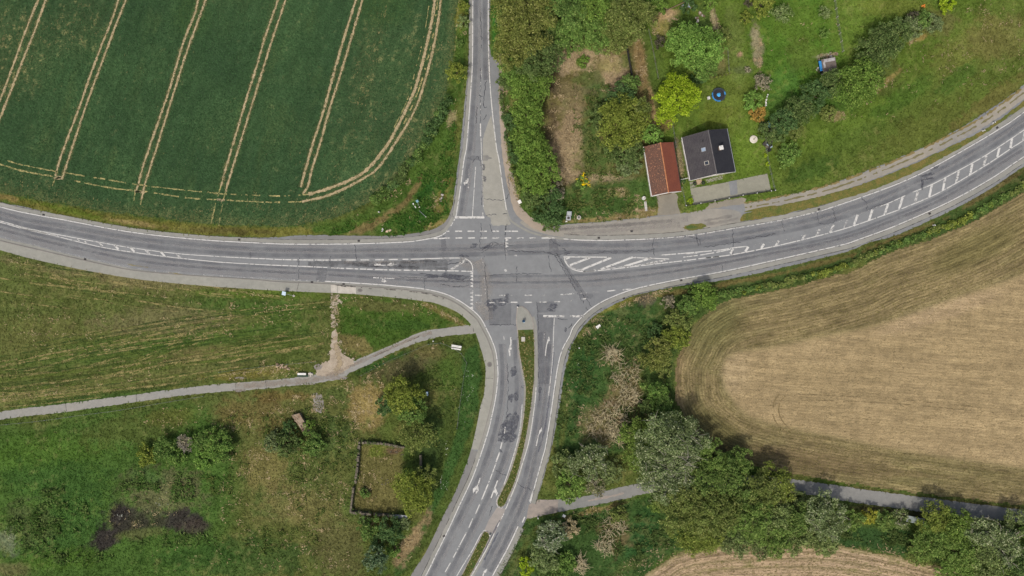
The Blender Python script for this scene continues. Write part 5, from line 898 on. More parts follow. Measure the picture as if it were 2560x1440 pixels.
PLANTS = [
 (T, 1312, 45, 78, 12, 'brownolive', 'large brown-olive tree at the top beside the north road', G1), (T, 1290, 125, 55, 10, 'brownolive', 'brown-olive tree below the large one beside the north road', G1), (T, 1345, 150, 52, 10, 'darkolive', 'dark olive tree at the upper left corner of the brown plot', G1), (T, 1412, 30, 52, 11, 'mid', 'green tree at the top edge right of the large brown-olive tree', G1),
 (T, 1425, 90, 46, 9, 'green', 'green tree directly above the brown plot', G1), (T, 1492, 20, 44, 11, 'bright', 'brighter green tree at the top edge in the middle of the wood', G1), (T, 1490, 85, 44, 9, 'green', 'green tree right of the wood clearing edge above the brown plot', G1), (T, 1560, 45, 62, 11, 'olive', 'wide olive tree at the right end of the wood', G1), (T, 1545, 95, 40, 8, 'olive', 'small olive tree under the wide olive one above the dark fence', G1), (T, 1612, 40, 30, 8, 'olive', 'narrow olive tree beside the pinkish bare soil at the top', G1), (B, 1640, 12, 26, 3, 'bright', 'light green bush above the bare soil bed at the top', G1), (B, 1258, 55, 16, 3, 'greyg', 'grey-green shrub on the verge of the north road', G1), (B, 1240, 70, 9, 1.5, 'bright', 'small bright shrub at the edge of the north road', G1), (T, 1290, 175, 36, 7, 'green', 'mid green tree above the bright row along the brown plot', G1), (B, 1270, 200, 24, 4, 'darkolive', 'dark olive shrub near the sandy shoulder', G1), (T, 1365, 110, 40, 9, 'darkolive', 'dark tree in the middle of the wood edge', G1),
 (T, 1325, 222, 52, 8, 'bright', 'bright green tree, topmost of the row beside the brown plot', G1), (T, 1318, 282, 40, 7, 'bright', 'bright green tree, second from the top beside the brown plot', G1), (T, 1318, 335, 34, 6, 'bright', 'small bright green tree in the middle of the row beside the brown plot', G1), (T, 1338, 385, 46, 7, 'bright', 'bright green tree, second from the bottom of the row', G1), (T, 1345, 435, 48, 7, 'bright', 'rounded bright green tree at the bottom of the row', G1), (B, 1278, 300, 22, 3, 'dark', 'dark shrub left of the bright row near the shoulder', G1), (B, 1295, 395, 18, 3, 'dark', 'narrow dark shrub between the shoulder and the bright row', G1), (B, 1340, 490, 34, 4.5, 'darkolive', 'dark shrub under the bright row near the corner', G1), (B, 1372, 520, 42, 4.5, 'dark', 'wide dark green bush at the corner beside the two cabinets', G1), (B, 1378, 555, 24, 2.5, 'darkolive', 'low bush creeping onto the frontage road at the corner', G1), (B, 1385, 480, 26, 3, 'twig', 'brownish twiggy shrub left of the yellow flowers', G1), (B, 1456, 456, 15, 1.2, 'green', 'small shrub with yellow flowers on the plot', G1), (B, 1458, 155, 15, 1.8, 'bright', 'small round bright bush alone on the brown plot', G1),
 (T, 1572, 212, 28, 5, 'mid', 'small tree at the lower end of the dark fence', G2), (T, 1552, 250, 42, 7, 'dark', 'dark green tree above the yellowish one on the brown plot', G2), (T, 1558, 305, 68, 9, 'yellowolive', 'big yellowish-olive tree left of the red-roofed barn', G2), (T, 1590, 285, 42, 8, 'olive', 'olive tree overlapping the right of the big yellowish one', G2), (B, 1505, 290, 34, 4, 'darkolive', 'dark shrub at the left of the big yellowish tree', G2), (T, 1630, 336, 28, 5, 'light', 'small light green tree touching the upper end of the barn', G2), (B, 1565, 375, 48, 4, 'darkolive', 'broad dark shrub left of the barn roof', G2), (B, 1570, 415, 30, 2.5, 'greyg', 'low grey-green shrub beside the lower barn wall', G2),
 (T, 1738, 118, 66, 10, 'light', 'large light green garden tree above the yellow-green one', G2), (T, 1700, 100, 36, 8, 'light', 'light green tree joined to the left of the large garden tree', G2), (T, 1760, 160, 40, 8, 'green', 'green tree at the lower right of the large garden tree', G2), (T, 1690, 247, 60, 9, 'lime', 'round vivid yellow-green tree above the dark-roofed house', G2), (B, 1738, 245, 14, 3, 'green', 'small green bush at the right side of the vivid yellow-green tree', G2), (B, 1805, 90, 22, 4, 'olive', 'olive bush at the right edge of the large garden tree', G2), (B, 1748, 190, 22, 3, 'dark', 'dark bush between the large garden tree and the vivid one', G2), (B, 1650, 105, 16, 2, 'purple', 'nearly black bush beside the garden fence', G2), (B, 1872, 8, 12, 3, 'purple', 'dark purple bush at the top edge', G2), (B, 1866, 45, 17, 3, 'yellowolive', 'orange-tinged green bush near the top of the lawn', G2), (T, 1906, 8, 34, 6, 'yellowolive', 'yellow-olive tree cut by the top edge', G2), (T, 1955, 35, 28, 4, 'pale', 'pale sparse fruit tree on the upper lawn', G2, 0.55), (B, 2062, 32, 17, 3, 'pale', 'sparse pale bush beside the long wire fence', G2, 0.5), (B, 2060, 84, 14, 2.5, 'green', 'small round green bush on the lawn above the shed', G2, 0.6), (B, 1908, 205, 24, 3, 'twig', 'brownish-purple bush with bare twigs right of the trampoline', G2, 0.5), (B, 1882, 252, 26, 4, 'light', 'green bush between the brown and the rusty ones', G2), (B, 1893, 285, 22, 3, 'rust', 'rusty orange-brown bush near the white round cover', G2), (B, 1908, 318, 15, 1.6, 'greyg', 'low leafy bush beside the blue board', G2), (B, 1640, 8, 20, 3, 'mid', 'green bush at the top beside the bed', G2), (B, 1720, 15, 20, 3, 'dark', 'dark bush above the large garden tree', G2), (B, 1775, 10, 18, 3, 'bright', 'bright bush at the top above the garden path', G2), (B, 1868, 175, 9, 0.8, 'twig', 'low twiggy plant beside the long flower bed', G2, 0.5), (B, 1727, 503, 8, 1.0, 'lime', 'small lime green bush at the lower corner of the yard', G2), (B, 1705, 452, 8, 1.0, 'dark', 'small dark bush between barn and house', G2), (B, 1915, 388, 5, 0.7, 'lime', 'upper lime plant along the yard fence', G2), (B, 1919, 410, 6, 0.7, 'lime', 'lower lime plant along the yard fence', G2),
 (T, 1932, 330, 34, 5, 'darkolive', 'dark olive tree at the lower left end of the row', G3), (T, 1965, 300, 38, 6, 'dark', 'dark tree right of the junk pile', G3), (T, 2000, 275, 40, 6.5, 'darkolive', 'dark olive tree in the middle of the row', G3), (T, 2035, 240, 40, 7, 'dark', 'dark tree left of the bright crown in the row', G3), (T, 2075, 212, 36, 7, 'darkolive', 'dark tree just below the little shed', G3), (T, 2146, 212, 62, 9, 'bright', 'large bright green tree in the row below the shed', G3), (T, 2195, 118, 56, 8, 'darkolive', 'broad dark olive tree above the bright one', G3), (T, 2235, 85, 42, 7, 'darkolive', 'dark olive tree joined to the right of the broad one', G3), (T, 2175, 160, 40, 6, 'darkolive', 'low dark olive tree between broad and bright crowns', G3), (B, 2275, 72, 32, 4, 'greyg', 'grey-green shrub right of the dark olive trees', G3), (B, 2308, 50, 24, 4, 'mid', 'green shrub below the orange object', G3), (B, 2282, 42, 15, 3.5, 'purple', 'dark purple shrub beside the orange object', G3), (B, 2330, 58, 26, 3, 'greyg', 'low grey-green shrub at the right end of the row', G3), (B, 2365, 12, 22, 3.5, 'lime', 'yellow-green bush at the top edge right of the row', G3), (B, 1970, 384, 33, 4, 'green', 'round green bush standing alone below the row', G3), (B, 2070, 285, 22, 2, 'olive', 'low olive scrub at the foot of the bright tree', G3), (B, 1985, 325, 26, 3, 'olive', 'olive shrub on the lower side of the row', G3),
 (T, 1141, 180, 27, 5, 'yellowolive', 'single green tree on the verge left of the north road', G4), (B, 1158, 55, 17, 3, 'pale', 'pale willow shrub left of the north road', G4), (B, 1160, 18, 15, 2.5, 'yellowolive', 'yellowish shrub left of the north road at the top', G4), (B, 1148, 110, 12, 1.6, 'mid', 'low green shrub between the pale willow and the single tree', G4),
 (B, 365, 1138, 28, 3, 'yellowolive', 'yellow-green bush, leftmost of the meadow thicket', G4), (B, 412, 1122, 32, 4, 'mid', 'green bush in the left half of the meadow thicket', G4), (B, 440, 1140, 26, 3, 'green', 'low green bush in the front of the meadow thicket', G4), (B, 462, 1108, 22, 4, 'twig', 'leafless grey bush in the middle of the thicket', G4, 0.35, None, 90), (B, 500, 1100, 24, 4, 'mid', 'green bush right of the leafless grey one', G4), (B, 545, 1108, 42, 4, 'green', 'broad green bush at the right of the meadow thicket', G4), (B, 510, 1150, 26, 2.2, 'light', 'light green low bush along the thicket edge', G4), (B, 558, 1140, 22, 2.5, 'mid', 'small bush at the lower right corner of the thicket', G4),
 (B, 685, 1105, 28, 3, 'greyg', 'grey-green bush left of the stone slab', G4), (B, 720, 1108, 34, 4, 'darkolive', 'dark bush below the stone slab', G4), (B, 782, 1108, 34, 3, 'mid', 'spreading green bush right of the dark one', G4), (B, 772, 1062, 16, 2, 'bright', 'small bright bush beside the stone slab', G4), (B, 725, 1070, 20, 2.5, 'dark', 'dark green bush left of the stone slab', G4),
 (T, 1010, 990, 50, 8, 'yellowolive', 'yellow-green tree at the top of the pair above the ruin', G4), (T, 1035, 1030, 36, 7, 'mid', 'darker green tree in the middle above the ruin', G4), (T, 1042, 1088, 46, 7, 'olive', 'olive tree at the upper right corner of the ruin', G4), (B, 965, 1010, 28, 3.5, 'dark', 'dark shrub on the left of the yellow-green tree', G4), (T, 1035, 1228, 55, 8, 'yellowolive', 'round yellow-olive tree leaning over the ruin', G4), (T, 1065, 1190, 30, 6, 'olive', 'olive tree at the right wall of the ruin', G4), (B, 922, 1320, 30, 4, 'mid', 'dark green bush below the ruin', G4), (B, 975, 1325, 34, 5, 'dark', 'very dark bush below the ruin', G4), (B, 912, 1298, 14, 2, 'pale', 'whitish flowering shrub at the ruin corner', G4), (T, 940, 1398, 34, 6, 'blue', 'bluish conifer at the bottom left of the road bend', G4), (B, 985, 1375, 20, 3, 'green', 'green bush right of the bluish conifer', G4), (B, 912, 1232, 14, 1.2, 'mid', 'small bush inside the lower left corner of the ruin', G4), (B, 1010, 1310, 18, 2.5, 'greyg', 'grey-green bush right of the very dark one', G4), (B, 945, 1355, 20, 3, 'dark', 'dark shrub above the bluish conifer', G4),
 (T, 1760, 742, 36, 4, 'bright', 'bright bush tree at the corner of hedge and stubble', G5), (T, 1720, 765, 30, 4, 'mid', 'green shrub tree left of the hedge end', G5), (T, 1698, 800, 34, 4, 'olive', 'olive shrub tree at the upper left of the stubble', G5), (T, 1688, 842, 36, 4.5, 'yellowolive', 'yellow-olive shrub tree left of the stubble tip', G5), (T, 1640, 885, 44, 5, 'brownolive', 'brown-olive shrub tree beside the dead reeds', G5), (B, 1660, 930, 22, 3, 'olive', 'low olive shrub against the stubble edge', G5), (T, 1642, 980, 32, 5, 'green', 'green shrub tree in the middle beside the reeds', G5), (T, 1655, 1015, 30, 5, 'mid', 'green shrub tree above the silver willow', G5), (B, 1620, 1015, 24, 3, 'darkolive', 'dark low shrub at the lower end of the reeds', G5), (B, 1670, 755, 18, 2, 'twig', 'bare purple-grey shrub near the road bend', G5, 0.6), (B, 1640, 830, 22, 2, 'dark', 'dark shrub right of the road bend bank', G5), (B, 1735, 725, 18, 2, 'mid', 'small shrub at the start of the hedge', G5),
 (B, 1410, 1160, 32, 4, 'pale', 'pale green bush at the edge of the south arm', G6), (T, 1425, 1215, 36, 5, 'light', 'light green bush tree above the lane mouth', G6), (T, 1478, 1155, 44, 6, 'silver', 'silvery tree left of the large willow', G6, 1, None, 20), (B, 1490, 1215, 26, 3, 'twig', 'grey twiggy bush at the upper lane edge', G6, 0.6, None, 40), (B, 1530, 1180, 28, 3.5, 'greyg', 'grey-green shrub between silvery tree and willow', G6), (T, 1595, 1090, 44, 7, 'bright', 'rounded vivid green tree at the upper left of the willow', G6), (T, 1600, 1140, 36, 7, 'bright', 'bright green tree on the left flank of the willow', G6), (T, 1665, 1115, 78, 11, 'silver', 'large silver willow at the corner of the stubble', G6, 1.1, None, 50), (T, 1735, 1110, 40, 8, 'silver', 'silver tree right of the large willow', G6, 1, None, 24), (T, 1660, 1190, 66, 10, 'silver', 'lower silver-green tree over the lane', G6, 1, None, 30), (T, 1690, 1060, 30, 6, 'green', 'small green tree above the large willow', G6), (T, 1775, 1145, 42, 8, 'green', 'green tree at the edge of the stubble right of the willow', G6), (T, 1760, 1195, 44, 9, 'mid', 'green tree in the heart of the grove', G6), (T, 1840, 1160, 40, 7, 'green', 'green tree along the top edge of the grove', G6), (T, 1825, 1205, 50, 9, 'mid', 'mid green tree over the hidden lane', G6), (T, 1710, 1262, 66, 10, 'olive', 'wide olive tree at the lower left of the grove', G6), (T, 1780, 1285, 62, 10, 'olive', 'wide olive tree at the bottom of the grove', G6), (T, 1745, 1330, 56, 8, 'yellowolive', 'yellow-olive tree at the bottom left of the grove', G6), (T, 1895, 1230, 52, 9, 'olive', 'olive tree in the right half of the grove', G6), (T, 1870, 1290, 56, 9, 'green', 'green tree low in the right half of the grove', G6, 1, None, 16), (T, 1940, 1215, 46, 8, 'yellowolive', 'yellowish tree where the lane comes out', G6, 1, None, 24), (T, 1925, 1285, 46, 8, 'pale', 'pale branchy tree right of the low green one', G6, 0.9, None, 30), (T, 1830, 1340, 48, 7, 'greyg', 'grey-green tree on the lower fringe of the grove', G6), (T, 1935, 1340, 44, 7, 'green', 'green tree on the lower right fringe', G6), (T, 1985, 1300, 40, 7, 'mid', 'mid green tree left of the pale silver one', G6), (T, 2065, 1290, 52, 8, 'silver', 'pale silver tree right of the grove below the lane', G6, 1, None, 20), (B, 2050, 1345, 40, 4, 'pale', 'pale shrub below the pale silver tree', G6), (B, 1995, 1250, 24, 4, 'greyg', 'grey shrub where the lane leaves the grove', G6), (T, 2128, 1300, 28, 5, 'green', 'green tree left of the yellow shrub', G6), (B, 2170, 1290, 20, 4, 'yellow', 'yellow shrub below the lane', G6), (B, 2212, 1302, 26, 3.5, 'mid', 'green shrub right of the yellow one', G6), (B, 2250, 1298, 26, 3.5, 'greyg', 'grey shrub left of the little shelter', G6, 0.7, None, 30), (T, 1985, 1345, 36, 5, 'pale', 'pale fringe tree touching the seeded field', G6), (B, 1900, 1370, 26, 2.5, 'greyg', 'low grey-green bush on the edge of the seeded field', G6), (B, 1645, 1260, 22, 3.0, 'bright', 'bright shrub where the lane enters the grove', G6),
 (T, 2335, 1300, 40, 7, 'yellowolive', 'yellow-green tree right of the little shelter', G6), (T, 2325, 1355, 48, 7, 'green', 'green tree at the lower left of the corner grove', G6), (T, 2385, 1320, 46, 7, 'bright', 'bright green tree in the corner grove', G6), (T, 2400, 1385, 48, 7, 'green', 'green tree at the bottom of the corner grove', G6), (T, 2450, 1330, 44, 7, 'silver', 'silver tree in the middle of the corner grove', G6, 1, None, 24), (T, 2505, 1365, 50, 7, 'silver', 'silver tree with bare twigs at the right of the corner grove', G6, 1, None, 50), (T, 2465, 1405, 44, 7, 'pale', 'pale tree at the bottom right', G6), (T, 2550, 1410, 44, 7, 'dark', 'dark tree cut by the lower right corner', G6), (T, 2540, 1310, 34, 6, 'greyg', 'grey-green tree beside the lane at the right edge', G6), (B, 2300, 1385, 30, 3, 'olive', 'low olive bush at the left foot of the corner grove', G6), (T, 2590, 1350, 44, 7, 'green', 'green tree crossing the right edge', G6), (T, 2380, 1430, 40, 6, 'light', 'light green tree at the bottom edge of the corner grove', G6), (T, 2510, 1450, 44, 6, 'mid', 'green tree at the very bottom right', G6),
 (T, 1378, 1340, 42, 5, 'silver', 'silver shrub tree below the lane mouth', G7, 1, None, 36), (B, 1425, 1320, 24, 2.5, 'straw', 'straw coloured bush right of the silver shrub tree', G7, 0.8), (T, 1360, 1395, 38, 4.5, 'pale', 'pale green shrub tree at the bottom beside the road', G7), (B, 1318, 1415, 24, 3, 'lime', 'yellow-green bush at the bottom beside the road', G7), (B, 1415, 1405, 30, 3, 'green', 'green bush at the bottom between pale shrub and dead grass', G7), (B, 1372, 1435, 32, 3, 'mid', 'green bush cut by the bottom edge', G7), (B, 1545, 1285, 24, 3, 'olive', 'olive bush above the large dead grass clump', G7)]
for q in PLANTS: plant(*q)

def hedge(name, pts, w, h, pals, label, cat='hedge', step=0.8, seed=5, leaf=0.3):
    c = curve(pts, step); x0, y0 = c[0]; o = empty(name, (x0, y0, -0.05), 0, label, cat); g = random.Random(seed); sets = {}
    mb = MB()
    for i, (x, y) in enumerate(c):
        for k in range(2):
            r = w / 2 * g.uniform(0.5, 0.85); hh = h * g.uniform(0.55, 1.0)
            sets.setdefault(pals[int(i / len(c) * len(pals) * 0.999)] if g.random() < 0.7 else g.choice(pals), []).append((x - x0 + g.uniform(-w, w) * 0.3, y - y0 + g.uniform(-w, w) * 0.3, hh - r * 0.7, r))
        if i % 2 == 0: mb.tube([(x - x0, y - y0, -0.1), (x - x0 + g.uniform(-.2, .2), y - y0 + g.uniform(-.2, .2), h * 0.7)], [0.05, 0.02], 4)
    mb.tube([(x - x0, y - y0, 0.0) for x, y in c[::2]], 0.06, 4)
    mb.build('stem', M['bark'], o)
    for j, (p, K) in enumerate(sets.items()): leaf_mesh('foliage', M['leaf'], o, K, int(len(K) * 62 * w * w / 4 / (leaf / 0.3) ** 2), leaf, PAL[p], seed + j)
    return o
hedge('hedge', [(1790, 737), (1824, 733), (1900, 718), (1969, 704), (2036, 688), (2137, 657), (2197, 626), (2338, 576), (2439, 532), (2560, 462), (2700, 372)], 1.9, 1.1, ['mid', 'olive', 'yellowolive', 'olive', 'mid', 'yellowolive', 'mid', 'olive', 'yellowolive'], 'long low green hedge with yellowish patches between east road and stubble')
hedge('hedge', [(1118, 248), (1108, 275), (1085, 318), (1060, 368), (1035, 402), (1000, 440), (965, 478), (935, 503)], 2.8, 2.2, ['dark', 'dark', 'mid', 'darkolive', 'mid'], 'dark shrub hedge between the crop field and the grassy corner', seed=9)
hedge('hedge', [(1250, 230), (1262, 300), (1272, 370), (1282, 430), (1300, 480)], 1.4, 1.3, ['darkolive', 'dark', 'olive'], 'low dark weeds along the sandy shoulder of the north road', seed=14)
hedge('hedge', [(1742, 202), (1770, 196), (1800, 190), (1820, 185)], 0.7, 0.7, ['olive', 'yellowolive'], 'low clipped border under the large garden tree', seed=15, leaf=0.2)

# ------------------------------------------------------------------ ground cover
def free(px, py):
    X = (px - 1280) / 10; Y = (720 - py) / 10; r = np.ones(px.shape, bool)
    for p in (road_poly, path_poly, lane_poly, fan_poly, crop_poly, stub_poly, stub2_poly, yard_poly, apron1_poly, apron2_poly, curve(sorted([(1341, 1240), (1320, 1300)]), 1)):
        if len(p) > 2: r &= ~inside(p, X, Y)
    return r
def tufts(name, px, py, size, tone, label, cat, cols=None, up=0.5, seed=3, z=-0.02, elong=2.0, ang=None):
    """small leaning blades of grass at photo pixels"""
    g = np.random.default_rng(seed); n = len(px); x = (px - 1280) / 10; y = (720 - py) / 10
    a = g.uniform(0, 6.28, n) if ang is None else np.radians(ang) + g.normal(0, 0.35, n); t = np.stack([np.cos(a), np.sin(a), g.uniform(0.05, up, n)], 1); t /= np.linalg.norm(t, axis=1)[:, None]
    sd = np.stack([-np.sin(a), np.cos(a), g.uniform(-0.4, 0.4, n)], 1); s = size * g.uniform(0.5, 1.5, n)
    c = np.stack([x, y, np.full(n, z)], 1); w = (s / elong / 2)[:, None]
    V = np.stack([c - sd * w * 0.6, c + sd * w * 0.6, c + t * s[:, None] + sd * w * 0.3, c + t * s[:, None] - sd * w * 0.3], 1).reshape(-1, 3)
    V[:, 2] += 0.02
    cc = (ground_at(x, y) if cols is None else cols) * (tone[0] + (tone[1] - tone[0]) * g.random(n))[:, None]
    o = np_mesh(name, V, np.arange(4 * n).reshape(n, 4), M['grassblade'], cols=np.clip(np.repeat(cc, 4, axis=0), 0.003, 0.9)); return tag(o, label, cat, kind='stuff')
g = np.random.default_rng(77)
px = g.uniform(-60, 2620, 330000); py = g.uniform(-60, 1500, 330000); k = free(px, py); px, py = px[k], py[k]
tufts('grass', px, py, 0.42, (0.72, 1.45), 'short meadow grass covering the open ground', 'grass', up=0.7, seed=4)
# dry straw-coloured specks and dead stalks where the photo shows them
def scatter(ells, seed):
    g = np.random.default_rng(seed); X = []; Y = []
    for cx, cy, rx, ry, n, *rot in ells:
        q = np.sqrt(g.random(n)); a = g.uniform(0, 6.28, n); u = rx * q * np.cos(a); v = ry * q * np.sin(a); r = math.radians(rot[0]) if rot else 0
        cl = 9 * np.array([np.sin(u / 7.0 + cx), np.cos(v / 6.0 + cy)]); X.append(cx + u * math.cos(r) - v * math.sin(r) + cl[0] * 0.6); Y.append(cy + u * math.sin(r) + v * math.cos(r) + cl[1] * 0.6)
    X = np.concatenate(X); Y = np.concatenate(Y); q = fbm(X / 10, Y / 10, 3.2, 300 + seed, 4) + 0.5 * fbm(X / 10, Y / 10, 0.9, 400 + seed, 2); k = q > g.uniform(-0.1, 0.55, len(q)); return X[k], Y[k]
def strawcol(n, seed, a=(168, 150, 108), b=(190, 176, 140)):
    g = np.random.default_rng(seed); k = g.random(n)[:, None]; return np.array(lin(a)) * (1 - k) + np.array(lin(b)) * k
sx_, sy_ = scatter([(330, 700, 330, 50, 900, 8), (560, 800, 160, 60, 700), (180, 830, 180, 60, 400), (100, 800, 90, 60, 200), (660, 790, 140, 50, 420), (90, 980, 100, 16, 160, -8), (330, 935, 160, 24, 260, -8), (650, 940, 120, 16, 380, -6), (700, 915, 60, 14, 160), (900, 870, 50, 30, 240), (960, 765, 120, 14, 260, 6), (1110, 780, 70, 8, 180, 30), (830, 800, 24, 60, 200), (1010, 900, 110, 24, 380, -24), (900, 960, 60, 20, 260), (640, 1100, 90, 90, 800), (760, 1010, 90, 30, 500), (720, 1180, 100, 90, 1000), (800, 1260, 90, 90, 900), (720, 1320, 110, 60, 700), (600, 1250, 60, 80, 400), (860, 1060, 60, 60, 700), (920, 1010, 50, 60, 800), (400, 1230, 90, 60, 420), (350, 1300, 80, 30, 160), (940, 1190, 50, 70, 480), (480, 1390, 120, 40, 130), (1030, 1350, 18, 70, 460, 28), (760, 1400, 120, 40, 300), (500, 1050, 140, 40, 300)], 5)
kk = free(sx_, sy_); sx_, sy_ = sx_[kk], sy_[kk]
tufts('dry_grass', sx_, sy_, 0.38, (0.7, 1.1), 'straw coloured dead stalks scattered over the left meadows', 'grass', strawcol(len(sx_), 1), 0.3, 5, 0.06)
sx_, sy_ = scatter([(1440, 145, 70, 30, 900), (1530, 190, 34, 50, 900), (1480, 170, 60, 40, 500), (1420, 240, 50, 60, 600), (1420, 370, 40, 90, 1100), (1400, 300, 40, 60, 500), (1440, 440, 66, 18, 500, 16), (1530, 446, 66, 14, 520), (1490, 540, 90, 10, 360), (1600, 515, 40, 30, 300), (1540, 480, 40, 14, 240), (1603, 170, 12, 90, 420, -8), (1660, 60, 36, 36, 500), (1893, 115, 14, 64, 520), (1790, 60, 8, 60, 160, -10), (1700, 400, 8, 60, 240, -8), (1285, 470, 10, 60, 260, -18), (1258, 250, 8, 90, 260, -4), (1880, 556, 40, 5, 90), (2160, 480, 110, 8, 160, -20), (2460, 330, 110, 8, 260, -34), (2250, 200, 160, 130, 420), (2460, 110, 120, 110, 500), (2300, 95, 40, 10, 160, -20), (2220, 200, 50, 8, 110, -38), (2085, 288, 26, 12, 160), (2068, 137, 26, 4, 90), (2000, 80, 110, 80, 160), (1560, 960, 46, 90, 1000, 10), (1530, 890, 40, 36, 360), (1500, 1060, 56, 60, 800), (1580, 1050, 40, 40, 260), (1530, 830, 70, 30, 360), (1600, 750, 90, 12, 340, -18), (1480, 815, 30, 12, 200, -40), (1430, 960, 40, 90, 160, 10), (1480, 1275, 90, 8, 200, -12), (1620, 1400, 90, 20, 240, -28), (2200, 1370, 160, 12, 300, 8), (1090, 500, 20, 70, 260, 14), (1090, 560, 40, 12, 300, -22), (960, 500, 90, 12, 200, -34), (930, 560, 60, 14, 160, -20), (1010, 560, 60, 18, 60), (1130, 300, 12, 60, 200), (1150, 60, 12, 60, 160)], 6)
kk = free(sx_, sy_); sx_, sy_ = sx_[kk], sy_[kk]
tufts('dry_grass', sx_, sy_, 0.42, (0.65, 1.1), 'straw coloured dead stalks scattered over the right banks and plots', 'grass', strawcol(len(sx_), 2, (164, 146, 112), (184, 168, 134)), 0.35, 6, 0.06)
# flecks of thin crop and clods in the fields
sx_, sy_ = scatter([(60, 90, 90, 110, 500, 20), (40, 170, 60, 90, 300), (190, 60, 80, 70, 160), (925, 130, 30, 150, 420, 14), (930, 260, 30, 90, 260, 16), (1050, 330, 40, 80, 520, 26), (960, 460, 110, 30, 520, -32), (860, 525, 120, 16, 320, -14), (700, 530, 200, 30, 360), (480, 545, 180, 18, 300, 6), (200, 500, 160, 22, 300, 12), (60, 460, 60, 20, 120), (600, 510, 60, 30, 130), (1090, 150, 20, 120, 200, 6), (1110, 60, 20, 80, 120), (340, 350, 340, 300, 260), (850, 400, 200, 120, 220), (780, 440, 120, 60, 160)], 7)
kk = inside(crop_poly, (sx_ - 1280) / 10, (720 - sy_) / 10); sx_, sy_ = sx_[kk], sy_[kk]
tufts('dry_flecks', sx_, sy_, 0.3, (0.6, 1.0), 'pale specks of bare soil and dead leaves in the green crop', 'crop specks', strawcol(len(sx_), 3, (128, 130, 84), (176, 166, 120)), 0.15, 7, 0.12, 2.4, 72)
g = np.random.default_rng(78); px = g.uniform(-40, 1160, 150000); py = g.uniform(-40, 580, 150000); X = (px - 1280) / 10; Y = (720 - py) / 10; k = inside(crop_poly, X, Y); px, py = px[k], py[k]
trk = np.zeros(len(px), bool)
for p, w in TR:
    D, _ = seg_dist((px - 1280) / 10, (720 - py) / 10, curve(p, 4.0)); trk |= D < w / 20 - 0.02
px, py = px[~trk], py[~trk]; cr_c = np.array(lin((60, 88, 56))) * np.random.default_rng(3).uniform(0.75, 1.4, len(px))[:, None]
tufts('crop_plants', px, py, 0.32, (0.8, 1.3), 'dark green cereal plants of the crop field', 'crop', cr_c, 0.8, 8, 0.05, 2.2)
g = np.random.default_rng(79); px = g.uniform(1640, 2620, 60000); py = g.uniform(460, 1500, 60000); X = (px - 1280) / 10; Y = (720 - py) / 10; k = inside(stub_poly, X, Y) | inside(stub2_poly, X, Y); px, py = px[k], py[k]
ii = inside(stub_in_poly, (px - 1280) / 10, (720 - py) / 10); cs = np.where(ii[:, None], np.array(lin((168, 152, 116))), np.array(lin((128, 120, 78)))) * np.random.default_rng(4).uniform(0.7, 1.25, len(px))[:, None]
tufts('stubble', px, py, 0.32, (0.75, 1.15), 'short pale stubble stalks on the brown fields', 'stubble', cs, 0.6, 9, 0.03, 2.4, 4)
for poly, sd in ((isl1_poly, 51), (isl2_poly, 52)):
    g = np.random.default_rng(sd); ip = [p for p in inset(poly, 0.3) if p[1] < W(0, 828)[1]]; xs = [p[0] for p in ip]; ys = [p[1] for p in ip]
    qx = g.uniform(min(xs), max(xs), 9000); qy = g.uniform(min(ys), max(ys), 9000); k = inside(ip, qx, qy); qx, qy = qx[k], qy[k]; q = g.random(len(qx))[:, None]; dr = (g.random(len(qx)) < 0.16)[:, None]
    tufts('grass', 1280 + qx * 10, 720 - qy * 10, 0.36, (0.6, 1.4), 'short grass on the long traffic island' if sd == 51 else 'short grass on the short traffic island', 'grass', np.where(dr, np.array(lin((160, 146, 104))), np.array(lin((74, 94, 40))) * q + np.array(lin((96, 98, 52))) * (1 - q)), 0.6, sd, 0.12)
# taller weeds and rough clumps
def weeds(ells, seed, cola, colb, size, label, up=1.6):
    X, Y = scatter(ells, seed); k = free(X, Y); X, Y = X[k], Y[k]; q = np.random.default_rng(seed).random(len(X))[:, None]
    tufts('weeds', X, Y, size, (0.6, 1.25), label, 'weeds', np.array(lin(cola, 1.25)) * q + np.array(lin(colb, 1.25)) * (1 - q), up, seed, 0.15, 1.8)
weeds([(120, 1300, 100, 80, 6000, -20), (190, 1390, 90, 24, 1800), (400, 1222, 95, 40, 3000), (440, 1350, 100, 14, 900)], 41, (78, 112, 50), (92, 104, 62), 0.7, 'rough nettle growth around the dark burnt patches')
weeds([(1440, 960, 50, 130, 4200, 10), (1540, 850, 90, 60, 3600), (1600, 1350, 80, 60, 3600), (1480, 1310, 100, 30, 2400), (2190, 1345, 110, 22, 2600, 8), (1560, 980, 60, 110, 4200)], 42, (68, 90, 46), (84, 98, 56), 0.6, 'rank green weeds on the right hand banks')
weeds([(1040, 545, 80, 40, 4200, -24), (1060, 480, 36, 60, 2400, 20), (900, 560, 80, 14, 1500, -18), (1115, 420, 20, 140, 2200, 10)], 43, (60, 104, 40), (82, 104, 50), 0.5, 'lush green weeds in the grassy corner by the crop')
weeds([(1480, 330, 50, 110, 1700), (1520, 420, 60, 40, 1500), (1500, 510, 90, 40, 2600), (1480, 230, 50, 30, 700)], 44, (74, 100, 48), (98, 102, 60), 0.6, 'scrubby green weeds on the brown plot')
weeds([(800, 1080, 90, 60, 2600), (780, 1210, 60, 90, 2200), (860, 1200, 30, 100, 1600), (640, 1060, 80, 40, 1200), (1090, 1000, 40, 120, 1800), (700, 1350, 100, 40, 1500), (560, 1180, 60, 60, 1000)], 45, (74, 98, 46), (98, 104, 58), 0.5, 'scrubby green tufts in the dry lower left meadow')
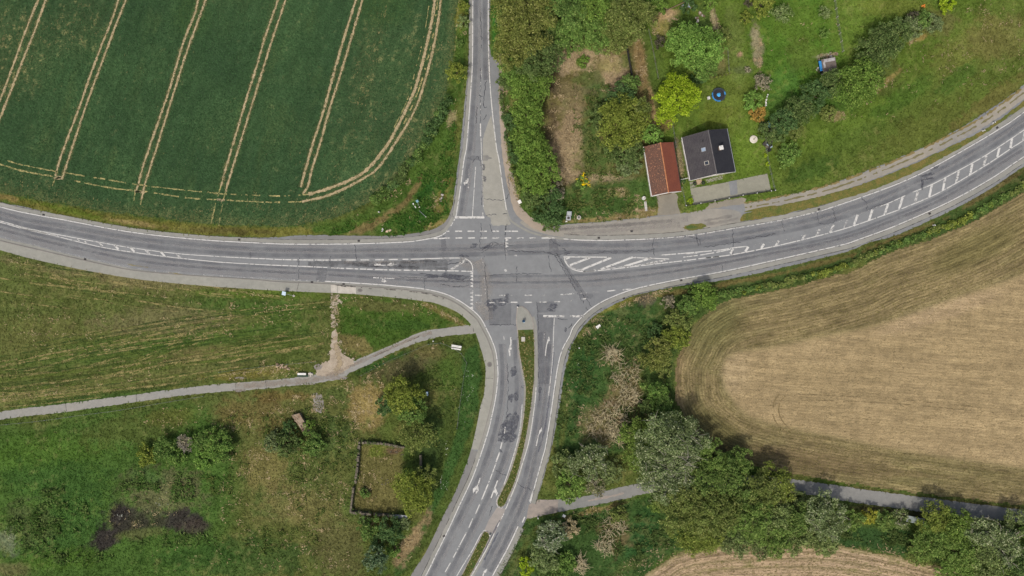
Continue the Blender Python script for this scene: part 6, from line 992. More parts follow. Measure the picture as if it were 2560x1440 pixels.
# yellow flowers
sx_, sy_ = scatter([(1445, 455, 6, 8, 30), (1462, 452, 8, 14, 90), (1475, 458, 6, 8, 36)], 9); tufts('yellow_flowers', sx_, sy_, 0.26, (0.9, 1.1), 'cluster of bright yellow flowers in the grass', 'flowers', np.tile(lin((236, 206, 30)), (len(sx_), 1)), 0.2, 10, 0.8, 1.2)
sx_, sy_ = scatter([(1150, 1010, 20, 60, 110, 8), (1130, 1120, 16, 40, 60), (1110, 1210, 14, 26, 60), (1170, 960, 16, 40, 40), (430, 1250, 50, 30, 50), (20, 1350, 20, 30, 90), (290, 1290, 20, 14, 50), (1440, 900, 10, 50, 20)], 10); tufts('white_flowers', sx_, sy_, 0.16, (0.9, 1.0), 'tiny white flowers in the verge grass', 'flowers', np.tile(lin((206, 210, 196)), (len(sx_), 1)), 0.1, 11, 0.1, 1.2)

# dead grass clumps: arching stalks
def dead_clump(px, py, r, label, n=130, h=1.4):
    x, y, _ = P(px, py, h / 2); o = empty('dead_grass_clump', (x, y, -0.05), 0, label, 'dead grass', 'clumps of dead grass'); g = random.Random(int(px)); mb = MB()
    for i in range(n):
        a = g.uniform(0, 6.28); q = r / 10 * math.sqrt(g.random()); l = g.uniform(0.7, 2.2); b = g.uniform(0, 6.28); x0, y0 = q * math.cos(a), q * math.sin(a); w = 0.05
        p = [(x0, y0, 0), (x0 + l * 0.3 * math.cos(b), y0 + l * 0.3 * math.sin(b), h * 0.7), (x0 + l * math.cos(b), y0 + l * math.sin(b), h * g.uniform(0.4, 0.9))]; mb.tube(p, [w, w, w * 0.4], 3, cap=False)
    mb.build('stalks', M['deadstalk'], o)
M['deadstalk'] = surf('dead_stalks', (196, 186, 152), (170, 158, 126), 1.0, 5, 0.25)
for q in ((1535, 1315, 30, 'large clump of dead straw coloured grass south of the lane'), (1512, 1362, 22, 'smaller clump of dead grass below the large one'), (1450, 1412, 20, 'clump of dead grass at the bottom edge'), (1540, 1030, 30, 'dead reed clump in the middle of the bank'), (1565, 940, 34, 'dead reed clump against the shrubs'), (1500, 1062, 34, 'dead reed clump at the lower left of the bank'), (1530, 885, 20, 'small dead reed clump high on the bank'), (1575, 990, 24, 'narrow dead reed clump between the larger ones'), (1545, 1085, 26, 'dead reed clump nearest the lime tree')): dead_clump(*q)

# ------------------------------------------------------------------ buildings
def tiles(name, c, c2, spk=None, spk_amt=0.5, pitch=0.33):
    m, t, b = new_mat(name)
    k = mixc(t, mrange(t, noise_node(t, 0.5, 4), 0.35, 0.65, 0, 1), lin(c), lin(c2))
    if spk: k = mixc(t, mrange(t, noise_node(t, 3.2, 4, 0.75), 0.56, 0.66, 0, spk_amt), k, lin(spk))
    sep = t.nodes.new('ShaderNodeSeparateXYZ'); t.links.new(t.nodes['tc'].outputs['Object'], sep.inputs[0])
    row = math_node(t, 'PINGPONG', sep.outputs[0], pitch / 2); row = mrange(t, row, 0.0, pitch / 2, 0.0, 1.0)
    cl = math_node(t, 'PINGPONG', sep.outputs[1], 0.12); cl = mrange(t, cl, 0.0, 0.12, 0.0, 1.0)
    k = mixc(t, 1.0, k, grey(t, mrange(t, row, 0, 1, 0.82, 1.1)), 'MULTIPLY')
    k = mixc(t, 1.0, k, grey(t, mrange(t, noise_node(t, 5.0, 2), 0.25, 0.75, 0.8, 1.2)), 'MULTIPLY')
    t.links.new(k, b.inputs['Base Color']); b.inputs['Roughness'].default_value = 0.85; b.inputs['Specular IOR Level'].default_value = 0.15
    bump(t, b, math_node(t, 'ADD', row, cl), 0.04)
    return m
def gable_house(name, corners, he, hr, hip, over, label, mroof, mwall, thick=0.16):
    """corners: eave corners of the roof in photo pixels (top-left, top-right, bottom-right, bottom-left)"""
    q = [Vector(P(a, b, he)) for a, b in corners]; c = sum(q, Vector()) / 4; u = ((q[1] - q[0]) + (q[2] - q[3])).normalized(); Wd = ((q[1] - q[0]).length + (q[2] - q[3]).length) / 2; L = ((q[0] - q[3]).length + (q[1] - q[2]).length) / 2
    rz = math.atan2(u.y, u.x); o = empty(name, (c.x, c.y, 0), rz, label, 'building'); w2, l2 = Wd / 2, L / 2; hw, hl = w2 - over, l2 - over * 0.7; sl = (hr - he) / w2
    zt = lambda x: hr - abs(x) * sl
    mb = MB(); wt = zt(hw) - thick - 0.02; rt = hr - thick - 0.03
    mb.add([(-hw, -hl, -0.1), (hw, -hl, -0.1), (hw, hl, -0.1), (-hw, hl, -0.1), (-hw, -hl, wt), (hw, -hl, wt), (hw, hl, wt), (-hw, hl, wt), (0, -hl, rt), (0, hl, rt)], [(0, 1, 5, 8, 4), (2, 3, 7, 9, 6), (1, 2, 6, 5), (3, 0, 4, 7), (4, 8, 9, 7), (8, 5, 6, 9)])
    mb.build('wall', mwall, o)
    mb = MB()
    for s, mi in ((-1, 0), (1, 1)):
        a = [(0, -l2, hr), (s * w2, -l2, he), (s * w2, l2, he), (0, l2, hr)]; b = [(x, y, z - thick) for x, y, z in a]; f = [(0, 1, 2, 3), (7, 6, 5, 4), (0, 4, 5, 1), (1, 5, 6, 2), (2, 6, 7, 3)]
        mb.add(a + b, f if s > 0 else [t[::-1] for t in f], mi)
    r = mb.build('roof', mroof, o)
    def on(px, py):
        h = (he + hr) / 2
        for _ in range(6):
            p = Vector(P(px, py, h)) - Vector((c.x, c.y, 0)); x = p.x * math.cos(rz) + p.y * math.sin(rz); y = -p.x * math.sin(rz) + p.y * math.cos(rz); h = zt(x)
        return x, y, h
    return o, r, dict(w2=w2, l2=l2, hw=hw, hl=hl, he=he, hr=hr, sl=sl, on=on, rz=rz)
M['slate'] = tiles('dark_tiles', (78, 76, 78), (68, 66, 70), (92, 90, 88), 0.4); M['slate_shaded'] = tiles('dark_tiles_shaded', (60, 61, 66), (54, 55, 61))  # same tiles; the right slope's darker, bluer shading is painted into the colour
M['redtile_old'] = tiles('weathered_red_tiles', (110, 80, 68), (94, 74, 66), (188, 138, 104), 0.9); M['redtile'] = tiles('red_tiles', (138, 82, 64), (128, 76, 62), (164, 104, 82), 0.5); M['ridge'] = surf('ridge_tiles', (196, 138, 96), (164, 104, 74), 1.2, 6, 0.25)

h_, r_, d_ = gable_house('house', [(1704, 344.5), (1817, 321), (1839, 430.5), (1726.5, 451)], 2.9, 6.3, 0, 0.4, 'dark-roofed house with skylights and a white chimney', [M['slate'], M['slate_shaded']], M['plaster'])
w2, l2, he, hr, sl = d_['w2'], d_['l2'], d_['he'], d_['hr'], d_['sl']
mb = MB(); mb.tube([(0, -l2 - 0.02, hr + 0.0), (0, l2 + 0.02, hr + 0.0)], 0.13, 8); mb.build('ridge_cap', surf('grey_ridge', (112, 110, 110), (92, 90, 92), 1, 5, 0.2), r_)
for s in (-1, 1):
    mb = MB()
    for e in (-1, 1): mb.add([(0, s * (l2 + 0.02), hr + 0.03), (e * w2, s * (l2 + 0.02), he + 0.03), (e * w2, s * (l2 + 0.02), he - 0.2), (0, s * (l2 + 0.02), hr - 0.2), (0, s * (l2 - 0.05), hr + 0.03), (e * w2, s * (l2 - 0.05), he + 0.03), (e * w2, s * (l2 - 0.05), he - 0.2), (0, s * (l2 - 0.05), hr - 0.2)], [(0, 1, 2, 3), (4, 7, 6, 5), (0, 4, 5, 1), (1, 5, 6, 2), (2, 6, 7, 3)])
    mb.build('bargeboard', M['white'] if s < 0 else M['iron'], h_)
for s in (-1, 1):
    mb = MB(); mb.box((s * (w2 + 0.06), 0, he - 0.06), (0.13, 2 * l2, 0.1)); mb.build('gutter', M['grey'] if s > 0 else M['white'], h_)
    mb = MB(); mb.tube([(s * (w2 - 0.1), -l2 + 0.35, he - 0.15), (s * (w2 - 0.36), -l2 + 0.32, he - 0.6), (s * (w2 - 0.36), -l2 + 0.32, 0)], 0.05, 6); mb.build('downpipe', M['white'], h_)
for px, py, gl in ((1758.5, 374, 'skyglass'), (1766.3, 407.5, 'glass')):
    x, y, z = d_['on'](px, py); e = 0.47; up = 0.09; mbf = MB(); mbg = MB()
    def sp(a, b, k): return (x + a, y + b, hr - abs(x + a) * sl + k)
    for (a0, a1, b0, b1) in ((-e, e, -e, -e + 0.1), (-e, e, e - 0.1, e), (-e, -e + 0.1, -e + 0.1, e - 0.1), (e - 0.1, e, -e + 0.1, e - 0.1)):
        mbf.add([sp(a0, b0, up), sp(a1, b0, up), sp(a1, b1, up), sp(a0, b1, up), sp(a0, b0, -0.05), sp(a1, b0, -0.05), sp(a1, b1, -0.05), sp(a0, b1, -0.05)], [(0, 1, 2, 3), (0, 4, 5, 1), (1, 5, 6, 2), (2, 6, 7, 3), (3, 7, 4, 0)])
    mbg.add([sp(-e + 0.09, -e + 0.09, 0.04), sp(e - 0.09, -e + 0.09, 0.04), sp(e - 0.09, e - 0.09, 0.04), sp(-e + 0.09, e - 0.09, 0.04)], [(0, 1, 2, 3)])
    f = mbf.build('roof_window', M['grey'] if gl == 'skyglass' else M['concrete'], h_); tag(f, 'roof window with a pale sky reflection painted on its pane' if gl == 'skyglass' else 'roof window with dark glass in a pale frame'); mbg.build('pane', M[gl], f)
x, y, z = d_['on'](1799, 372); mb = MB(); mb.box((x, y, z + 0.45), (0.75, 0.8, 1.9)); ch = mb.build('chimney', surf('chimney_brick', (166, 150, 134), (140, 120, 106), 1, 6, 0.2), h_)
mb = MB(); mb.box((x, y, z + 1.45), (0.98, 1.02, 0.14)); mb.box((x, y - 0.05, z + 1.62), (0.5, 0.6, 0.2)); mb.build('chimney_cap', M['white'], ch)
x, y, z = d_['on'](1755, 354); mb = MB(); mb.tube([(x, y, z - 0.1), (x, y, z + 0.65)], 0.07, 8); mb.lathe([(0.12, 0.65), (0.14, 0.72), (0.02, 0.8)], (x, y, z), 10); mb.build('vent_pipe', M['black'], h_)
hw, hl = d_['hw'], d_['hl']
mb = MB(); mb.box((-hw + 2.2, -hl - 0.03, 1.0), (1.0, 0.06, 2.0)); dr = mb.build('door', M['wood'], h_); mb = MB(); mb.box((-hw + 2.6, -hl - 0.09, 1.0), (0.04, 0.06, 0.14)); mb.build('handle', M['grey'], dr)
for cx, cy, rz_, wd_, zz in ((0.9, -hl - 0.03, 0, 1.3, 1.5), (3.3, -hl - 0.03, 0, 1.1, 1.5), (0, -hl - 0.03, 0, 1.0, 3.9), (-hw - 0.03, 2.0, 1.5708, 1.2, 1.5), (-hw - 0.03, -2.4, 1.5708, 1.2, 1.5), (hw + 0.03, 1.5, 1.5708, 1.4, 1.5), (hw + 0.03, -2.5, 1.5708, 1.2, 1.5), (0.8, hl + 0.03, 0, 1.2, 1.5)):
    mb = MB()
    for a, b, ww, hh in ((0, 0.55, wd_, 0.1), (0, -0.55, wd_, 0.1), (-wd_ / 2 + 0.05, 0, 0.1, 1.0), (wd_ / 2 - 0.05, 0, 0.1, 1.0)):
        ca, sa = math.cos(rz_), math.sin(rz_); mb.box((cx + a * ca, cy + a * sa, zz + b), (ww, 0.07, hh), rz_)
    w_ = mb.build('window', M['white'], h_); mb = MB(); mb.box((cx, cy, zz), (wd_ - 0.2, 0.03, 1.0), rz_); mb.build('pane', M['glass'], w_)

b_, r2_, d2 = gable_house('barn', [(1608.5, 366.5), (1681.6, 356), (1705.6, 477.5), (1631, 491)], 2.7, 4.9, 0, 0.22, 'long barn with a weathered red tiled roof', [M['redtile_old'], M['redtile']], M['plaster'])
w2, l2, he, hr = d2['w2'], d2['l2'], d2['he'], d2['hr']
mb = MB(); mb.tube([(0, -l2 - 0.02, hr + 0.02), (0, l2 + 0.02, hr + 0.02)], 0.15, 8); mb.build('ridge_cap', M['ridge'], r2_)
mb = MB()
for e in (-1, 1): mb.add([(0, -(l2 + 0.05), hr + 0.03), (e * w2, -(l2 + 0.05), he + 0.03), (e * w2, -(l2 + 0.05), he - 0.22), (0, -(l2 + 0.05), hr - 0.22), (0, -(l2 - 0.1), hr + 0.03), (e * w2, -(l2 - 0.1), he + 0.03)], [(0, 1, 2, 3) if e < 0 else (3, 2, 1, 0), (0, 4, 5, 1), (3, 2, 1, 0)])
mb.build('bargeboard', M['white'], b_)
mb = MB(); mb.box((-w2 - 0.08, 0, he - 0.05), (0.16, 2 * l2, 0.12)); mb.build('gutter', M['white'], b_); mb = MB(); mb.box((w2 + 0.05, 0, he - 0.05), (0.1, 2 * l2, 0.1)); mb.build('gutter', M['iron'], b_)
hw, hl = d2['hw'], d2['hl']
for s in (-1, 1):
    mb = MB(); mb.box((s * 0.78, -hl - 0.04, 1.1), (1.5, 0.08, 2.2))
    dd = mb.build('door', M['wood'], b_); mb = MB(); mb.box((s * 0.15, -hl - 0.1, 1.1), (0.05, 0.06, 0.2)); mb.build('handle', M['iron'], dd)
for yy in (-3, 1.5): mb = MB(); mb.box((-hw - 0.03, yy, 1.6), (0.07, 0.9, 0.7)); w_ = mb.build('window', M['wood'], b_); mb = MB(); mb.box((-hw - 0.07, yy, 1.6), (0.03, 0.7, 0.5)); mb.build('pane', M['glass'], w_)

# little shed with a blue sheet
q = [Vector(P(*a, 2.2)) for a in ((2052, 149), (2087.5, 142.7), (2092, 171), (2060, 184))]; c = sum(q, Vector()) / 4; rz = math.atan2((q[1] - q[0]).y, (q[1] - q[0]).x)
s_ = empty('shed', (c.x, c.y, 0), rz, 'small grey shed with a patchy flat roof and a blue strip on its left side', 'shed')
mb = MB(); mb.box((0, 0, 1.0), (3.0, 2.7, 2.1)); mb.build('wall', M['darkwood'], s_)
mb = MB(); mb.add([(-1.75, -1.6, 2.12), (1.75, -1.6, 2.12), (1.75, 1.6, 2.35), (-1.75, 1.6, 2.35), (-1.75, -1.6, 2.02), (1.75, -1.6, 2.02), (1.75, 1.6, 2.25), (-1.75, 1.6, 2.25)], [(0, 1, 2, 3), (7, 6, 5, 4), (0, 4, 5, 1), (1, 5, 6, 2), (2, 6, 7, 3), (3, 7, 4, 0)])
rf = mb.build('roof', surf('patchy_felt', (112, 104, 98), (96, 88, 84), 0.8, 6, 0.2), s_)
mb = MB(); mb.box((0.2, 1.1, 2.36), (2.8, 0.8, 0.02), 0.02); mb.box((-1.2, 0.2, 2.3), (0.5, 1.6, 0.02)); mb.build('roof_patch', surf('flaking_white', (176, 176, 178), (142, 138, 136), 1.2, 5, 0.3), rf)
mb = MB(); mb.box((-1.95, 0.1, 1.95), (0.75, 2.5, 0.06)); mb.build('side_sheet', M['blue'], s_)
mb = MB(); mb.box((0.3, -1.37, 0.95), (0.9, 0.06, 1.85)); dd = mb.build('door', M['wood'], s_); mb = MB(); mb.box((0.65, -1.42, 0.95), (0.05, 0.05, 0.15)); mb.build('handle', M['iron'], dd)

# shelter half hidden by the lane-side trees
q = [Vector(P(*a, 2.2)) for a in ((2268, 1289), (2310, 1297), (2309, 1312), (2266, 1304))]; c = sum(q, Vector()) / 4; rz = math.atan2((q[1] - q[0]).y, (q[1] - q[0]).x)
s_ = empty('shelter', (c.x, c.y, 0), rz, 'small grey-roofed shelter among the bushes below the lane', 'shelter')
mb = MB(); mb.add([(-2.1, -0.8, 2.05), (2.1, -0.8, 2.05), (2.1, 0.8, 2.3), (-2.1, 0.8, 2.3), (-2.1, -0.8, 1.97), (2.1, -0.8, 1.97), (2.1, 0.8, 2.22), (-2.1, 0.8, 2.22)], [(0, 1, 2, 3), (7, 6, 5, 4), (0, 4, 5, 1), (1, 5, 6, 2), (2, 6, 7, 3), (3, 7, 4, 0)]); rf = mb.build('roof', surf('grey_sheet', (142, 152, 150), (118, 128, 128), 0.8, 5, 0.15), s_)
mb = MB(); mb.box((2.14, 0, 2.16), (0.1, 1.62, 0.12)); mb.build('edge_trim', M['white'], rf)
for a, b in ((-1.9, -0.65), (1.9, -0.65), (-1.9, 0.65), (1.9, 0.65)): mb = MB(); mb.box((a, b, 1.0), (0.1, 0.1, 2.0)); mb.build('post', M['darkwood'], s_)
mb = MB(); mb.box((0, -0.7, 1.1), (3.7, 0.05, 1.7)); mb.build('back_panel', M['wood'], s_)

# ruin: a roofless rectangle of old walls
o = empty('ruin', (*W(955, 1200)[:2], 0), 0, 'roofless ruin of low old stone walls under the trees', 'ruin'); ox, oy = W(955, 1200)[:2]; rr = random.Random(3)
def ruin_wall(pts, h, w, broken=0.2):
    c = curve(pts, 0.45); mb = MB()
    for i in range(len(c) - 1):
        x, y = (c[i][0] + c[i + 1][0]) / 2 - ox, (c[i][1] + c[i + 1][1]) / 2 - oy; a = math.atan2(c[i + 1][1] - c[i][1], c[i + 1][0] - c[i][0]); hh = h * (rr.uniform(0.3, 0.6) if rr.random() < broken else rr.uniform(0.85, 1.05))
        mb.box((x + rr.uniform(-.03, .03), y + rr.uniform(-.03, .03), hh / 2 - 0.1), (0.47, w * rr.uniform(0.85, 1.15), hh), a)
    mb.build('wall', M['stone'], o)
ruin_wall([(898, 1105), (950, 1107), (1012, 1117)], 1.3, 0.5, 0.2); ruin_wall([(900, 1110), (896, 1160), (890, 1207)], 1.5, 0.55, 0.35); ruin_wall([(886, 1215), (882, 1250), (879, 1277)], 1.6, 0.45, 0.05); ruin_wall([(880, 1278), (905, 1280), (930, 1283)], 1.5, 0.5, 0.1); ruin_wall([(934, 1284), (980, 1287), (1022, 1291)], 1.2, 0.55, 0.3); ruin_wall([(1053, 1135), (1053, 1175)], 1.5, 0.5, 0.1)
mb = MB(); mb.box((W(1002, 1288)[0] - ox, W(1002, 1288)[1] - oy, 1.22), (3.6, 0.9, 0.06), -0.09); mb.build('roof_sheet', M['grey'], o)
for i in range(30):
    a, b = rr.choice([(895, 1150), (890, 1170), (960, 1200), (965, 1208), (990, 1120), (1000, 1130), (920, 1230)]); x, y = W(a + rr.gauss(0, 6), b + rr.gauss(0, 6))[:2]; s = rr.uniform(0.15, 0.5); MB().box((x - ox, y - oy, 0.05), (s, s * 0.7, s * 0.5), rr.uniform(0, 3), 0, 0.7).build('stone', M['stone'], o)

ivk = []
for pts in ([(898, 1104), (950, 1106), (1012, 1116)], [(899, 1112), (895, 1160), (890, 1207)], [(934, 1284), (980, 1287), (1022, 1291)], [(880, 1262), (882, 1278), (905, 1280), (930, 1283)]):
    for x, y in curve(pts, 0.5):
        if rr.random() < 0.5: ivk.append((x - ox + rr.gauss(0, 0.3), y - oy + rr.gauss(0, 0.3), rr.uniform(0.5, 1.25), rr.uniform(0.3, 0.6)))
leaf_mesh('ivy', M['leaf'], o, ivk, len(ivk) * 26, 0.24, PAL['darkolive'], 61)

# fallen slab of old masonry
q = [W(*a) for a in ((732, 1036), (752, 1031), (778, 1075), (763, 1079))]; c = ((q[0][0] + q[2][0]) / 2, (q[0][1] + q[2][1]) / 2); o = empty('stone_slab', (c[0], c[1], 0), 0, 'tilted oblong slab of weathered masonry among dark bushes', 'slab'); mb = MB()
mb.prism([(a[0] - c[0] + random.uniform(-.06, .06), a[1] - c[1]) for a in q][::-1], -0.1, 1.3)
for i in range(26): t, u = random.random(), random.random(); mb.box((q[0][0] + (q[3][0] - q[0][0]) * t + (q[1][0] - q[0][0]) * u * 0.7 - c[0], q[0][1] + (q[3][1] - q[0][1]) * t - c[1], 1.33), (random.uniform(.2, .6), random.uniform(.2, .4), 0.14), random.uniform(0, 3), 0, 0.8)
mb.build('masonry', surf('old_masonry', (158, 144, 124), (120, 100, 82), 1.0, 4, 0.35, bmp=0.06), o)

# ------------------------------------------------------------------ fences
def fence(pts, h, label, mat_post, mat_rail, spacing=2.5, rails=3, rail_r=0.02, post=0.1, cap=None, name='fence'):
    c = curve(pts, 0.5) if len(pts) > 2 else curve(pts, 0.5); x0, y0 = c[0]; o = empty(name, (x0, y0, 0), 0, label, 'fence'); s = spacing; last = c[0]; P_ = []
    for i, p in enumerate(c):
        s += math.hypot(p[0] - last[0], p[1] - last[1]); last = p
        if s >= spacing or i == len(c) - 1: P_.append(p); s = 0
    for p in P_:
        mb = MB(); mb.box((p[0] - x0, p[1] - y0, h / 2 - 0.05), (post, post, h + 0.1)); po = mb.build('post', mat_post, o)
        if cap: mb = MB(); mb.box((p[0] - x0, p[1] - y0, h + 0.04), (post * 1.5, post * 1.5, 0.1)); mb.build('post_cap', cap, po)
    mb = MB()
    for k in range(rails): mb.tube([(p[0] - x0, p[1] - y0, h * (k + 0.7) / rails) for p in P_], rail_r, 5)
    mb.build('rail', mat_rail, o); return o
fence([(1713.5, 515), (1790, 502.5), (1860, 488.5), (1935.5, 477)], 0.9, 'low dark fence with white post caps along the front of the yard', M['darkwood'], M['darkwood'], 3.4, 4, 0.05, 0.14, M['white'])
fence([(1704, 469), (1709, 492), (1713.5, 514)], 1.0, 'short wire fence beside the lime bush left of the yard', M['grey'], M['wire'], 2.2)
fence([(1912, 345), (1916, 390), (1925, 430), (1932, 460), (1935, 476)], 1.1, 'thin wire fence on the right side of the house garden', M['grey'], M['wire'], 2.6)
fence([(1680, 312), (1685, 340), (1689, 369)], 1.1, 'wire fence running down to the barn roof', M['grey'], M['wire'], 2.2)
fence([(1701, 450), (1722, 445.5)], 1.1, 'pale gate-like fence closing the gap between barn and house', M['white'], M['white'], 1.1, 3, 0.04, 0.09)
fence([(1620, 75), (1628, 108), (1636, 150), (1645, 198)], 1.1, 'wire fence beside the nearly black garden bush', M['wood'], M['wire'], 2.4)
fence([(2085, 3), (2091, 50), (2099, 95), (2105, 130)], 1.2, 'long pale wire fence crossing the upper lawn', M['concrete'], M['wire'], 2.0, 3, 0.022, 0.12)
fence([(1776, -10), (1785, 30), (1791, 70)], 1.1, 'post fence along the small garden path at the top', M['wood'], M['wood'], 1.6, 2, 0.04)
fence([(1616, 52), (1660, 30), (1720, 2)], 0.5, 'pale plank edging above the bare soil bed', M['wood'], M['wood'], 2.4, 2, 0.1, 0.14)
fence([(1564.5, 103), (1567, 125), (1573, 160), (1579, 192)], 1.3, 'thick dark fence along the right edge of the brown plot', M['darkwood'], M['darkwood'], 1.6, 4, 0.12, 0.2)
fence([(1818, 125), (1822, 186)], 0.9, 'thin fence at the right of the large garden tree', M['wood'], M['wire'], 1.6)
fence([(-40, 1066), (100, 1052), (200, 1038), (300, 1025), (400, 1008), (510, 990)], 1.0, 'thin wire fence below the footpath at the left', M['grey'], M['wire'], 3.0, 3, 0.012)
fence([(550, 930), (660, 916), (790, 904)], 0.9, 'thin wire fence above the footpath near the white bench', M['grey'], M['wire'], 3.0, 2, 0.012)
fence([(905, 938), (960, 908), (1050, 870), (1098, 856), (1163, 893), (1160, 940), (1150, 1010), (1143, 1070)], 1.0, 'thin wire fence rounding the corner below the footpath', M['grey'], M['wire'], 2.8, 3, 0.014)

# ------------------------------------------------------------------ small things
def tag_mb(name, px, py, h, label, cat, group=None, rz=0.0): x, y, _ = P(px, py, h); return empty(name, (x, y, 0), rz, label, cat, group)
# trampoline
o = tag_mb('trampoline', 1797, 236.5, 0.9, 'round trampoline with dark mat and crumpled blue sheet on the lawn', 'trampoline')
mb = MB(); mb.lathe([(1.42, 0.86), (1.42, 0.88), (0.01, 0.88)], n=40); mb.build('mat', M['black'], o)
mb = MB(); n = 40; R = lambda k, r, z: (r * math.cos(2 * math.pi * k / n), r * math.sin(2 * math.pi * k / n), z)
for k in range(n): mb.add([R(k, 1.42, 0.9), R(k + 1, 1.42, 0.9), R(k + 1, 1.72, 0.92), R(k, 1.72, 0.92), R(k, 1.72, 0.86), R(k + 1, 1.72, 0.86)], [(0, 3, 2, 1), (3, 4, 5, 2)], 1 if 18 <= k <= 31 or k < 3 else 0)
mb.build('pad', [surf('faded_pad', (62, 74, 84), (50, 60, 70), 1, 5, 0.15), M['blue']], o)
mb = MB(); pts = [(0.52 * (0.65 + 0.5 * random.random()) * math.cos(a), 0.6 * (0.65 + 0.5 * random.random()) * math.sin(a)) for a in np.linspace(0, 6.28, 13)[:-1]]; mb.add([(p[0], p[1], 0.9) for p in pts] + [(0.05, 0.02, 1.1), (-0.15, 0.15, 1.05)], [(i, (i + 1) % 12, 12) for i in range(12)]); mb.build('blue_sheet', surf('bright_blue_sheet', (84, 172, 226), (66, 150, 212), 2, 6, 0.15), o)
for k in range(6):
    a = k * math.pi / 3 + 0.2; mb = MB(); mb.tube([(1.66 * math.cos(a), 1.66 * math.sin(a), 0), (1.66 * math.cos(a), 1.66 * math.sin(a), 0.85)], 0.04, 6); mb.build('leg', M['grey'], o)
    mb = MB(); mb.tube([(1.76 * math.cos(a), 1.76 * math.sin(a), 0.1), (1.76 * math.cos(a), 1.76 * math.sin(a), 2.3)], 0.025, 6); mb.build('net_pole', M['iron'], o)
o = tag_mb('garden_chair', 1772, 245, 0.5, 'small white chair beside the trampoline', 'chair', rz=0.3)
mb = MB(); mb.box((0, 0, 0.45), (0.7, 0.6, 0.06)); mb.build('seat', M['white'], o); mb = MB(); mb.box((-0.38, 0, 0.75), (0.08, 0.62, 0.6)); mb.build('backrest', M['white'], o)
for a in (-0.3, 0.3):
    mb = MB(); mb.box((0.0, a * 1.15, 0.65), (0.6, 0.07, 0.06)); mb.build('armrest', M['white'], o)
    for b in (-0.25, 0.25): mb = MB(); mb.box((a, b, 0.21), (0.06, 0.06, 0.44)); mb.build('leg', M['white'], o)
# round cover
o = tag_mb('well_cover', 1884.5, 348, 0.3, 'round white concrete cover with a dark knob on the lawn', 'well cover')
mb = MB(); mb.lathe([(0.95, -0.05), (0.98, 0.22), (0.93, 0.28), (0.3, 0.33), (0.01, 0.33)], n=36); mb.build('slab', surf('white_concrete', (214, 210, 198), (196, 190, 176), 1, 6, 0.14), o); mb = MB(); mb.lathe([(0.14, 0.3), (0.15, 0.42), (0.06, 0.5), (0.01, 0.5)], n=12); mb.build('knob', M['wood'], o)
mb = MB(); mb.tube([(0.05, 0.05, 0.4), (0.45, 0.5, 0.37)], 0.035, 6); mb.build('lever', M['iron'], o)
# pots by the house door
for px, py, lb in ((1737, 458.5, 'dark round pot left of the house porch'), (1758, 457, 'dark round pot right of the house porch')):
    o = tag_mb('plant_pot', px, py, 0.4, lb, 'pot', 'pots at the house porch'); mb = MB(); mb.lathe([(0.3, 0), (0.42, 0.4), (0.46, 0.42), (0.46, 0.36), (0.36, 0.34), (0.01, 0.34)], n=20); mb.build('tub', M['black'], o); leaf_mesh('plant', M['leaf'], o, [(0, 0, 0.42, 0.2)], 60, 0.13, PAL['dark'], 4)
# junk along the garden edge
o = tag_mb('board', 1923, 311, 0.5, 'blue board propped among the junk by the garden edge', 'board', rz=0.15); mb = MB(); mb.add([(-0.3, -0.7, 0.1), (0.3, -0.7, 0.1), (0.3, 0.7, 0.75), (-0.3, 0.7, 0.75), (-0.3, -0.7, 0.05), (0.3, -0.7, 0.05), (0.3, 0.7, 0.7), (-0.3, 0.7, 0.7)], [(0, 1, 2, 3), (7, 6, 5, 4), (0, 4, 5, 1), (1, 5, 6, 2), (2, 6, 7, 3), (3, 7, 4, 0)]); mb.build('panel', M['blue'], o); mb = MB(); mb.tube([(0, 0.62, 0), (0, 0.62, 0.68)], 0.03, 6); mb.build('prop', M['wood'], o)
def heap(name, spots, label, cat, mats, size=(0.2, 0.55), flat=0.5, n=50, part='stone'):
    x0, y0 = W(*spots[0][:2])[:2]; o = empty(name, (x0, y0, 0), 0, label, cat); rr = random.Random(int(x0 * 10))
    for i in range(min(n, 32)):
        a, b, r = rr.choice(spots); x, y = W(a + rr.gauss(0, r / 2), b + rr.gauss(0, r / 2))[:2]; s = rr.uniform(*size) * (1.25 if n > 32 else 1)
        mb = MB().box((x - x0, y - y0, s * flat * 0.4 + rr.uniform(0, 0.2)), (s, s * rr.uniform(.5, 1), s * flat), rr.uniform(0, 3.1), 0, rr.uniform(0.6, 0.95)); mb.build(part, rr.choice(mats), o)
    return o
heap('rubble_pile', [(1928, 326, 9), (1920, 337, 8), (1935, 321, 6)], 'pile of whitish rubble below the blue board', 'rubble', [M['concrete'], M['white'], M['stone']], n=70)
heap('junk_pile', [(1919, 356, 7), (1922, 364, 8)], 'dark bluish junk pile beside the garden fence', 'junk', [M['black'], M['paleblue'], M['darkwood'], M['stone'], M['iron']], (0.3, 0.9), n=40, part='junk_piece')
heap('stone_row', [(1919, 238, 2), (1917, 243, 2), (1915, 250, 2), (1914.5, 256, 2), (1914, 263, 2)], 'row of small white stones right of the green bush', 'stones', [M['white']], (0.2, 0.4), n=16)
heap('debris', [(2047, 178, 5), (2044, 172, 4), (2056, 185, 3), (2046, 150, 3)], 'scattered pale debris left of the little shed', 'debris', [M['concrete'], M['wood']], (0.15, 0.4), n=26, part='scrap')
heap('planks', [(2075, 138, 8), (2090, 138, 6)], 'pale broken planks lying above the little shed', 'planks', [M['wood'], M['concrete']], (0.3, 0.8), 0.2, n=20, part='plank')
heap('rock_pile', [(1104, 487, 3), (1103, 495, 5), (1102, 503, 4)], 'small heap of grey rocks on the verge left of the north arm', 'rocks', [M['stone'], M['concrete']], (0.2, 0.6), 0.6, n=22)
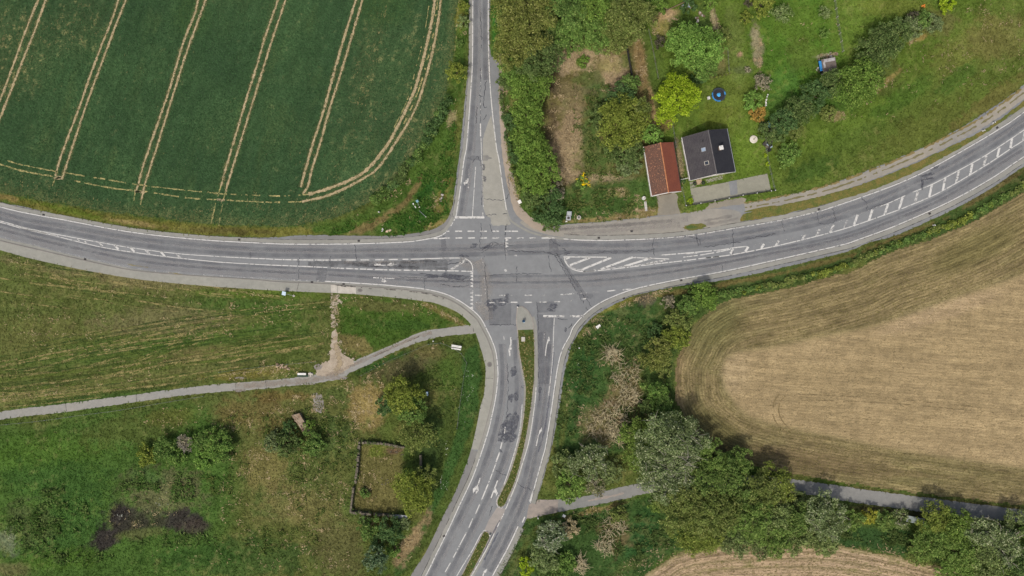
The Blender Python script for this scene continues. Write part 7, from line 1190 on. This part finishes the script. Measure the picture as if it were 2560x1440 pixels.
heap('garden_clutter', [(1715, 12, 8), (1722, 18, 8), (1706, 16, 5), (1730, 10, 4)], 'pale bluish clutter in the garden at the top', 'clutter', [M['paleblue'], M['grey'], M['concrete']], (0.15, 0.5), n=32, part='scrap')
heap('timber_pile', [(1750, 34, 5), (1742, 45, 3), (1744, 52, 3), (1755, 38, 3)], 'few pale timbers above the large garden tree', 'timber', [M['wood'], M['concrete']], (0.3, 0.8), 0.3, n=18, part='timber')
heap('rubble_pile', [(703, 916, 9), (697, 914, 7), (716, 918, 6)], 'low heap of yellowish rubble above the white bench', 'rubble', [M['dirt'], M['wood']], (0.2, 0.6), 0.4, n=26)
o = tag_mb('boulder', 971, 577, 0.3, 'long pale boulder in the grass near the crossroads', 'boulder', rz=0.35); mb = MB(); mb.lathe([(0.3, 0), (0.42, 0.15), (0.36, 0.35), (0.15, 0.45), (0.01, 0.46)], n=9); mb.v = [(x * 2.0, y * 0.85, z) for x, y, z in mb.v]; mb.build('stone', surf('pale_stone', (206, 186, 158), (180, 158, 130), 1, 5, 0.2), o)
heap('litter', [(956, 577, 3), (958, 573, 2)], 'bits of white litter left of the pale boulder', 'litter', [M['white']], (0.12, 0.3), n=8, part='scrap')
# orange lump on the lawn
o = tag_mb('garden_toy', 2309, 14, 0.3, 'small lumpy orange object lying on the top lawn', 'toy'); mb = MB()
for a, b, r in ((-0.25, -0.05, 0.28), (0.2, 0.15, 0.24), (0.25, -0.25, 0.2)): mb.lathe([(r * 0.6, 0), (r, 0.18), (r * 0.7, 0.4), (0.02, 0.46)], (a, b, 0), 10)
mb.build('body', M['orange'], o)
# cabinets on the corner
for px, py, lb, dark in ((1423.2, 533.5, 'upper of the two grey cabinets at the corner', 0), (1421.2, 545, 'lower grey cabinet with a dark vent at the corner', 1)):
    o = tag_mb('utility_cabinet', px, py, 1.3, lb, 'cabinet', 'grey cabinets at the corner', -0.08); mb = MB(); mb.box((0, 0, 0.6), (1.1, 0.92, 1.25)); mb.build('body', M['grey'], o); mb = MB(); mb.box((0, 0, 1.27), (1.22, 1.06, 0.1), 0, 0, 0.94); lid = mb.build('lid', surf('cabinet_lid', (170, 176, 178), (148, 154, 158), 1, 5, 0.12), o)
    if dark: mb = MB(); mb.lathe([(0.34, 1.3), (0.34, 1.38), (0.26, 1.4), (0.02, 1.4)], n=16); mb.build('vent', M['iron'], lid)
    mb = MB(); mb.box((0, -0.47, 0.6), (0.9, 0.04, 0.95)); mb.build('door', M['concrete'], o)
o = tag_mb('stone_block', 1416, 553.5, 0.2, 'small white block below the two grey cabinets', 'block'); mb = MB(); mb.box((0, 0, 0.12), (0.5, 0.3, 0.3), 0.1, 0, 0.85); mb.build('block', M['white'], o)
o = tag_mb('round_monument', 1447.5, 543.5, 0.9, 'rounded grey stone with a dark carved face near the cabinets', 'monument'); mb = MB(); mb.lathe([(0.5, 0), (0.56, 0.7), (0.48, 0.88), (0.3, 0.9)], n=18); mb.build('stone', M['concrete'], o); mb = MB(); mb.box((-0.02, 0.05, 0.905), (0.42, 0.5, 0.03)); mb.box((-0.02, -0.3, 0.9), (0.2, 0.14, 0.03)); mb.build('plaque', surf('dark_plaque', (92, 92, 90), (70, 70, 68), 2, 6, 0.2), o)
o = tag_mb('barrel', 1610, 495, 0.8, 'round white barrel near the lower end of the barn', 'barrel'); mb = MB(); mb.lathe([(0.42, 0), (0.48, 0.4), (0.44, 0.8), (0.38, 0.82), (0.36, 0.6), (0.01, 0.6)], n=20); mb.build('tub', M['white'], o); mb = MB(); mb.box((0.12, 0, 0.84), (0.5, 0.1, 0.04), 0.4); mb.build('handle', M['stone'], o)
o = tag_mb('trough', 1614.5, 515.5, 0.4, 'narrow white trough below the round barrel', 'trough', rz=0.12); mb = MB()
for a in (-0.22, 0.22): mb.box((a, 0, 0.25), (0.08, 2.3, 0.4))
for b in (-1.11, 1.11): mb.box((0, b, 0.25), (0.36, 0.08, 0.4))
mb.box((0, 0, 0.08), (0.36, 2.1, 0.06)); mb.build('body', M['white'], o); mb = MB(); mb.box((0, 0.4, 0.3), (0.34, 1.2, 0.03)); mb.build('lid', M['concrete'], o)
def flatsign(name, px, py, z, wx, wy, rz, label, cat, mat, lean=0.12, base=None, post=True):
    """sign panel on a short post, tipped back so its face shows from above"""
    o = tag_mb(name, px, py, z, label, cat, rz=rz); mb = MB(); d = wy / 2
    mb.add([(-wx / 2, -d, z - lean * wy), (wx / 2, -d, z - lean * wy), (wx / 2, d, z + lean * wy), (-wx / 2, d, z + lean * wy)] + [(a, b, c - 0.04) for a, b, c in ((-wx / 2, -d, z - lean * wy), (wx / 2, -d, z - lean * wy), (wx / 2, d, z + lean * wy), (-wx / 2, d, z + lean * wy))], [(0, 1, 2, 3), (7, 6, 5, 4), (0, 4, 5, 1), (1, 5, 6, 2), (2, 6, 7, 3), (3, 7, 4, 0)]); mb.build('panel', mat, o)
    if post:
        bx, by = base if base else (0, 0); mb = MB(); mb.tube([(bx, by, 0), (0, 0, z - 0.06)], 0.05, 6); mb.build('post', M['grey'], o)
        if base: mb = MB(); mb.lathe([(0.3, 0), (0.3, 0.16), (0.12, 0.22), (0.01, 0.22)], (bx, by, 0), 14); mb.build('foot', M['concrete'], o)
    return o
flatsign('road_sign', 709.5, 733.5, 1.6, 0.95, 0.95, -0.25, 'pale blue square sign on a slanting post beside the lower left sidewalk', 'sign', M['paleblue'], 0.15, (2.1, -0.1))
flatsign('board', 1299, 504.5, 0.3, 0.85, 0.9, 0.5, 'square white board lying on the shoulder of the north arm', 'board', M['white'], 0.1)
flatsign('board', 1308, 848, 0.35, 0.9, 1.15, 0.0, 'pale square plate on the grass of the long traffic island', 'plate', M['concrete'], 0.02)
flatsign('board', 1496, 816.5, 0.5, 1.2, 0.75, 0.55, 'white rectangular panel on the bank right of the lower stop line', 'panel', M['white'], 0.12)
flatsign('road_sign', 1043, 503, 1.4, 0.6, 0.55, 0.5, 'light blue sign on a leaning post in the grassy corner', 'sign', surf('light_blue', (120, 160, 172), (96, 138, 154), 1, 6, 0.12), 0.2, (-0.3, -1.2))
o = tag_mb('pole', 1056, 534, 0.2, 'thin grey pole lying in the grass of the corner', 'pole'); mb = MB(); mb.tube([(-0.8, 0.75, 0.25), (0.8, -0.75, 0.1)], 0.05, 6); mb.build('shaft', M['grey'], o); mb = MB(); mb.box((0.85, -0.8, 0.12), (0.25, 0.25, 0.2)); mb.build('foot', M['concrete'], o)
o = tag_mb('plank', 1036, 514, 0.2, 'short white plank lying below the light blue sign', 'plank', rz=-1.0); mb = MB(); mb.box((0, 0, 0.1), (1.4, 0.2, 0.08)); mb.box((-0.55, 0, 0.16), (0.3, 0.32, 0.06)); mb.build('board', M['white'], o)
flatsign('road_sign', 1410, 1290, 1.2, 0.8, 0.7, -0.5, 'grey sign beside the lower edge of the lane mouth', 'sign', M['grey'], 0.2)
# marker posts
def marker(px, py, label): o = tag_mb('marker_post', px, py, 0.6, label, 'post', 'white marker posts'); mb = MB(); mb.box((0, 0, 0.45), (0.26, 0.34, 0.95), 0.5, 0, 0.8); mb.build('body', M['white'], o); mb = MB(); mb.box((0, 0, 0.8), (0.25, 0.3, 0.14), 0.5); mb.build('band', M['black'], o)
for q in ((1448, 870, 'white marker post beside the south arm bank'), (1083, 853, 'white marker post below the footpath'), (1732, 731, 'white marker post near the start of the long hedge'), (947, 530, 'white marker post in the grass near the crop corner'), (2336, 563, 'white marker post in the ditch above the hedge'), (2460, 326, 'white marker post on the verge at upper right'), (2486, 306, 'rightmost white marker post on the verge'), (1293.5, 767.5, 'white marker post at the tip of the long island'), (1225, 1338, 'white marker post at the tip of the short island'), (1345, 1295, 'white marker post at the corner below the lane mouth')): marker(*q)
# keep-right bollard on the island
o = tag_mb('bollard', 1309, 803, 0.9, 'dark blue round bollard sign on the paved island tip', 'bollard'); mb = MB(); mb.lathe([(0.3, 0.12), (0.3, 0.25), (0.12, 0.3), (0.1, 1.0), (0.02, 1.02)], n=14); mb.build('post', M['darkwood'], o)
mb = MB(); mb.lathe([(0.02, -0.03), (0.38, -0.03), (0.38, 0.03), (0.02, 0.03)], n=18); mb.v = [(x, y * 0.8, 1.08 + z + y * 0.35) for x, y, z in mb.v]; mb.build('sign_disc', surf('sign_blue', (36, 66, 92), (30, 56, 80), 2, 5, 0.1), o); mb = MB(); mb.box((0.1, -0.28, 0.98), (0.22, 0.22, 0.04)); mb.build('panel', M['paleblue'], o)
# benches
o = tag_mb('bench', 756, 937, 0.5, 'bench with a white backrest and dark green seat beside the footpath', 'bench', rz=0.0)
mb = MB(); mb.box((0.05, -0.28, 0.45), (2.7, 0.5, 0.08)); mb.build('seat', M['green_paint'], o); mb = MB(); mb.box((-0.1, 0.22, 0.72), (2.1, 0.5, 0.09), 0.0); mb.build('backrest', M['white'], o)
for a in (-1.1, 1.1): mb = MB(); mb.box((a, 0, 0.21), (0.1, 0.8, 0.44)); mb.build('leg', M['darkwood'], o)
heap('flat_stone', [(775, 935, 3), (780, 935, 3)], 'pale flat stones right of the white backed bench', 'stones', [M['concrete']], (0.3, 0.7), 0.3, n=10)
o = tag_mb('bench', 1141, 868.5, 0.6, 'white slatted bench on the grass corner below the footpath junction', 'bench', rz=-0.16)
mb = MB()
for k in range(2): mb.box((0, 0.12 + 0.3 * k, 0.75 + 0.12 * k), (2.5, 0.24, 0.06))
mb.build('backrest', M['white'], o); mb = MB(); mb.box((0, -0.4, 0.45), (2.4, 0.34, 0.07)); mb.build('seat', M['white'], o)
for a in (-1.0, 1.0): mb = MB(); mb.box((a, 0, 0.22), (0.1, 0.9, 0.46)); mb.build('leg', M['darkwood'], o)
o = tag_mb('thin_post', 1152, 862, 1.5, 'slender dark post beside the white slatted bench', 'post'); mb = MB(); mb.tube([(0, 0, -0.1), (0, 0, 3.6)], [0.09, 0.05], 8); mb.build('pole', M['darkwood'], o); mb = MB(); mb.box((0.0, 0.0, 3.6), (0.3, 0.14, 0.1)); mb.build('head', M['iron'], o)  # plain thin post with a small head; it holds no lamp
o = tag_mb('litter_bin', 1068, 984, 0.6, 'small blue bin at the edge of the tree above the ruin', 'bin'); mb = MB(); mb.box((0, 0, 0.5), (0.45, 0.9, 0.95), 0, 0, 1.08); mb.build('body', M['blue'], o); mb = MB(); mb.box((0, 0, 1.0), (0.5, 1.0, 0.08)); mb.build('lid', M['paleblue'], o)
# drains and manholes
def drain(px, py, rz, label): o = tag_mb('drain_grate', px, py, 0, label, 'drain', 'drain grates along the kerbs', rz); o.location.z = 0.012; mb = MB(); mb.box((0, 0, 0.004), (0.62, 0.5, 0.03)); mb.build('frame', M['iron'], o); mb = MB(); [mb.box((-0.2 + 0.1 * k, 0, 0.023), (0.05, 0.38, 0.012)) for k in range(5)]; mb.build('grate', M['black'], o)
for q in ((109, 537, -.2, 'drain grate at the upper kerb near the left edge'), (598, 599, -.1, 'drain grate at the upper kerb of the west arm'), (897, 602, 0, 'drain grate at the upper kerb near the grassy corner'), (213, 648, -.25, 'drain grate at the lower kerb near the left edge'), (780, 705.5, -.05, 'drain grate above the lower left sidewalk'), (859, 710, -.08, 'drain grate near the top of the gravel path'), (1497, 594.5, 0, 'drain grate above the hatched island'), (1579, 578, .1, 'drain grate on the frontage strip'), (1703, 700.5, .2, 'drain grate at the lower kerb of the east arm'), (2047, 523, .3, 'drain grate at the upper kerb of the east arm'), (1110, 1340, .5, 'drain grate in the dark shoulder of the south arm'), (1560, 746, .3, 'drain grate on the lower right bend'), (2324, 534, .5, 'drain grate at the lower kerb toward the right edge'), (2493, 319, .6, 'drain grate at the upper kerb near the right edge')): drain(*q)
for px, py, rx, ry, lb in ((900, 725.5, 0.65, 0.42, 'oval dark manhole cover in the sidewalk near the gravel path'), (1224, 911, 0.6, 0.65, 'round manhole cover in the sidewalk beside the south arm'), (1300, 638, 0.0, 0.0, '')):
    if rx: o = tag_mb('manhole_cover', px, py, 0.1, lb, 'manhole cover'); mb = MB(); mb.lathe([(1, 0.09), (1, 0.112), (0.01, 0.112)], n=28); mb.v = [(x * rx, y * ry, z) for x, y, z in mb.v]; mb.build('lid', surf('manhole_lid', (122, 119, 115), (108, 106, 103), 1, 6, 0.12), o); mb = MB(); mb.lathe([(0.55, 0.112), (0.55, 0.118), (0.01, 0.118)], n=24); mb.v = [(x * rx, y * ry, z) for x, y, z in mb.v]; mb.build('hub', surf('manhole_hub', (110, 108, 105), (100, 98, 96), 1, 6, 0.12), o)
